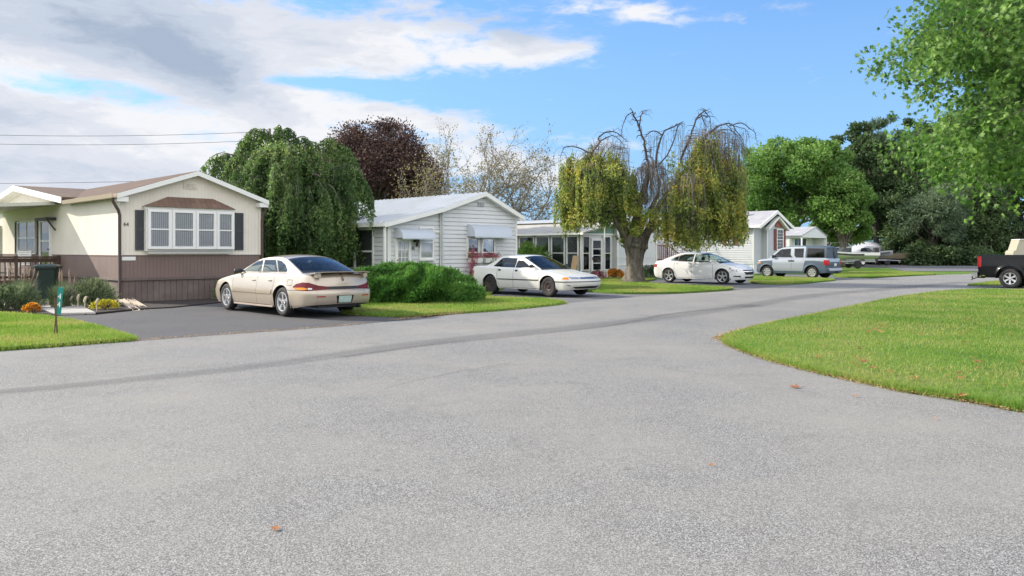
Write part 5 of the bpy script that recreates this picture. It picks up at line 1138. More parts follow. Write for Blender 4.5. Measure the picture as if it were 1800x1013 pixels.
for u, v in pc:
    c = np.array(at(u, v, YF + random.uniform(-2.2, 2.4))); dr = np.array([-.12 + RNG.normal() * .22, RNG.normal() * .25, -.16])
    mb.tube([c - dr * 1.2 + np.array([.25, 0, .1]), c, c + dr * 1.4], [.005, .003, .001], 3, caps=False)
    n_ = cn()
    for w_ in range(20): f = random.random(); LNs.append(n_); LPs.append(c + dr * f * 1.7 + RNG.normal(size=3) * np.array([.15, .15, .07]))
C = crown_centres((XF + .5, YF, 6.9), 4.4, 4.2, 150)
for c in [c for c in C if c[0] > 10.2]:
    for w_ in range(60): LNs.append(cn()); LPs.append(np.array(c) + RNG.normal(size=3) * np.array([.42, .42, .3]))
P = np.array(LPs); N = RNG.normal(size=P.shape) * .38 + np.array(LNs); D = RNG.normal(size=P.shape); D[:, 2] -= .9; V, F = leaf_mesh(P, D, RNG.uniform(.085, .15, len(P)), STAR, N)
tree_parts('near_maple', (XF, YF, 0), 'bright green lobed leaf maple branches reaching in at the upper right', 'tree', None, mb, M_DKTWIG, V, F, M_MAPLE)
# ---- shrubs
def shrub(name, c, rx, ry, h, n, m, label, size=(.06, .13), rz=R(45), shape=SLIM, up=.5, bumps=.16, cat='shrub', zf=0.0):
    """spreading evergreen: feathery sprays over a lumpy mound"""
    th = RNG.random(n) * 2 * PI; cz = RNG.random(n) ** .8; ph = np.arccos(np.clip(1 - cz, 0, 1)); ph = RNG.random(n) * PI / 2
    d = np.c_[np.cos(th) * np.sin(ph), np.sin(th) * np.sin(ph), np.cos(ph)]
    lump = 1 + bumps * (np.sin(5 * th + 2 * ph) * np.cos(3 * ph + th * 2) + .6 * np.sin(9 * th + 5 * ph + 1) + .5 * np.sin(13 * th) * np.sin(8 * ph)) ; rr = lump * (.80 + .24 * RNG.random(n) ** .6)
    L = np.c_[d[:, 0] * rx, d[:, 1] * ry, np.abs(d[:, 2]) ** .75 * h] * rr[:, None]; L[:, 2] = np.maximum(L[:, 2], .02) + zf
    ca, sa = math.cos(rz), math.sin(rz); P = np.c_[L[:, 0] * ca - L[:, 1] * sa, L[:, 0] * sa + L[:, 1] * ca, L[:, 2]]
    dn = unit(np.c_[d[:, 0] * ca - d[:, 1] * sa, d[:, 0] * sa + d[:, 1] * ca, d[:, 2]]); D = dn + np.array([0, 0, up]) + RNG.normal(size=(n, 3)) * .45
    V, F = leaf_mesh(P, D, RNG.uniform(size[0], size[1], n), shape, dn * .2 + RNG.normal(size=(n, 3)))
    e = empty(name, c); tag(e, label, cat); np_mesh('foliage', V, F, m, e)
    mb = MB()
    for k in range(22):
        a = random.uniform(0, 6.28); q = random.uniform(.3, .8); x, y = math.cos(a) * rx * q, math.sin(a) * ry * q; mb.tube(bend((0, 0, .0), (x * ca - y * sa, x * sa + y * ca, h * (1.0 - .6 * q) * .85), 4, .1, .1), radii(.03, .01, 5), 5, caps=False)
    mb.build('stems', M_BARK, e); return e
hs, ht = G(745, 534); 
shrub('hedge', (-2.92, 23.2, 0), 1.84, 1.30, .84, 80000, M_JUN, 'large spreading green juniper between the tan sedan and the older white sedan', (.08, .17), R(12), bumps=.2)
sx, st_ = G(378, 533); shrub('shrub', W(S0 + 3.35, T0 - .75, 0), .62, .5, .55, 5000, M_JUN, 'small low evergreen shrub behind the front wheel of the tan sedan', (.08, .16), bumps=.25)
M_SAGE = leafmat('sage_foliage', [(.05, .075, .04), (.10, .14, .07), (.17, .22, .11), (.28, .30, .18)], .25, 1.2, 14)
M_YEL = leafmat('yellow_flowers', [(.16, .20, .04), (.45, .42, .06), (.75, .60, .08)], .3, 3, 20); M_ORG = leafmat('orange_flowers', [(.10, .15, .04), (.18, .12, .04), (.50, .20, .04), (.70, .34, .06), (.65, .5, .15)], .3, 3, 20)
M_PINK = leafmat('pink_flowers', [(.06, .14, .04), (.16, .14, .06), (.66, .16, .30), (.85, .45, .55)], .3, 3, 24)
def tuft(name, c, r, h, n, m, label, cat='plant', width=.012, fan=.5):
    a = RNG.random(n) * 2 * PI; q = np.sqrt(RNG.random(n)) * r * .5; H = RNG.uniform(.6, 1, n) * h; P = np.c_[np.cos(a) * q, np.sin(a) * q, np.zeros(n)]
    out = np.c_[np.cos(a), np.sin(a), np.zeros(n)] * (r * fan * RNG.random((n, 1)) + RNG.normal(size=(n, 1)) * .05); mid = P + out * .45 + np.c_[np.zeros((n, 2)), H * .62]; tip = P + out * 1.2 + np.c_[np.zeros((n, 2)), H]
    s_ = np.c_[-np.sin(a), np.cos(a), np.zeros(n)] * width; V = np.stack([P - s_, P + s_, mid + s_ * .8, mid - s_ * .8, tip], 1).reshape(-1, 3); b_ = np.arange(n)[:, None] * 5
    F = np.vstack([b_ + np.array([0, 1, 2]), b_ + np.array([0, 2, 3]), b_ + np.array([3, 2, 4])]); e = empty(name, c); tag(e, label, cat); np_mesh('blades', V, F, m, e); return e
def onyard(u, v): s, t = G(u, v); return W(s, t, .02)
shrub('sage_shrub', onyard(165, 539), .50, .36, .50, 5000, M_SAGE, 'bushy grey green sage plant against the side wall', (.05, .12), bumps=.3, up=.9, cat='plant')
shrub('yellow_flowers', onyard(187, 545), .30, .16, .19, 1100, M_YEL, 'low mound of yellow flowers near the downspout', (.03, .06), shape=DIAMOND, cat='flowers')
shrub('orange_flowers', onyard(57, 550), .17, .13, .17, 700, M_ORG, 'small mound of orange and pink flowers beside the walkway', (.03, .06), shape=DIAMOND, cat='flowers')
shrub('sage_shrub', onyard(8, 546), .75, .45, .42, 6000, M_SAGE, 'rounded grey green shrub at the far left below the deck', (.05, .12), bumps=.3, up=.8, cat='plant')
tuft('ornamental_grass', onyard(102, 543), .32, .62, 700, M_SAGE, 'arching ornamental grass in front of the green trash bin', width=.007)
e_ = tuft('ornamental_grass', onyard(38, 543), .45, .8, 700, M_SAGE, 'tall grassy clump with brown seed heads in front of the deck', width=.007)
M_PLUME = mat('seed_plume', (.36, .25, .18), .9, var=.3, vs=30)
mb = MB()
for k in range(16): a = random.uniform(0, 6.28); q = random.uniform(.05, .4); z = random.uniform(.75, 1.15); mb.tube([(math.cos(a) * q * .3, math.sin(a) * q * .3, 0), (math.cos(a) * q * .8, math.sin(a) * q * .8, z * .7), (math.cos(a) * q, math.sin(a) * q, z - .18), (math.cos(a) * q * 1.05, math.sin(a) * q * 1.05, z - .1), (math.cos(a) * q * 1.1, math.sin(a) * q * 1.1, z)], [.003, .003, .006, .02, .003], 5)
mb.build('seed_heads', M_PLUME, e_)
e2 = tuft('ornamental_grass', onyard(112, 541), .3, .8, 300, M_SAGE, 'thin grass tuft with upright tan plumes behind the teal sign', width=.006); mb = MB()
for k in range(7): a = random.uniform(0, 6.28); q = random.uniform(.05, .3); z = random.uniform(.8, 1.1); mb.tube([(0, 0, 0), (math.cos(a) * q, math.sin(a) * q, z - .28), (math.cos(a) * q * 1.05, math.sin(a) * q * 1.05, z - .14), (math.cos(a) * q * 1.1, math.sin(a) * q * 1.1, z)], [.003, .006, .022, .003], 5)
mb.build('seed_heads', M_PLUME, e2)
# flowers in front of home three, and in the flower boxes
def onbed(u, v, T):  s, z = onT(u, v, T); return W(s, T, .02)
shrub('orange_flowers', onbed(1080, 490, 26.6), .70, .3, .38, 2200, M_ORG, 'bank of orange flowers beside the storm door, left of the pollarded tree', (.06, .11), shape=DIAMOND, cat='flowers')
shrub('pink_flowers', onbed(1050, 490, 26.3), .4, .3, .36, 1000, M_PINK, 'pale pink flowers left of the orange flowers by the storm door', (.05, .1), shape=DIAMOND, cat='flowers')
shrub('shrub', onbed(1152, 488, 26.4), 1.3, .4, .45, 5000, M_SAGE, 'low planting between the pollarded trunk and the newer white sedan', (.08, .15), bumps=.3)
shrub('shrub', W(S3 + xp - .9, T3 + 3.2, 0), .5, 1.1, 1.35, 6000, M_GREEN, 'leafy green bush in front of the porch windows behind the older white sedan', (.1, .2), shape=DIAMOND, bumps=.3)
for e, hw_ in FB:
    n = 600; P = np.c_[RNG.uniform(-hw_ - .03, hw_ + .03, n), RNG.normal(size=n) * .08, RNG.uniform(0, .24, n) * RNG.random(n) + .02]
    V, F = leaf_mesh(P, RNG.normal(size=P.shape), RNG.uniform(.04, .075, n), DIAMOND); o = np_mesh('petunias', V, F, M_PINK, e)
shrub('climbing_flowers', W(S2 + x2(822), T2 - .3, 0), .20, .15, 1.25, 900, M_PINK, 'pink flowering climber at the corner below the flower boxes', (.04, .075), shape=DIAMOND, cat='flowers', bumps=.4)
shrub('shrub', W(S2 + x2(853), T2 - .9, 0), .8, .4, .95, 3000, M_SAGE, 'low leafy plants under the flower boxes behind the older white sedan', (.07, .13))
# ================================================================ vehicles
def paint(name, col, metal=0.0, rough=.32, dirt=None, coat=.7, spec=.35):
    m, nt, b = new_mat(name); v = coord(nt); sp = nt.nodes.new('ShaderNodeSeparateXYZ'); nt.links.new(v, sp.inputs[0])
    n = noise(nt, 2.2, 4, .6, v); base = mix(nt, n.outputs[0], tuple(k * .94 for k in col), tuple(min(1, k * 1.04) for k in col))
    d = dirt or tuple(k * .55 for k in col)
    lo = nt.nodes.new('ShaderNodeMapRange'); lo.inputs[1].default_value = .15; lo.inputs[2].default_value = .62; lo.inputs[3].default_value = .65; lo.inputs[4].default_value = 0
    nt.links.new(sp.outputs[2], lo.inputs[0]); n2 = noise(nt, 7, 5, .7, v)
    cc = mix(nt, mth(nt, 'MULTIPLY', lo.outputs[0], n2.outputs[0]), base, d)
    nt.links.new(cc, b.inputs['Base Color']); b.inputs['Metallic'].default_value = metal; b.inputs['Roughness'].default_value = rough
    b.inputs['Coat Weight'].default_value = coat; b.inputs['Specular IOR Level'].default_value = spec; b.inputs['Coat Roughness'].default_value = .06; return m
M_TYRE = mat('tyre_rubber_black', (.022, .022, .023), .85, var=.35, vs=12, dirt=(.07, .065, .06), ds=6)
M_ALLOY = mat('alloy_wheel', (.62, .62, .63), .3, metal=.7, var=.08); M_STEEL = mat('steel_wheel', (.055, .045, .042), .6, metal=.4, var=.4, vs=12, dirt=(.14, .08, .055), ds=10)
M_CHR = mat('chrome', (.75, .75, .76), .12, metal=1, var=.03); M_PLAS = mat('black_plastic', (.022, .022, .024), .5, var=.2); M_GAP = mat('panel_gap', (.012, .012, .012), .9, var=0)
M_INT = mat('interior_dark', (.055, .055, .06), .85, var=.2); M_INTG = mat('interior_grey', (.17, .17, .175), .85, var=.15); M_INTB = mat('interior_beige', (.33, .29, .23), .85, var=.1)
M_CGL = glass('car_glass', (.78, .90, .87), .86, .01, 1.42); M_CGD = glass('privacy_glass', (.5, .55, .58), .30, .01, 1.5)
M_RLENS = mat('red_lens', (.42, .012, .016), .25, var=.1, spec=.3); M_DRLENS = mat('dark_red_lens', (.13, .006, .010), .25, var=.1, spec=.3); M_OLENS = mat('amber_lens', (.80, .26, .02), .25, var=.1, spec=.3); M_WLENS = mat('clear_lens', (.52, .53, .54), .1, metal=.5, var=.2, vs=14, coat=.8)
M_PLATE = mat('pale_plate', (.45, .58, .52), .4, var=.35, vs=14); M_PLATEW = mat('white_plate', (.7, .7, .68), .4, var=.25, vs=14)
def interp(tab, x):
    xs = [p[0] for p in tab]; ys = [p[1] for p in tab]
    if xs[0] > xs[-1]: xs = xs[::-1]; ys = ys[::-1]
    return float(np.interp(x, xs, ys))
def smooth_tab(tab, n=200):
    tab = sorted(tab); xs = np.array([p[0] for p in tab]); ys = np.array([p[1] for p in tab]); X = np.linspace(xs[0], xs[-1], n)
    m = np.gradient(ys, xs); k = np.clip(np.searchsorted(xs, X) - 1, 0, len(xs) - 2); h = xs[k + 1] - xs[k]; t = (X - xs[k]) / h
    Y = (2 * t**3 - 3 * t**2 + 1) * ys[k] + (t**3 - 2 * t**2 + t) * h * m[k] + (-2 * t**3 + 3 * t**2) * ys[k + 1] + (t**3 - t**2) * h * m[k + 1]
    return (X, Y)
def pin(pt, poly):
    x, y = pt; c = False; n = len(poly)
    for i in range(n):
        x1, y1 = poly[i]; x2, y2 = poly[(i + 1) % n]
        if (y1 > y) != (y2 > y) and x < (x2 - x1) * (y - y1) / (y2 - y1) + x1: c = not c
    return c
def subdiv(poly, step, closed=True):
    out = []; n = len(poly)
    for i in range(n if closed else n - 1):
        a, b = poly[i], poly[(i + 1) % n]; L = math.hypot(b[0] - a[0], b[1] - a[1]); k = max(1, int(L / step + .5))
        for j in range(k): out.append((a[0] + (b[0] - a[0]) * j / k, a[1] + (b[1] - a[1]) * j / k))
    if not closed: out.append(poly[-1])
    return out
def offset_poly(poly, d):
    n = len(poly); ar = sum(poly[i][0] * poly[(i + 1) % n][1] - poly[(i + 1) % n][0] * poly[i][1] for i in range(n)); sg = 1 if ar > 0 else -1; out = []
    for i in range(n):
        p, q, r = Vector(poly[i - 1]), Vector(poly[i]), Vector(poly[(i + 1) % n]); e1 = (q - p).normalized(); e2 = (r - q).normalized()
        n1 = Vector((e1.y, -e1.x)) * sg; n2 = Vector((e2.y, -e2.x)) * sg; b = n1 + n2
        if b.length < 1e-6: b = n1
        b.normalize(); k = d / max(.45, b.dot(n1)); out.append(tuple(q + b * k))
    return out
def thick_line(pts, w):
    out = []
    for a, b in zip(pts[:-1], pts[1:]):
        d = Vector((b[0] - a[0], b[1] - a[1])); d.normalize(); n = Vector((-d.y, d.x)) * w / 2; d = d * w * .5
        out.append([(a[0] - d.x + n.x, a[1] - d.y + n.y), (b[0] + d.x + n.x, b[1] + d.y + n.y), (b[0] + d.x - n.x, b[1] + d.y - n.y), (a[0] - d.x - n.x, a[1] - d.y - n.y)])
    return out
def chart(outline, regions, gridpts, step=.06):
    """constrained triangulation of outline with region polygons; returns verts and {region index: tris} (-1 = base)"""
    V = []; E = []
    def addloop(p):
        b = len(V); V.extend(p); n = len(p); E.extend([(b + i, b + (i + 1) % n) for i in range(n)])
    addloop(outline)
    for poly in regions: addloop(subdiv(poly, step))
    for g in gridpts:
        V.append(g)
    vs, es, fs, *_ = delaunay_2d_cdt([Vector(p) for p in V], E, [], 0, 1e-5)
    out = {}
    for f in fs:
        c = sum((vs[i] for i in f), Vector((0, 0))) / 3
        if not pin(c, outline): continue
        k = -1
        for i in range(len(regions) - 1, -1, -1):
            if pin(c, regions[i]): k = i; break
        out.setdefault(k, []).append(f)
    return vs, out
class Car:
    def __init__(s, name, label, cat, loc, rz, P, scale=(1, 1, 1)):
        s.P = P; s.root = empty(name, loc, R(rz)); s.root.scale = scale; tag(s.root, label, cat)
        s.parts = {}   # name -> dict(mat, V, N, F)
        W_, xf, xr = P['W'], P['xf'], P['xr']; rf, rr_ = P.get('rf', (.30, .25)), P.get('rr', (.30, .25)); bf, br = P.get('bf', .10), P.get('br', .06); sb = P.get('sb', .035)
        pts = []
        for i in range(9): y = (W_ - rf[1]) * i / 9; pts.append((xf - bf * (y / (W_ - rf[1])) ** 2, y))
        xs0, xs1 = xf - bf - rf[0], xr + br + rr_[0]; xm = (xs0 + xs1) / 2
        ys = lambda x: W_ - sb * abs((x - xm) / ((xs0 - xs1) / 2)) ** 2.5
        y0 = ys(xs0)
        for i in range(11):
            a = PI / 2 * i / 10; pts.append((xs0 + rf[0] * math.cos(a), (W_ - rf[1]) + (y0 - W_ + rf[1]) * math.sin(a)))
        n = 70
        for i in range(1, n): x = xs0 + (xs1 - xs0) * i / n; pts.append((x, ys(x)))
        for i in range(11):
            a = PI / 2 * (1 - i / 10); pts.append((xs1 - rr_[0] * math.cos(a), (W_ - rr_[1]) + (y0 - W_ + rr_[1]) * math.sin(a)))
        for i in range(8, -1, -1): y = (W_ - rr_[1]) * i / 9; pts.append((xr + br * (y / (W_ - rr_[1])) ** 2, y))
        s.c = np.array(pts); d = np.r_[0, np.cumsum(np.linalg.norm(np.diff(s.c, axis=0), axis=1))]; s.ca = d; s.A = d[-1]
        t = np.gradient(s.c, axis=0); t /= np.linalg.norm(t, axis=1, keepdims=True); s.cn = np.c_[-t[:, 1] * -1, t[:, 0] * -1]
        # outward normal of path going front->rear on the +y side: rotate tangent clockwise
        s.cn = np.c_[-t[:, 1], t[:, 0]] * -1
        if s.cn[len(pts) // 2][1] < 0: s.cn *= -1
        s.cn[0] = (1, 0); s.cn[-1] = (-1, 0)
        s.zbt = smooth_tab(P['zb']); s.si = smooth_tab(P['ins']); s.fs = smooth_tab(P['fset']); s.rs = smooth_tab(P['rset'])
    def c0(s, a): return float(np.interp(a, s.ca, s.c[:, 0])), float(np.interp(a, s.ca, s.c[:, 1]))
    def nn(s, a): return float(np.interp(a, s.ca, s.cn[:, 0])), float(np.interp(a, s.ca, s.cn[:, 1]))
    def zb(s, x): return float(np.interp(x, *s.zbt))
    def a_x(s, x): return float(np.interp(-x, -s.c[:, 0], s.ca))
    def shell(s, a, z):
        x, y = s.c0(a); nx, ny = s.nn(a); r = s.P.get('round', .07); h = s.zb(x) - z; e = 0
        if h < r: k = min(1, (r - max(h, 0)) / r); e = r * (1 - math.sqrt(max(0, 1 - k * k)))
        ins = float(np.interp(z, *s.si)) * min(1, y / (s.P['W'] * .8)) + e * abs(ny)
        f = max(nx, 0) * (float(np.interp(z, *s.fs)) + e) - max(-nx, 0) * (float(np.interp(z, *s.rs)) + e)
        # wheel arch flare
        fl = 0
        for xa in s.P['axles']:
            dd = math.hypot(x - xa, z - s.P['R']) - s.P['Ra']
            if -.02 < dd < .09: fl = max(fl, s.P.get('flare', .012) * (1 - max(dd, 0) / .09))
        return Vector((x - f, max(0, y - ins + fl * abs(ny)), z))
    def normal(s, fn, u, v, e=.004):
        du = fn(u + e, v) - fn(u - e, v); dv = fn(u, v + e) - fn(u, v - e); n = du.cross(dv)
        return n.normalized() if n.length > 1e-12 else Vector((0, 0, 1))
    def add(s, key, m, V, N, F, merge):
        d = s.parts.setdefault(key, dict(mat=m, V=[], N=[], F=[])); b = len(d['V']); d['V'] += V; d['N'] += N; d['F'] += [tuple(b + i for i in f) for f in F]
    def emit(s, fn, vs, tris, name, m, off=0.0, paired=False, both=True, flip=False):
        used = sorted({i for f in tris for i in f}); mp = {i: k for k, i in enumerate(used)}; A = s.A
        P3 = []; N3 = []
        for i in used:
            u, v = vs[i]; p = fn(u, v); n = s.normal(fn, u, v)
            if flip: n = -n
            P3.append(p + n * off); N3.append(n)
        F = [tuple(mp[i] for i in f) for f in tris]
        if off:   # skirt so the raised piece has an edge
            cnt = {}
            for f in F:
                for a, b in ((f[0], f[1]), (f[1], f[2]), (f[2], f[0])): cnt[(a, b)] = cnt.get((a, b), 0) + 1
            nb = len(P3); base = [p - n * (off + .002 if off > 0 else off - .002) for p, n in zip(P3, N3)]; ed = [e for e in cnt if (e[1], e[0]) not in cnt]
            vsx = sorted({i for e in ed for i in e}); m2 = {i: nb + k for k, i in enumerate(vsx)}; P3 += [base[i] for i in vsx]; N3 += [N3[i] for i in vsx]
            for a, b in ed: F += [(a, m2[a], m2[b]), (a, m2[b], b)]
        for side in ((1, -1) if both else (1,)):
            key = (name, side) if paired else (name, 0)
            V = [Vector((p.x, p.y * side, p.z)) for p in P3]; N = [Vector((n.x, n.y * side, n.z)) for n in N3]
            FF = []
            for f in F:   # orient to the outward normal
                a, b, c = (V[i] for i in f); g = (b - a).cross(c - a); FF.append(f if g.dot(N[f[0]] + N[f[1]] + N[f[2]]) > 0 else f[::-1])
            s.add(key, m, V, N, FF, True)
    def side_poly(s, pts): return [(s.a_x(x), z) for x, z in subdiv(pts, .08)]
    def build(s):
        P = s.P; A = s.A; Rr, Ra = P['R'], P['Ra']; paint_ = P['paint']
        # ---------- lower shell
        up = [(float(a), s.zb(float(x))) for a, x in zip(s.ca, s.c[:, 0])]
        lo = []; zs = lambda x: interp(P['zs'], x); skip = []
        for xa in P['axles']: 
            h = max(0, Rr - zs(xa)); c = math.sqrt(max(Ra * Ra - h * h, 0)); skip.append((xa - c, xa + c))
        xs_ = list(s.c[:, 0]); k = 0
        for a, x in zip(s.ca, xs_):
            if any(lo_ < x < hi for lo_, hi in skip) : continue
            lo.append((float(a), zs(x)))
        for (l_, h_), xa in zip(skip, P['axles']):
            t0 = math.asin(min(1, (zs(xa) - Rr) / Ra)); arc = [(xa + Ra * math.cos(t), Rr + Ra * math.sin(t)) for t in np.linspace(t0, PI - t0, 26)]
            lo += [(s.a_x(x), max(z, zs(xa))) for x, z in arc]
        s.arcs = None; lo.sort(); lo2 = [lo[0]]
        for p in lo[1:]:
            if p[0] - lo2[-1][0] > 1e-3: lo2.append(p)
        outline = lo2 + up[::-1]
        regs = []; polys = []
        def rg(name, m, poly, off=0.0, paired=False): regs.append((name, m, off, paired)); polys.append(poly)
        for r_ in P['regions']:
            sp, name, m, pts = r_[:4]; off = r_[4] if len(r_) > 4 else 0; paired = r_[5] if len(r_) > 5 else False
            if sp == 'side': rg(name, m, s.side_poly(pts), off, paired)
            elif sp == 'front': rg(name, m, pts, off, paired)
            elif sp == 'rear': rg(name, m, [(A - r, z) for r, z in pts], off, paired)
            elif sp == 'gap':
                for q in thick_line([(s.a_x(x), z) for x, z in pts], .011): rg('panel_gap', M_GAP, q)
            elif sp == 'gapf':
                for q in thick_line(pts, .011): rg('panel_gap', M_GAP, q)
            elif sp == 'gapr':
                for q in thick_line([(A - r, z) for r, z in pts], .011): rg('panel_gap', M_GAP, q)
        grid = []; rd = P.get('round', .07)
        for a in np.arange(.03, A, .055):
            x, _ = s.c0(a); zt = s.zb(x)
            for z in list(np.arange(.2, zt - rd, .055)) + [zt - rd * q for q in (.06, .2, .4, .7, 1.0)]: grid.append((a, z))
        grid = [g for g in grid if pin(g, outline)]
        vs, out = chart(outline, polys, grid)
        for k, tris in out.items():
            if k == -1: s.emit(s.shell, vs, tris, 'body', paint_)
            else:
                nm, m, off, paired = regs[k]; s.emit(s.shell, vs, tris, nm, m, off, paired)
        # ---------- top skin
        ed = [s.shell(a, s.zb(s.c0(a)[0])) for a in s.ca]; ex = np.array([p.x for p in ed]); ey = np.array([p.y for p in ed]); ez = np.array([p.z for p in ed])
        o_ = np.argsort(ex); exs, eys, ezs = ex[o_], ey[o_], ez[o_]; s.yB = lambda x: float(np.interp(x, exs, eys)); zB = lambda x: float(np.interp(x, exs, ezs))
        cr = smooth_tab(P['crown'])
        def top(x, y):
            yb = max(s.yB(x), .05); return Vector((x, y, zB(x) + float(np.interp(x, *cr)) * max(0, 1 - (abs(y) / yb) ** 2)))
        s.top = top; mid0, mid1 = (ed[0].x, 0.0), (ed[-1].x, 0.0)
        outl = [(p.x, p.y) for p in ed]; outl[0] = mid0; outl[-1] = mid1
        outl += [(x, 0.0) for x in np.arange(mid1[0] + .1, mid0[0] - .05, .12)]
        regs2 = []; pol2 = []
        for r_ in P.get('top', []):
            nm, m, pts, off = r_; regs2.append((nm, m, off)); pol2.append(pts)
        for pts in P.get('topgaps', []):
            for q in thick_line(pts, .011): regs2.append(('panel_gap', M_GAP, 0)); pol2.append(q)
        T = P['T']; yg = P.get('shoulder', .02); s.yg = lambda x: s.yB(min(max(x, T[-1][0]), T[0][0])) - yg
        hx0, hx1 = T[0][0] - P.get('holef', .1), T[-1][0] + P.get('holer', .08)
        hole = [(hx0, -.02), (hx0, s.yg(hx0) - .06)] + [(x, s.yg(x) - .03) for x in np.linspace(hx0 - .1, hx1 + .1, 12)] + [(hx1, s.yg(hx1) - .06), (hx1, -.02)]
        regs2.append(('HOLE', None, 0)); pol2.append(hole)
        if P.get('bed'):
            b0, b1, bw = P['bed']; regs2.append(('HOLE', None, 0)); pol2.append([(b0, -.02), (b0, bw), (b1, bw), (b1, -.02)])
        grid = [(x, y) for x in np.arange(P['xr'], P['xf'], .09) for y in np.arange(.06, P['W'], .09)]; grid = [g for g in grid if pin(g, outl)]
        vs, out = chart(outl, pol2, grid)
        for k, tris in out.items():
            if k == -1: s.emit(top, vs, tris, 'body', paint_)
            elif regs2[k][0] != 'HOLE': s.emit(top, vs, tris, regs2[k][0], regs2[k][1], regs2[k][2])
        # ---------- greenhouse
        tum = P.get('tum', .30); sub = []; seg = []
        TP = [Vector((x, z)) for x, z in T]
        for i in range(len(TP) - 1):
            p0 = TP[max(i - 1, 0)]; p1 = TP[i]; p2 = TP[i + 1]; p3 = TP[min(i + 2, len(TP) - 1)]
            for k in range(6):
                t = k / 6; q = .5 * ((2 * p1) + (p2 - p0) * t + (2 * p0 - 5 * p1 + 4 * p2 - p3) * t * t + (3 * p1 - p0 - 3 * p2 + p3) * t ** 3); sub.append((q.x, q.y)); seg.append(i + t)
        sub.append(tuple(TP[-1])); seg.append(len(TP) - 1.0)
        def gy(x, z):
            h = max(0, z - s.zb(x)); return s.yg(x) - tum * h - .12 * h * h
        def gside(x, z): return Vector((x, gy(x, z), z))
        bot = [(x, s.zb(x) - .05) for x in np.linspace(T[-1][0], T[0][0], 30)]
        outl = sub + bot; regs3 = []; pol3 = []
        for r_ in P.get('gh', []): regs3.append(r_[:2] + (r_[3] if len(r_) > 3 else 0,)); pol3.append(r_[2])
        for nm, pts, gm in P['windows']:
            regs3.append(('window_trim', P.get('trim', M_PLAS), 0)); pol3.append(offset_poly(pts, .022))
        for nm, pts, gm in P['windows']: regs3.append((nm, gm, 0)); pol3.append(pts)
        for r_ in P.get('gh2', []): regs3.append(r_[:2] + (r_[3] if len(r_) > 3 else 0,)); pol3.append(r_[2])
        grid = [(x, z) for x in np.arange(T[-1][0], T[0][0], .08) for z in np.arange(.85, 1.85, .06)]; grid = [g for g in grid if pin(g, outl)]
        vs, out = chart(outl, pol3, grid)
        for k, tris in out.items():
            if k == -1: s.emit(gside, vs, tris, 'body', P.get('pillar', paint_), flip=True)
            else: s.emit(gside, vs, tris, regs3[k][0], regs3[k][1], regs3[k][2], paired=regs3[k][0] not in ('window_trim',), flip=True)
        # roof strip
        qs = [-1, -.985, -.96, -.93, -.88, -.75, -.5, -.25, 0, .25, .5, .75, .88, .93, .96, .985, 1]; ws, rg_ = P['ws'], P['rg']; bowf = P.get('wbow', .16); bowr = P.get('rbow', .10); crn = P.get('rcrown', .06)
        V = []; N = []; ns = len(sub)
        for (x, z), g in zip(sub, seg):
            yb = gy(x, z); 
            fa = 1 - min(1, max(0, (g - ws[0]) / (ws[1] - ws[0] + .6))); fb = min(1, max(0, (g - rg_[0] + .6) / (rg_[1] - rg_[0] + .6)))
            kc = crn * min(1, max(0, (g) / 1.6)) * min(1, max(0, (len(T) - 1 - g) / 1.2))
            for q in qs:
                b = 1 - abs(q) ** 2; V.append(Vector((x + bowf * fa * b - bowr * fb * b, yb * q, z + kc * (1 - abs(q) ** 2.4) * 1.0 + .005 * b)))
        nq = len(qs); F = {}; 
        for i in range(ns - 1):
            for j in range(nq - 1):
                qm = abs((qs[j] + qs[j + 1]) / 2); g = (seg[i] + seg[i + 1]) / 2; k = 'roof'
                for nm, (g0, g1) in (('windshield', ws), ('rear_window', rg_)):
                    if g0 < g < g1:
                        if qm < .93 and g0 + .12 < g < g1 - .1: k = nm
                        elif qm < .965: k = 'window_trim'
                F.setdefault(k, []).append((i * nq + j, i * nq + j + 1, (i + 1) * nq + j + 1, (i + 1) * nq + j))
        # vertex normals
        acc = [Vector((0, 0, 0)) for _ in V]
        for k, fs in F.items():
            for n_, f in enumerate(fs):
                a, b, c, d = (V[i] for i in f); nrm = (b - a).cross(d - a)
                nrm = -nrm if nrm.z < 0 or (abs(nrm.z) < 1e-6) else nrm
                for i in f: acc[i] += nrm
        for k, fs in F.items():
            m = {'roof': P.get('roofm', paint_), 'windshield': M_CGL, 'rear_window': P.get('rearglass', M_CGL), 'window_trim': P.get('trim', M_PLAS)}[k]
            ff = []
            for f in fs:
                a, b, c = V[f[0]], V[f[1]], V[f[2]]; ff.append(f if (b - a).cross(c - a).dot(acc[f[0]]) > 0 else f[::-1])
            s.add(({'roof': 'roof'}.get(k, k), 0), m, V, [n.normalized() if n.length > 0 else Vector((0, 0, 1)) for n in acc], ff, True)
        # ---------- write parts
        for (nm, sd), d in s.parts.items():
            used = sorted({i for f in d['F'] for i in f}); mp = {i: k for k, i in enumerate(used)}
            me = bpy.data.meshes.new(nm); me.from_pydata([d['V'][i] for i in used], [], [tuple(mp[i] for i in f) for f in d['F']]); me.materials.append(d['mat']); me.shade_smooth()
            me.normals_split_custom_set_from_vertices([tuple(d['N'][i]) for i in used]); o = bpy.data.objects.new(nm, me); COL.objects.link(o); o.parent = s.root
        s.inner(gy, sub, seg); s.wheels()
        return s.root
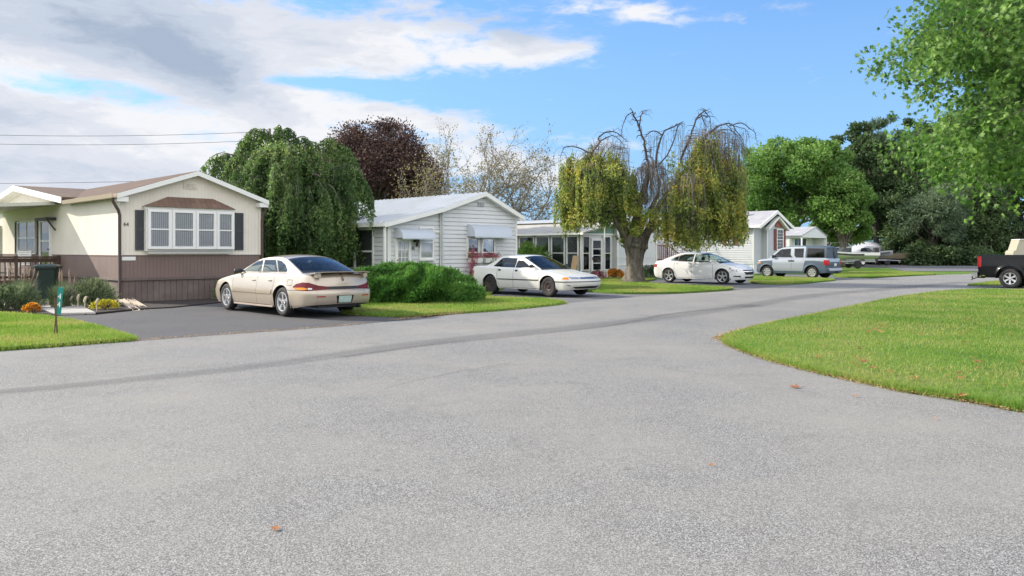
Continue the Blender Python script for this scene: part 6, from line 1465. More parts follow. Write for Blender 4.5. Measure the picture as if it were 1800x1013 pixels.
    def inner(s, gy, sub, seg):
        P = s.P; mb = MB(); Rr, Ra, W_ = P['R'], P['Ra'], P['W']; rt = s.root
        for xa in P['axles']:
            for sd in (1, -1):
                h = max(0, Rr - interp(P['zs'], xa)); t0 = -math.asin(min(1, h / Ra)); ar = np.linspace(t0, PI - t0, 17); a_, b_ = [], []
                for t in ar:
                    x, z = xa + Ra * math.cos(t), Rr + Ra * math.sin(t); p = s.shell(s.a_x(x), z); a_.append((p.x, (p.y - .002) * sd, p.z)); b_.append((x, (W_ - .36) * sd, z))
                n = len(ar); mb.add(a_ + b_, [(i, i + 1, n + i + 1, n + i) for i in range(n - 1)]); mb.poly(b_)
        zu = interp(P['zs'], 0) + .01; ax = sorted(P['axles'])
        mb.box(ax[0] + Ra + .02, ax[1] - Ra - .02, -W_ + .10, W_ - .10, zu, zu + .1); mb.box(P['xr'] + .2, P['xf'] - .2, -W_ + .38, W_ - .38, zu + .02, zu + .12)
        mb.box(ax[1] + Ra + .05, P['xf'] - .28, -W_ + .25, W_ - .25, zu + .02, zu + .1); mb.box(P['xr'] + .3, ax[0] - Ra - .05, -W_ + .25, W_ - .25, zu + .06, zu + .12)
        for xa in P['axles']: mb.tube([(xa, -W_ + .2, Rr), (xa, W_ - .2, Rr)], .05, 8)
        mb.tube([(ax[0] - Ra - .1, -.45, zu + .02), (P['xr'] + .06, -.45, zu + .02)], .03, 8)
        mb.build('underbody', M_PLAS, rt)
        T = P['T']; x0, x1 = T[0][0] - .05, T[-1][0] + .02; M_I = P.get('int', M_INTG); zb_ = s.zb(0)
        mb = MB(); yi = s.yg(0) - .07; mb.box(x1, x0, -yi, yi, .30, .34)
        xb0, xb1 = min(x0 - .1, ax[1] - Ra - .02), max(x1 + .1, ax[0] + Ra + .02)
        for sd in (1, -1): mb.box(xb1, xb0, *sorted((sd * (yi - .0), sd * (yi + .02))), .34, min(s.zb(xb0), s.zb(xb1)) - .02)
        xd = x0 - .32; yd = s.yg(xd) - .12
        mb.loft([[(xd, -yd, .55), (xd, yd, .55), (xd - .02, yd, zb_ - .06), (xd - .02, -yd, zb_ - .06)], [(x0, -yd + .08, .6), (x0, yd - .08, .6), (x0 - .03, yd - .08, s.zb(x0) - .02), (x0 - .03, -yd + .08, s.zb(x0) - .02)]])
        mb.build('interior', M_INT, rt)
        if P.get('parcel', True):
            mb = MB(); xs = x1 + P.get('shelf', .55); mb.box(x1 + .0, xs, -yi + .06, yi - .06, s.zb(xs) - .03, s.zb(xs) - .0); mb.build('parcel_shelf', M_I, rt)
        def seat(x, y, w_, hr=True):
            m_ = MB(); m_.loft([[(x - .05, y - w_, .34), (x + .5, y - w_, .34), (x + .5, y + w_, .34), (x - .05, y + w_, .34)], [(x - .05, y - w_, .58), (x + .52, y - w_, .64), (x + .52, y + w_, .64), (x - .05, y + w_, .58)]])
            m_.loft([[(x - .12, y - w_, .55), (x + .06, y - w_, .55), (x + .06, y + w_, .55), (x - .12, y + w_, .55)], [(x - .26, y - w_ * .85, 1.02), (x - .14, y - w_ * .85, 1.02), (x - .14, y + w_ * .85, 1.02), (x - .26, y + w_ * .85, 1.02)]])
            if hr: m_.box(x - .30, x - .18, y - .12, y + .12, 1.04, 1.2, b=.04)
            return m_.build('seat', M_I, rt)
        fx = P.get('seatx', -.15); seat(fx, .37, .26); seat(fx, -.37, .26)
        if P.get('rearseat', True): seat(fx - .9, 0, .62, False)
        mb = MB(); ring = [(xd - .28 + .05 * math.sin(a), .37 + .18 * math.cos(a), zb_ - .02 + .16 * math.sin(a)) for a in np.linspace(0, 2 * PI, 19)]; mb.tube(ring, .014, 6); mb.build('steering_wheel', M_PLAS, rt)
        # headliner
        mb = MB(); w0, w1 = P['ws'][1], P['rg'][0]; pts = [(x, z) for (x, z), g in zip(sub, seg) if w0 <= g <= w1]; v = []
        for x, z in pts: y = gy(x, z) - .04; v += [(x, -y, z - .015), (x, y, z - .015)]
        mb.add(v, [(2 * i, 2 * i + 1, 2 * i + 3, 2 * i + 2) for i in range(len(pts) - 1)]); mb.build('headliner', P.get('int', M_INTG), rt)
    def wheels(s):
        P = s.P; Rr = P['R']; W_ = P['W']; st = P.get('rim', 'spoke5'); tw = P.get('tw', .205); mb = MB(); rr_ = Rr * P.get('rimk', .66)
        mb.lathe([(rr_, -tw + .01), (rr_ + .02, -tw), (Rr - .03, -tw + .005), (Rr - .006, -tw + .03), (Rr, -tw + .06), (Rr, -.06), (Rr - .006, -.03), (Rr - .03, -.004), (Rr - .06, .002), (rr_ + .025, -.003), (rr_, -.012), (rr_ - .01, -.05)], 'y', 40)
        me_t = mb.build('tyre', M_TYRE, None, smooth=True); mr = MB()
        mr.lathe([(rr_ + .004, -.012), (rr_ - .004, -.002), (rr_ - .018, -.006), (rr_ - .026, -.05), (rr_ - .03, -.16)], 'y', 40, 0)
        mr.lathe([(rr_ - .03, -.13), (.001, -.13)], 'y', 24, 1)
        mr.lathe([(.001, .0), (.028, -.002), (.032, -.02), (.034, -.08)], 'y', 16, 0)
        def spokes(n, w0, w1, dish=.03, split=0):
            for k in range(n):
                a = 2 * PI * k / n + PI / 2; ca, sa = math.cos(a), math.sin(a); pr = []
                for r_, w_, y0, y1 in ((.02, w0 * .9, -.02, -.07), (rr_ * .45, w0, -.02, -.065), (rr_ * .8, (w0 + w1) / 2, -.014, -.06), (rr_ - .008, w1, -.010, -.06)):
                    pr.append([(r_ * ca - w_ * sa, y0, r_ * sa + w_ * ca), (r_ * ca - w_ * 1.1 * sa, y1, r_ * sa + w_ * 1.1 * ca), (r_ * ca + w_ * 1.1 * sa, y1, r_ * sa - w_ * 1.1 * ca), (r_ * ca + w_ * sa, y0, r_ * sa - w_ * ca)])
                mr.loft(pr)
            mr.lathe([(.001, -.012), (.06, -.014), (.068, -.025), (.07, -.07)], 'y', 20, 0)
            for k in range(5): a = 2 * PI * k / 5; mr.lathe([(.001, .0), (.008, 0), (.009, -.02)], 'y', 6, 1, (.047 * math.cos(a), -.008, .047 * math.sin(a)))
        if st == 'spoke5': spokes(5, .026, .046)
        elif st == 'five': spokes(5, .030, .036)
        elif st == 'six': spokes(6, .030, .040)
        else:
            cov = st == 'cover'; prf = [(rr_ - .01, -.012), (rr_ * .86, -.006), (rr_ * .74, -.01), (rr_ * .66, -.012), (rr_ * .5, -.008 if cov else -.03), (.07, -.002 if cov else -.035), (.05, -.01), (.001, -.006)]
            mr.lathe(prf, 'y', 40, 0); nh = 6 if cov else 14
            for k in range(nh):
                a = 2 * PI * k / nh; rad_ = rr_ * (.70 if cov else .72); ww = (.022, .034) if cov else (.013, .012); ring = [(rad_ * math.cos(a) + ww[0] * math.cos(q) * math.cos(a) - ww[1] * math.sin(q) * math.sin(a), .0, rad_ * math.sin(a) + ww[0] * math.cos(q) * math.sin(a) + ww[1] * math.sin(q) * math.cos(a)) for q in np.linspace(0, 2 * PI, 10)[:-1]]
                mr.loft([ring, [(p[0], -.02, p[2]) for p in ring]], 1)
            for k in range(5): a = 2 * PI * k / 5; mr.lathe([(.001, .012), (.010, .01), (.011, -.02)], 'y', 6, 1 if cov else 0, (.055 * math.cos(a), -.006, .055 * math.sin(a)))
        me_r = mr.build('rim', [P.get('rimm', M_ALLOY), M_GAP], None, smooth='auto'); first = True
        for xa in P['axles']:
            for sd in (1, -1):
                w_ = empty('wheel', (xa, sd * (W_ - P.get('wtrack', .035)), Rr), R(0 if sd > 0 else 180), s.root)
                for q in (me_t, me_r):
                    o = q if first else q.copy()
                    if not first: COL.objects.link(o)
                    o.parent = w_
                first = False
    def mirror(s, x, z, m, h=.12, l=.10, w_=.20):
        for sd in (1, -1):
            y = s.yg(x) + .0; mb = MB(); rings = []
            for k, (dy, f) in enumerate(((-.02, .35), (.03, .55), (.06, .95), (.12, 1), (w_, .92), (w_ + .03, .6))):
                rings.append([(x + .03 + l * f * .5 * math.cos(q), sd * (y + dy), z + h * .5 * f * math.sin(q)) for q in np.linspace(0, 2 * PI, 11)[:-1]])
            mb.loft(rings); o = mb.build('mirror', m, s.root, smooth=True)
    def handle(s, x, z, m, w_=.07, h=.018):
        for sd in (1, -1):
            p = s.shell(s.a_x(x), z); mb = MB(); mb.box(x - w_, x + w_, *sorted((sd * (p.y - .01), sd * (p.y + .022))), z - h, z + h, b=.008); mb.build('handle', m, s.root)
def ztab(*p): return list(p)
# ---------------------------------------------------------------- tan sedan
M_TAN = paint('champagne_paint', (.52, .44, .35), metal=.35, rough=.3)
LENS = [(0, .632), (.45, .632), (.95, .615), (1.28, .63), (1.40, .69), (1.28, .755), (1.05, .795), (.85, .79), (.62, .725), (.42, .70), (0, .70)]
tan = dict(W=.935, xf=2.47, xr=-2.62, rf=(.42, .36), rr=(.40, .30), bf=.16, br=.10, sb=.05, R=.335, Ra=.385, axles=(1.405, -1.405), paint=M_TAN, round=.075, int=M_INTB, seatx=-.1,
    zb=[(2.6, .62), (2.44, .63), (2.3, .68), (1.9, .78), (1.4, .87), (.9, .935), (.4, .965), (-.9, .985), (-1.6, .99), (-2.2, .985), (-2.45, .965), (-2.7, .95)],
    ins=[(.15, .06), (.25, .035), (.4, .008), (.55, 0), (.68, .012), (.8, .035), (.9, .06), (1.0, .085)], fset=[(.15, .12), (.28, .04), (.4, .0), (.52, .0), (.62, .06), (.7, .12)], rset=[(.2, .16), (.32, .04), (.45, .0), (.58, .0), (.63, .035), (.75, .055), (.86, .09), (1.0, .13)],
    zs=[(2.6, .24), (2.0, .19), (0, .19), (-1.8, .20), (-2.1, .24), (-2.6, .30)], crown=[(2.6, 0), (2.44, .0), (2.2, .045), (1.6, .06), (1.0, .05), (-1.8, .02), (-2.3, .03), (-2.6, 0), (-2.8, 0)],
    T=[(1.02, .93), (.55, 1.125), (.10, 1.285), (-.35, 1.335), (-.8, 1.338), (-1.15, 1.295), (-1.62, 1.125), (-1.98, .985)], ws=(0, 2), rg=(5, 7), wbow=.22, rbow=.16, tum=.36,
    windows=[('side_window', [(.80, .995), (.24, 1.232), (-.06, 1.275), (-.16, 1.002)], M_CGL), ('side_window', [(-.23, 1.003), (-.13, 1.278), (-.66, 1.284), (-.94, 1.010)], M_CGL), ('side_window', [(-.985, 1.011), (-.72, 1.282), (-.95, 1.255), (-1.17, 1.175), (-1.34, 1.055), (-1.33, 1.015)], M_CGL)],
    regions=[('side', 'door', M_TAN, [(1.02, .26), (1.02, .90), (-.24, .94), (-.24, .26)], 0, True), ('side', 'door', M_TAN, [(-.24, .26), (-.24, .94), (-1.02, .95), (-1.02, .62), (-.92, .26)], 0, True),
        ('side', 'side_molding', M_TAN, [(1.0, .50), (1.0, .60), (-.98, .60), (-.94, .50)], .014, True), ('gap', '', None, [(1.02, .88), (1.02, .24), (-.90, .24), (-1.03, .56), (-1.03, .93)]), ('gap', '', None, [(-.24, .24), (-.24, .94)]),
        ('side', 'sill_molding', mat('pale_tan_trim', (.62, .50, .42), .4), [(.98, .195), (.98, .235), (-.98, .235), (-.98, .195)], .018, True),
        ('rear', 'rear_bumper', M_TAN, [(0, .32), (.9, .30), (1.9, .24), (1.85, .60), (1.3, .605), (0, .605)], .016), ('gapr', '', None, [(0, .612), (1.3, .612), (1.80, .606)]),
        ('front', 'front_bumper', M_TAN, [(0, .25), (1.5, .25), (1.45, .56), (.9, .56), (0, .56)], .012), ('rear', 'taillight', M_DRLENS, LENS, .008, True), ('rear', 'light_bar', M_PLAS, [(0, .634), (.43, .634), (.40, .698), (0, .698)], .010),
        ('rear', 'turn_signal', M_OLENS, [(1.30, .635), (1.0, .625), (.88, .635), (.90, .672), (1.0, .682), (1.33, .672)], .013, True), ('rear', 'reversing_light', M_WLENS, [(.86, .634), (.76, .64), (.77, .672), (.87, .676)], .013, True),
        ('rear', 'reflector', M_RLENS, [(.48, .475), (.68, .475), (.68, .495), (.48, .495)], .022, True), ('rear', 'plate_recess', M_GAP, [(0, .33), (.20, .33), (.23, .50), (0, .50)], .012), ('rear', 'license_plate', M_PLATE, [(0, .345), (.165, .345), (.165, .492), (0, .492)], .024),
        ('front', 'headlight', M_WLENS, [(.45, .55), (1.0, .545), (1.02, .61), (.5, .60)], .004, True), ('gap', '', None, [(-1.62, .72), (-1.62, .84), (-1.82, .84), (-1.82, .72), (-1.62, .72)])],
    topgaps=[[(-2.03, 0), (-2.03, .68), (-2.5, .66)], [(1.12, .0), (1.1, .60), (2.1, .58)]], rim='spoke5')
c = Car('tan_sedan', 'tan sedan with rear spoiler parked nose in beside the brown and cream home', 'car', W(9.15 + .90, 18.0), 135, tan, (1.0, 1.0, 1.0)); c.build(); c.mirror(.72, 1.0, M_PLAS); c.handle(-.08, .80, M_TAN); c.handle(-.86, .81, M_TAN)
mb = MB(); pts = []
for y in np.linspace(-.72, .72, 15):
    k = 1 - abs(y / .73) ** 6; pts.append([(-2.26 - .03 * k, y, .962 + .025 * k), (-2.42 - .05 * k, y, 1.000 + .025 * k), (-2.545 - .06 * k, y, 1.010 + .025 * k), (-2.54 - .06 * k, y, .992 + .025 * k), (-2.40 - .04 * k, y, .975 + .025 * k)])
mb.loft(pts); sp_ = mb.build('spoiler', M_TAN, c.root, smooth='auto')
for y in (-.66, .56): mb = MB(); mb.box(-2.53, -2.38, y, y + .1, .90, .99); mb.build('spoiler_post', M_TAN, sp_)
mb = MB(); mb.lathe([(.001, -.004), (.018, -.003), (.02, .004)], 'y', 12); o = mb.build('emblem', M_PLAS, c.root); o.rotation_euler = (0, 0, R(90)); p = c.shell(c.A, .84); o.location = (p.x - .003, 0, .84)
# ---------------------------------------------------------------- older white sedan
M_OWH = paint('aged_white_paint', (.68, .67, .62), rough=.4, dirt=(.40, .36, .29))
old = dict(W=.91, xf=2.43, xr=-2.56, rf=(.34, .30), rr=(.30, .26), bf=.14, br=.06, sb=.05, R=.325, Ra=.375, axles=(1.365, -1.365), paint=M_OWH, round=.06, int=M_INTG, seatx=-.1,
    zb=[(2.6, .62), (2.42, .635), (2.2, .665), (1.4, .79), (.9, .87), (.5, .905), (-.8, .935), (-1.5, .955), (-2.2, .955), (-2.5, .93), (-2.7, .92)],
    ins=[(.15, .07), (.25, .04), (.4, .01), (.55, 0), (.68, .01), (.8, .03), (.95, .065)], fset=[(.15, .20), (.28, .09), (.38, .01), (.5, .0), (.56, .02), (.6, .06), (.7, .12)], rset=[(.2, .14), (.32, .04), (.45, .0), (.6, .02), (.8, .04), (1.0, .09)],
    zs=[(2.6, .27), (2.0, .21), (0, .21), (-1.8, .22), (-2.6, .30)], crown=[(2.6, 0), (2.42, .0), (2.2, .03), (1.6, .05), (1.0, .045), (-1.6, .02), (-2.3, .02), (-2.5, 0), (-2.8, 0)],
    T=[(.95, .885), (.48, 1.09), (.04, 1.265), (-.3, 1.30), (-.85, 1.30), (-1.04, 1.27), (-1.38, 1.10), (-1.72, .955)], ws=(0, 2), rg=(5, 7), wbow=.20, rbow=.10, tum=.34,
    windows=[('side_window', [(.66, .945), (.12, 1.215), (-.14, 1.238), (-.20, .945)], M_CGL), ('side_window', [(-.28, .945), (-.23, 1.24), (-.74, 1.24), (-.90, .950)], M_CGD), ('side_window', [(-.935, .952), (-.78, 1.24), (-.97, 1.225), (-1.28, .972)], M_CGD)],
    gh2=[('window_visor', mat('pale_visor', (.62, .62, .64), .3), [(.62, .975), (.12, 1.213), (-.13, 1.235), (-.13, 1.175), (.10, 1.16), (.46, .975)])],
    regions=[('side', 'door', M_OWH, [(.98, .26), (.98, .85), (-.22, .90), (-.22, .26)], 0, True), ('side', 'door', M_OWH, [(-.22, .26), (-.22, .90), (-1.02, .91), (-1.02, .60), (-.92, .26)], 0, True),
        ('gap', '', None, [(.98, .84), (.98, .25), (-.90, .25), (-1.02, .56), (-1.02, .90)]), ('gap', '', None, [(-.22, .25), (-.22, .90)]), ('side', 'side_molding', M_PLAS, [(.95, .515), (.95, .545), (-.99, .545), (-.98, .515)], .012, True),
        ('front', 'front_bumper', M_OWH, [(0, .27), (1.35, .25), (1.42, .56), (.95, .57), (0, .57)], .022), ('front', 'bumper_strip', M_PLAS, [(0, .485), (1.36, .485), (1.36, .51), (0, .51)], .03), ('front', 'air_dam', M_GAP, [(0, .285), (.55, .285), (.72, .35), (0, .37)], .012), ('front', 'fog_slot', M_GAP, [(.78, .375), (.92, .385), (.90, .40), (.80, .40)], .025, True),
        ('front', 'headlight', M_WLENS, [(.40, .575), (.80, .575), (.80, .645), (.42, .645)], .006, True), ('front', 'turn_signal', M_OLENS, [(.82, .575), (1.08, .575), (1.04, .645), (.82, .645)], .006, True), ('front', 'grille', M_GAP, [(0, .58), (.38, .58), (.38, .635), (0, .635)], .002),
        ('rear', 'rear_bumper', M_OWH, [(0, .30), (1.7, .28), (1.6, .55), (0, .56)], .02), ('rear', 'taillight', M_RLENS, [(.4, .62), (1.0, .62), (1.0, .8), (.4, .8)], .006, True), ('rear', 'license_plate', M_PLATEW, [(0, .62), (.16, .62), (.16, .77), (0, .77)], .01)]
        + [('front', 'grille_bar', M_CHR, [(0, z), (.38, z), (.38, z + .008), (0, z + .008)], .010) for z in (.583, .598, .613, .628)],
    topgaps=[[(-1.78, 0), (-1.78, .66), (-2.4, .64)], [(1.05, .0), (1.03, .64), (2.35, .62)]], rim='steel', rimm=M_STEEL, rimk=.58)
c = Car('white_sedan', 'older white sedan with dark steel wheels behind the green juniper', 'car', W(19.2 + .86, 18.9), -45, old); c.build(); c.mirror(.60, .985, M_PLAS, w_=.16); c.handle(-.08, .83, M_PLAS, .055, .028); c.handle(-.90, .84, M_PLAS, .055, .028)
# ---------------------------------------------------------------- newer white sedan
M_NWH = paint('bright_white_paint', (.74, .745, .74), rough=.22, dirt=(.5, .48, .44))
new = dict(W=.892, xf=2.38, xr=-2.49, rf=(.42, .34), rr=(.36, .30), bf=.17, br=.10, sb=.05, R=.335, Ra=.378, axles=(1.425, -1.425), paint=M_NWH, round=.09, int=M_INTB, seatx=-.05,
    zb=[(2.6, .66), (2.36, .69), (2.2, .755), (1.9, .83), (1.4, .905), (1.0, .945), (.5, .965), (-1.0, 1.0), (-1.6, 1.02), (-2.2, 1.02), (-2.42, .99), (-2.6, .97)],
    ins=[(.15, .06), (.25, .035), (.4, .012), (.55, .004), (.68, .0), (.8, .015), (.9, .04), (1.05, .085)], fset=[(.15, .10), (.26, .03), (.4, .0), (.55, .0), (.66, .05), (.78, .12)], rset=[(.2, .12), (.32, .03), (.5, .0), (.65, .0), (.8, .03), (1.0, .07)],
    zs=[(2.6, .22), (2.0, .19), (0, .20), (-1.8, .20), (-2.6, .26)], crown=[(2.6, 0), (2.36, .0), (2.2, .04), (1.6, .06), (1.1, .045), (-1.8, .02), (-2.3, .02), (-2.42, 0), (-2.8, 0)],
    T=[(1.18, .94), (.62, 1.165), (.15, 1.325), (-.3, 1.385), (-.8, 1.378), (-1.2, 1.30), (-1.66, 1.14), (-1.98, 1.02)], ws=(0, 2), rg=(5, 7), wbow=.22, rbow=.14, tum=.36,
    windows=[('side_window', [(.86, 1.0), (.28, 1.262), (-.08, 1.325), (-.10, 1.0)], M_CGL), ('side_window', [(-.20, 1.005), (-.18, 1.328), (-.68, 1.322), (-.93, 1.26), (-.98, 1.025)], M_CGL), ('side_window', [(-1.02, 1.035), (-.98, 1.245), (-1.17, 1.185), (-1.38, 1.085), (-1.36, 1.05)], M_CGL)],
    regions=[('side', 'door', M_NWH, [(.95, .26), (.95, .90), (-.14, .95), (-.14, .26)], 0, True), ('side', 'door', M_NWH, [(-.14, .26), (-.14, .95), (-1.1, .97), (-1.1, .66), (-.95, .26)], 0, True), ('gap', '', None, [(.95, .90), (.95, .25), (-.94, .25), (-1.10, .62), (-1.10, .96)]), ('gap', '', None, [(-.14, .25), (-.14, .95)]),
        ('front', 'headlight', M_WLENS, [(.56, .60), (.80, .555), (.98, .60), (1.18, .72), (1.10, .75), (.85, .72), (.62, .655)], .006, True), ('front', 'turn_signal', M_RLENS, [(1.06, .68), (1.14, .70), (1.16, .735), (1.1, .735)], .009, True),
        ('front', 'grille', M_GAP, [(0, .60), (.46, .60), (.50, .645), (0, .645)], .004), ('front', 'grille', M_GAP, [(0, .44), (.36, .44), (.46, .55), (0, .55)], .004), ('front', 'grille_frame', M_CHR, [(0, .553), (.50, .553), (.50, .568), (0, .568)], .012), ('front', 'grille_frame', M_CHR, [(0, .425), (.40, .425), (.40, .438), (0, .438)], .012),
        ('front', 'air_intake', M_GAP, [(0, .27), (.38, .27), (.42, .35), (0, .35)], .004), ('front', 'fog_light_slot', M_GAP, [(.60, .32), (.98, .34), (.96, .385), (.66, .385)], .004, True), ('gapf', '', None, [(1.02, .56), (1.36, .52), (1.38, .30)]),
        ('rear', 'side_marker', M_RLENS, [(1.42, .60), (1.52, .60), (1.52, .625), (1.42, .625)], .006, True), ('rear', 'taillight', M_RLENS, [(.5, .70), (1.02, .72), (1.02, .86), (.55, .86)], .006, True), ('rear', 'license_plate', M_PLATEW, [(0, .66), (.16, .66), (.16, .8), (0, .8)], .01), ('rear', 'bumper', M_NWH, [(0, .28), (1.3, .28), (1.3, .58), (0, .6)], .01)],
    topgaps=[[(1.22, .0), (1.18, .62), (2.2, .60)], [(-2.03, 0), (-2.03, .6), (-2.4, .58)]], rim='five', rimk=.70)
c = Car('white_sedan', 'newer white sedan with alloy wheels parked right of the pollarded tree', 'car', W(32.0 + .84, 20.06), -45, new); c.build(); c.mirror(.80, 1.02, M_NWH, w_=.17); c.handle(-.0, .88, M_NWH); c.handle(-.98, .90, M_NWH)
# ---------------------------------------------------------------- silver and grey utility vehicle
M_SIL = paint('silver_paint', (.38, .41, .45), metal=.35, rough=.32); M_CLAD = mat('grey_cladding', (.055, .085, .12), .55, var=.12)
suv = dict(W=.905, xf=2.09, xr=-2.20, rf=(.26, .26), rr=(.16, .16), bf=.12, br=.04, sb=.03, R=.335, Ra=.405, axles=(1.2875, -1.2875), paint=M_SIL, round=.07, flare=.02, int=M_INTG, seatx=-.1, parcel=False,
    zb=[(2.2, .88), (2.08, .90), (1.95, .955), (1.5, 1.03), (1.1, 1.07), (.7, 1.085), (-2.3, 1.11)], ins=[(.15, .04), (.3, .02), (.45, .0), (.7, .0), (.9, .012), (1.0, .03), (1.12, .05)], fset=[(.15, .10), (.3, .01), (.6, .0), (.8, .03), (.95, .09)], rset=[(.2, .05), (.35, -.06), (.5, -.06), (.56, .0), (.8, .0), (1.12, .03)],
    zs=[(2.1, .30), (1.7, .26), (0, .27), (-1.7, .30), (-2.2, .34)], crown=[(2.2, 0), (2.08, 0), (1.9, .04), (1.3, .05), (1.0, .04), (-2.0, .0), (-2.3, 0)],
    T=[(1.24, 1.07), (.93, 1.34), (.64, 1.58), (.36, 1.675), (-.3, 1.725), (-1.5, 1.715), (-2.02, 1.67), (-2.11, 1.57), (-2.185, 1.14)], ws=(0, 2.4), rg=(7, 8), wbow=.16, rbow=.04, rcrown=.05, tum=.13, holer=.04, roofm=M_CLAD, rearglass=M_CGD, pillar=M_SIL,
    gh=[('rear_pillar', M_CLAD, [(-.88, 1.0), (-.88, 1.9), (-2.3, 1.9), (-2.3, 1.0)])],
    windows=[('side_window', [(.98, 1.16), (.60, 1.50), (.50, 1.565), (-.02, 1.60), (-.03, 1.27), (-.13, 1.15)], M_CGL), ('side_window', [(-.28, 1.24), (-.26, 1.60), (-.76, 1.61), (-.76, 1.15), (-.38, 1.15)], M_CGL), ('side_window', [(-.98, 1.15), (-.98, 1.62), (-1.88, 1.60), (-1.92, 1.15)], M_CGD)],
    regions=[('side', 'front_cladding', M_CLAD, [(2.3, .0), (2.3, .86), (1.6, .93), (.98, .97), (.96, .62), (.86, .42), (.78, .0)], .006), ('front', 'front_cladding', M_CLAD, [(0, .0), (.6, .0), (1.6, .0), (1.5, .90), (.9, .86), (0, .70)], .006), ('side', 'rear_cladding', M_CLAD, [(-.72, .0), (-.80, .42), (-.86, .75), (-.92, .97), (-1.5, .965), (-1.9, .93), (-2.3, .90), (-2.3, .0)], .006),
        ('side', 'sill', M_CLAD, [(.9, .0), (.9, .40), (-.85, .40), (-.8, .0)], .008), ('rear', 'rear_cladding', M_CLAD, [(0, .0), (.6, .0), (1.2, .0), (1.2, .60), (0, .60)], .01), ('rear', 'bumper', mat('silver_bumper', (.33, .34, .35), .5), [(0, .44), (.80, .44), (.80, .55), (0, .55)], .03),
        ('gap', '', None, [(-.15, .42), (-.15, 1.06)]), ('gap', '', None, [(.96, .6), (.94, 1.04)]), ('gap', '', None, [(-.82, 1.06), (-.84, .98)]), ('side', 'door_handle_recess', M_PLAS, [(.03, .90), (.03, .99), (-.30, .99), (-.33, .945), (-.30, .90)], .004, True),
        ('rear', 'taillight', M_RLENS, [(.63, .74), (.98, .74), (1.04, .80), (1.04, 1.0), (.68, 1.0)], .012, True), ('rear', 'license_plate', M_PLATEW, [(.0, .68), (.16, .68), (.16, .82), (0, .82)], .014), ('gapr', '', None, [(0, .62), (.75, .62), (.62, 1.08)]),
        ('front', 'headlight', M_WLENS, [(.55, .76), (1.0, .78), (1.12, .87), (.60, .85)], .010, True), ('front', 'turn_signal', M_OLENS, [(1.0, .78), (1.14, .80), (1.14, .85), (1.0, .85)], .014, True), ('front', 'grille', M_GAP, [(0, .72), (.5, .72), (.52, .80), (0, .80)], .010)],
    topgaps=[[(1.28, 0), (1.25, .70), (1.95, .66)]], rim='cover', rimk=.62)
c = Car('utility_vehicle', 'boxy silver utility vehicle with blue grey cladding parked by the grey home', 'car', W(41.5 + .86, 20.09), 135, suv); c.build(); c.mirror(.88, 1.18, M_PLAS, h=.2, w_=.18)
mb = MB(); mb.box(-2.36, -2.10, -.16, .16, .36, .41); mb.build('hitch', M_PLAS, c.root)
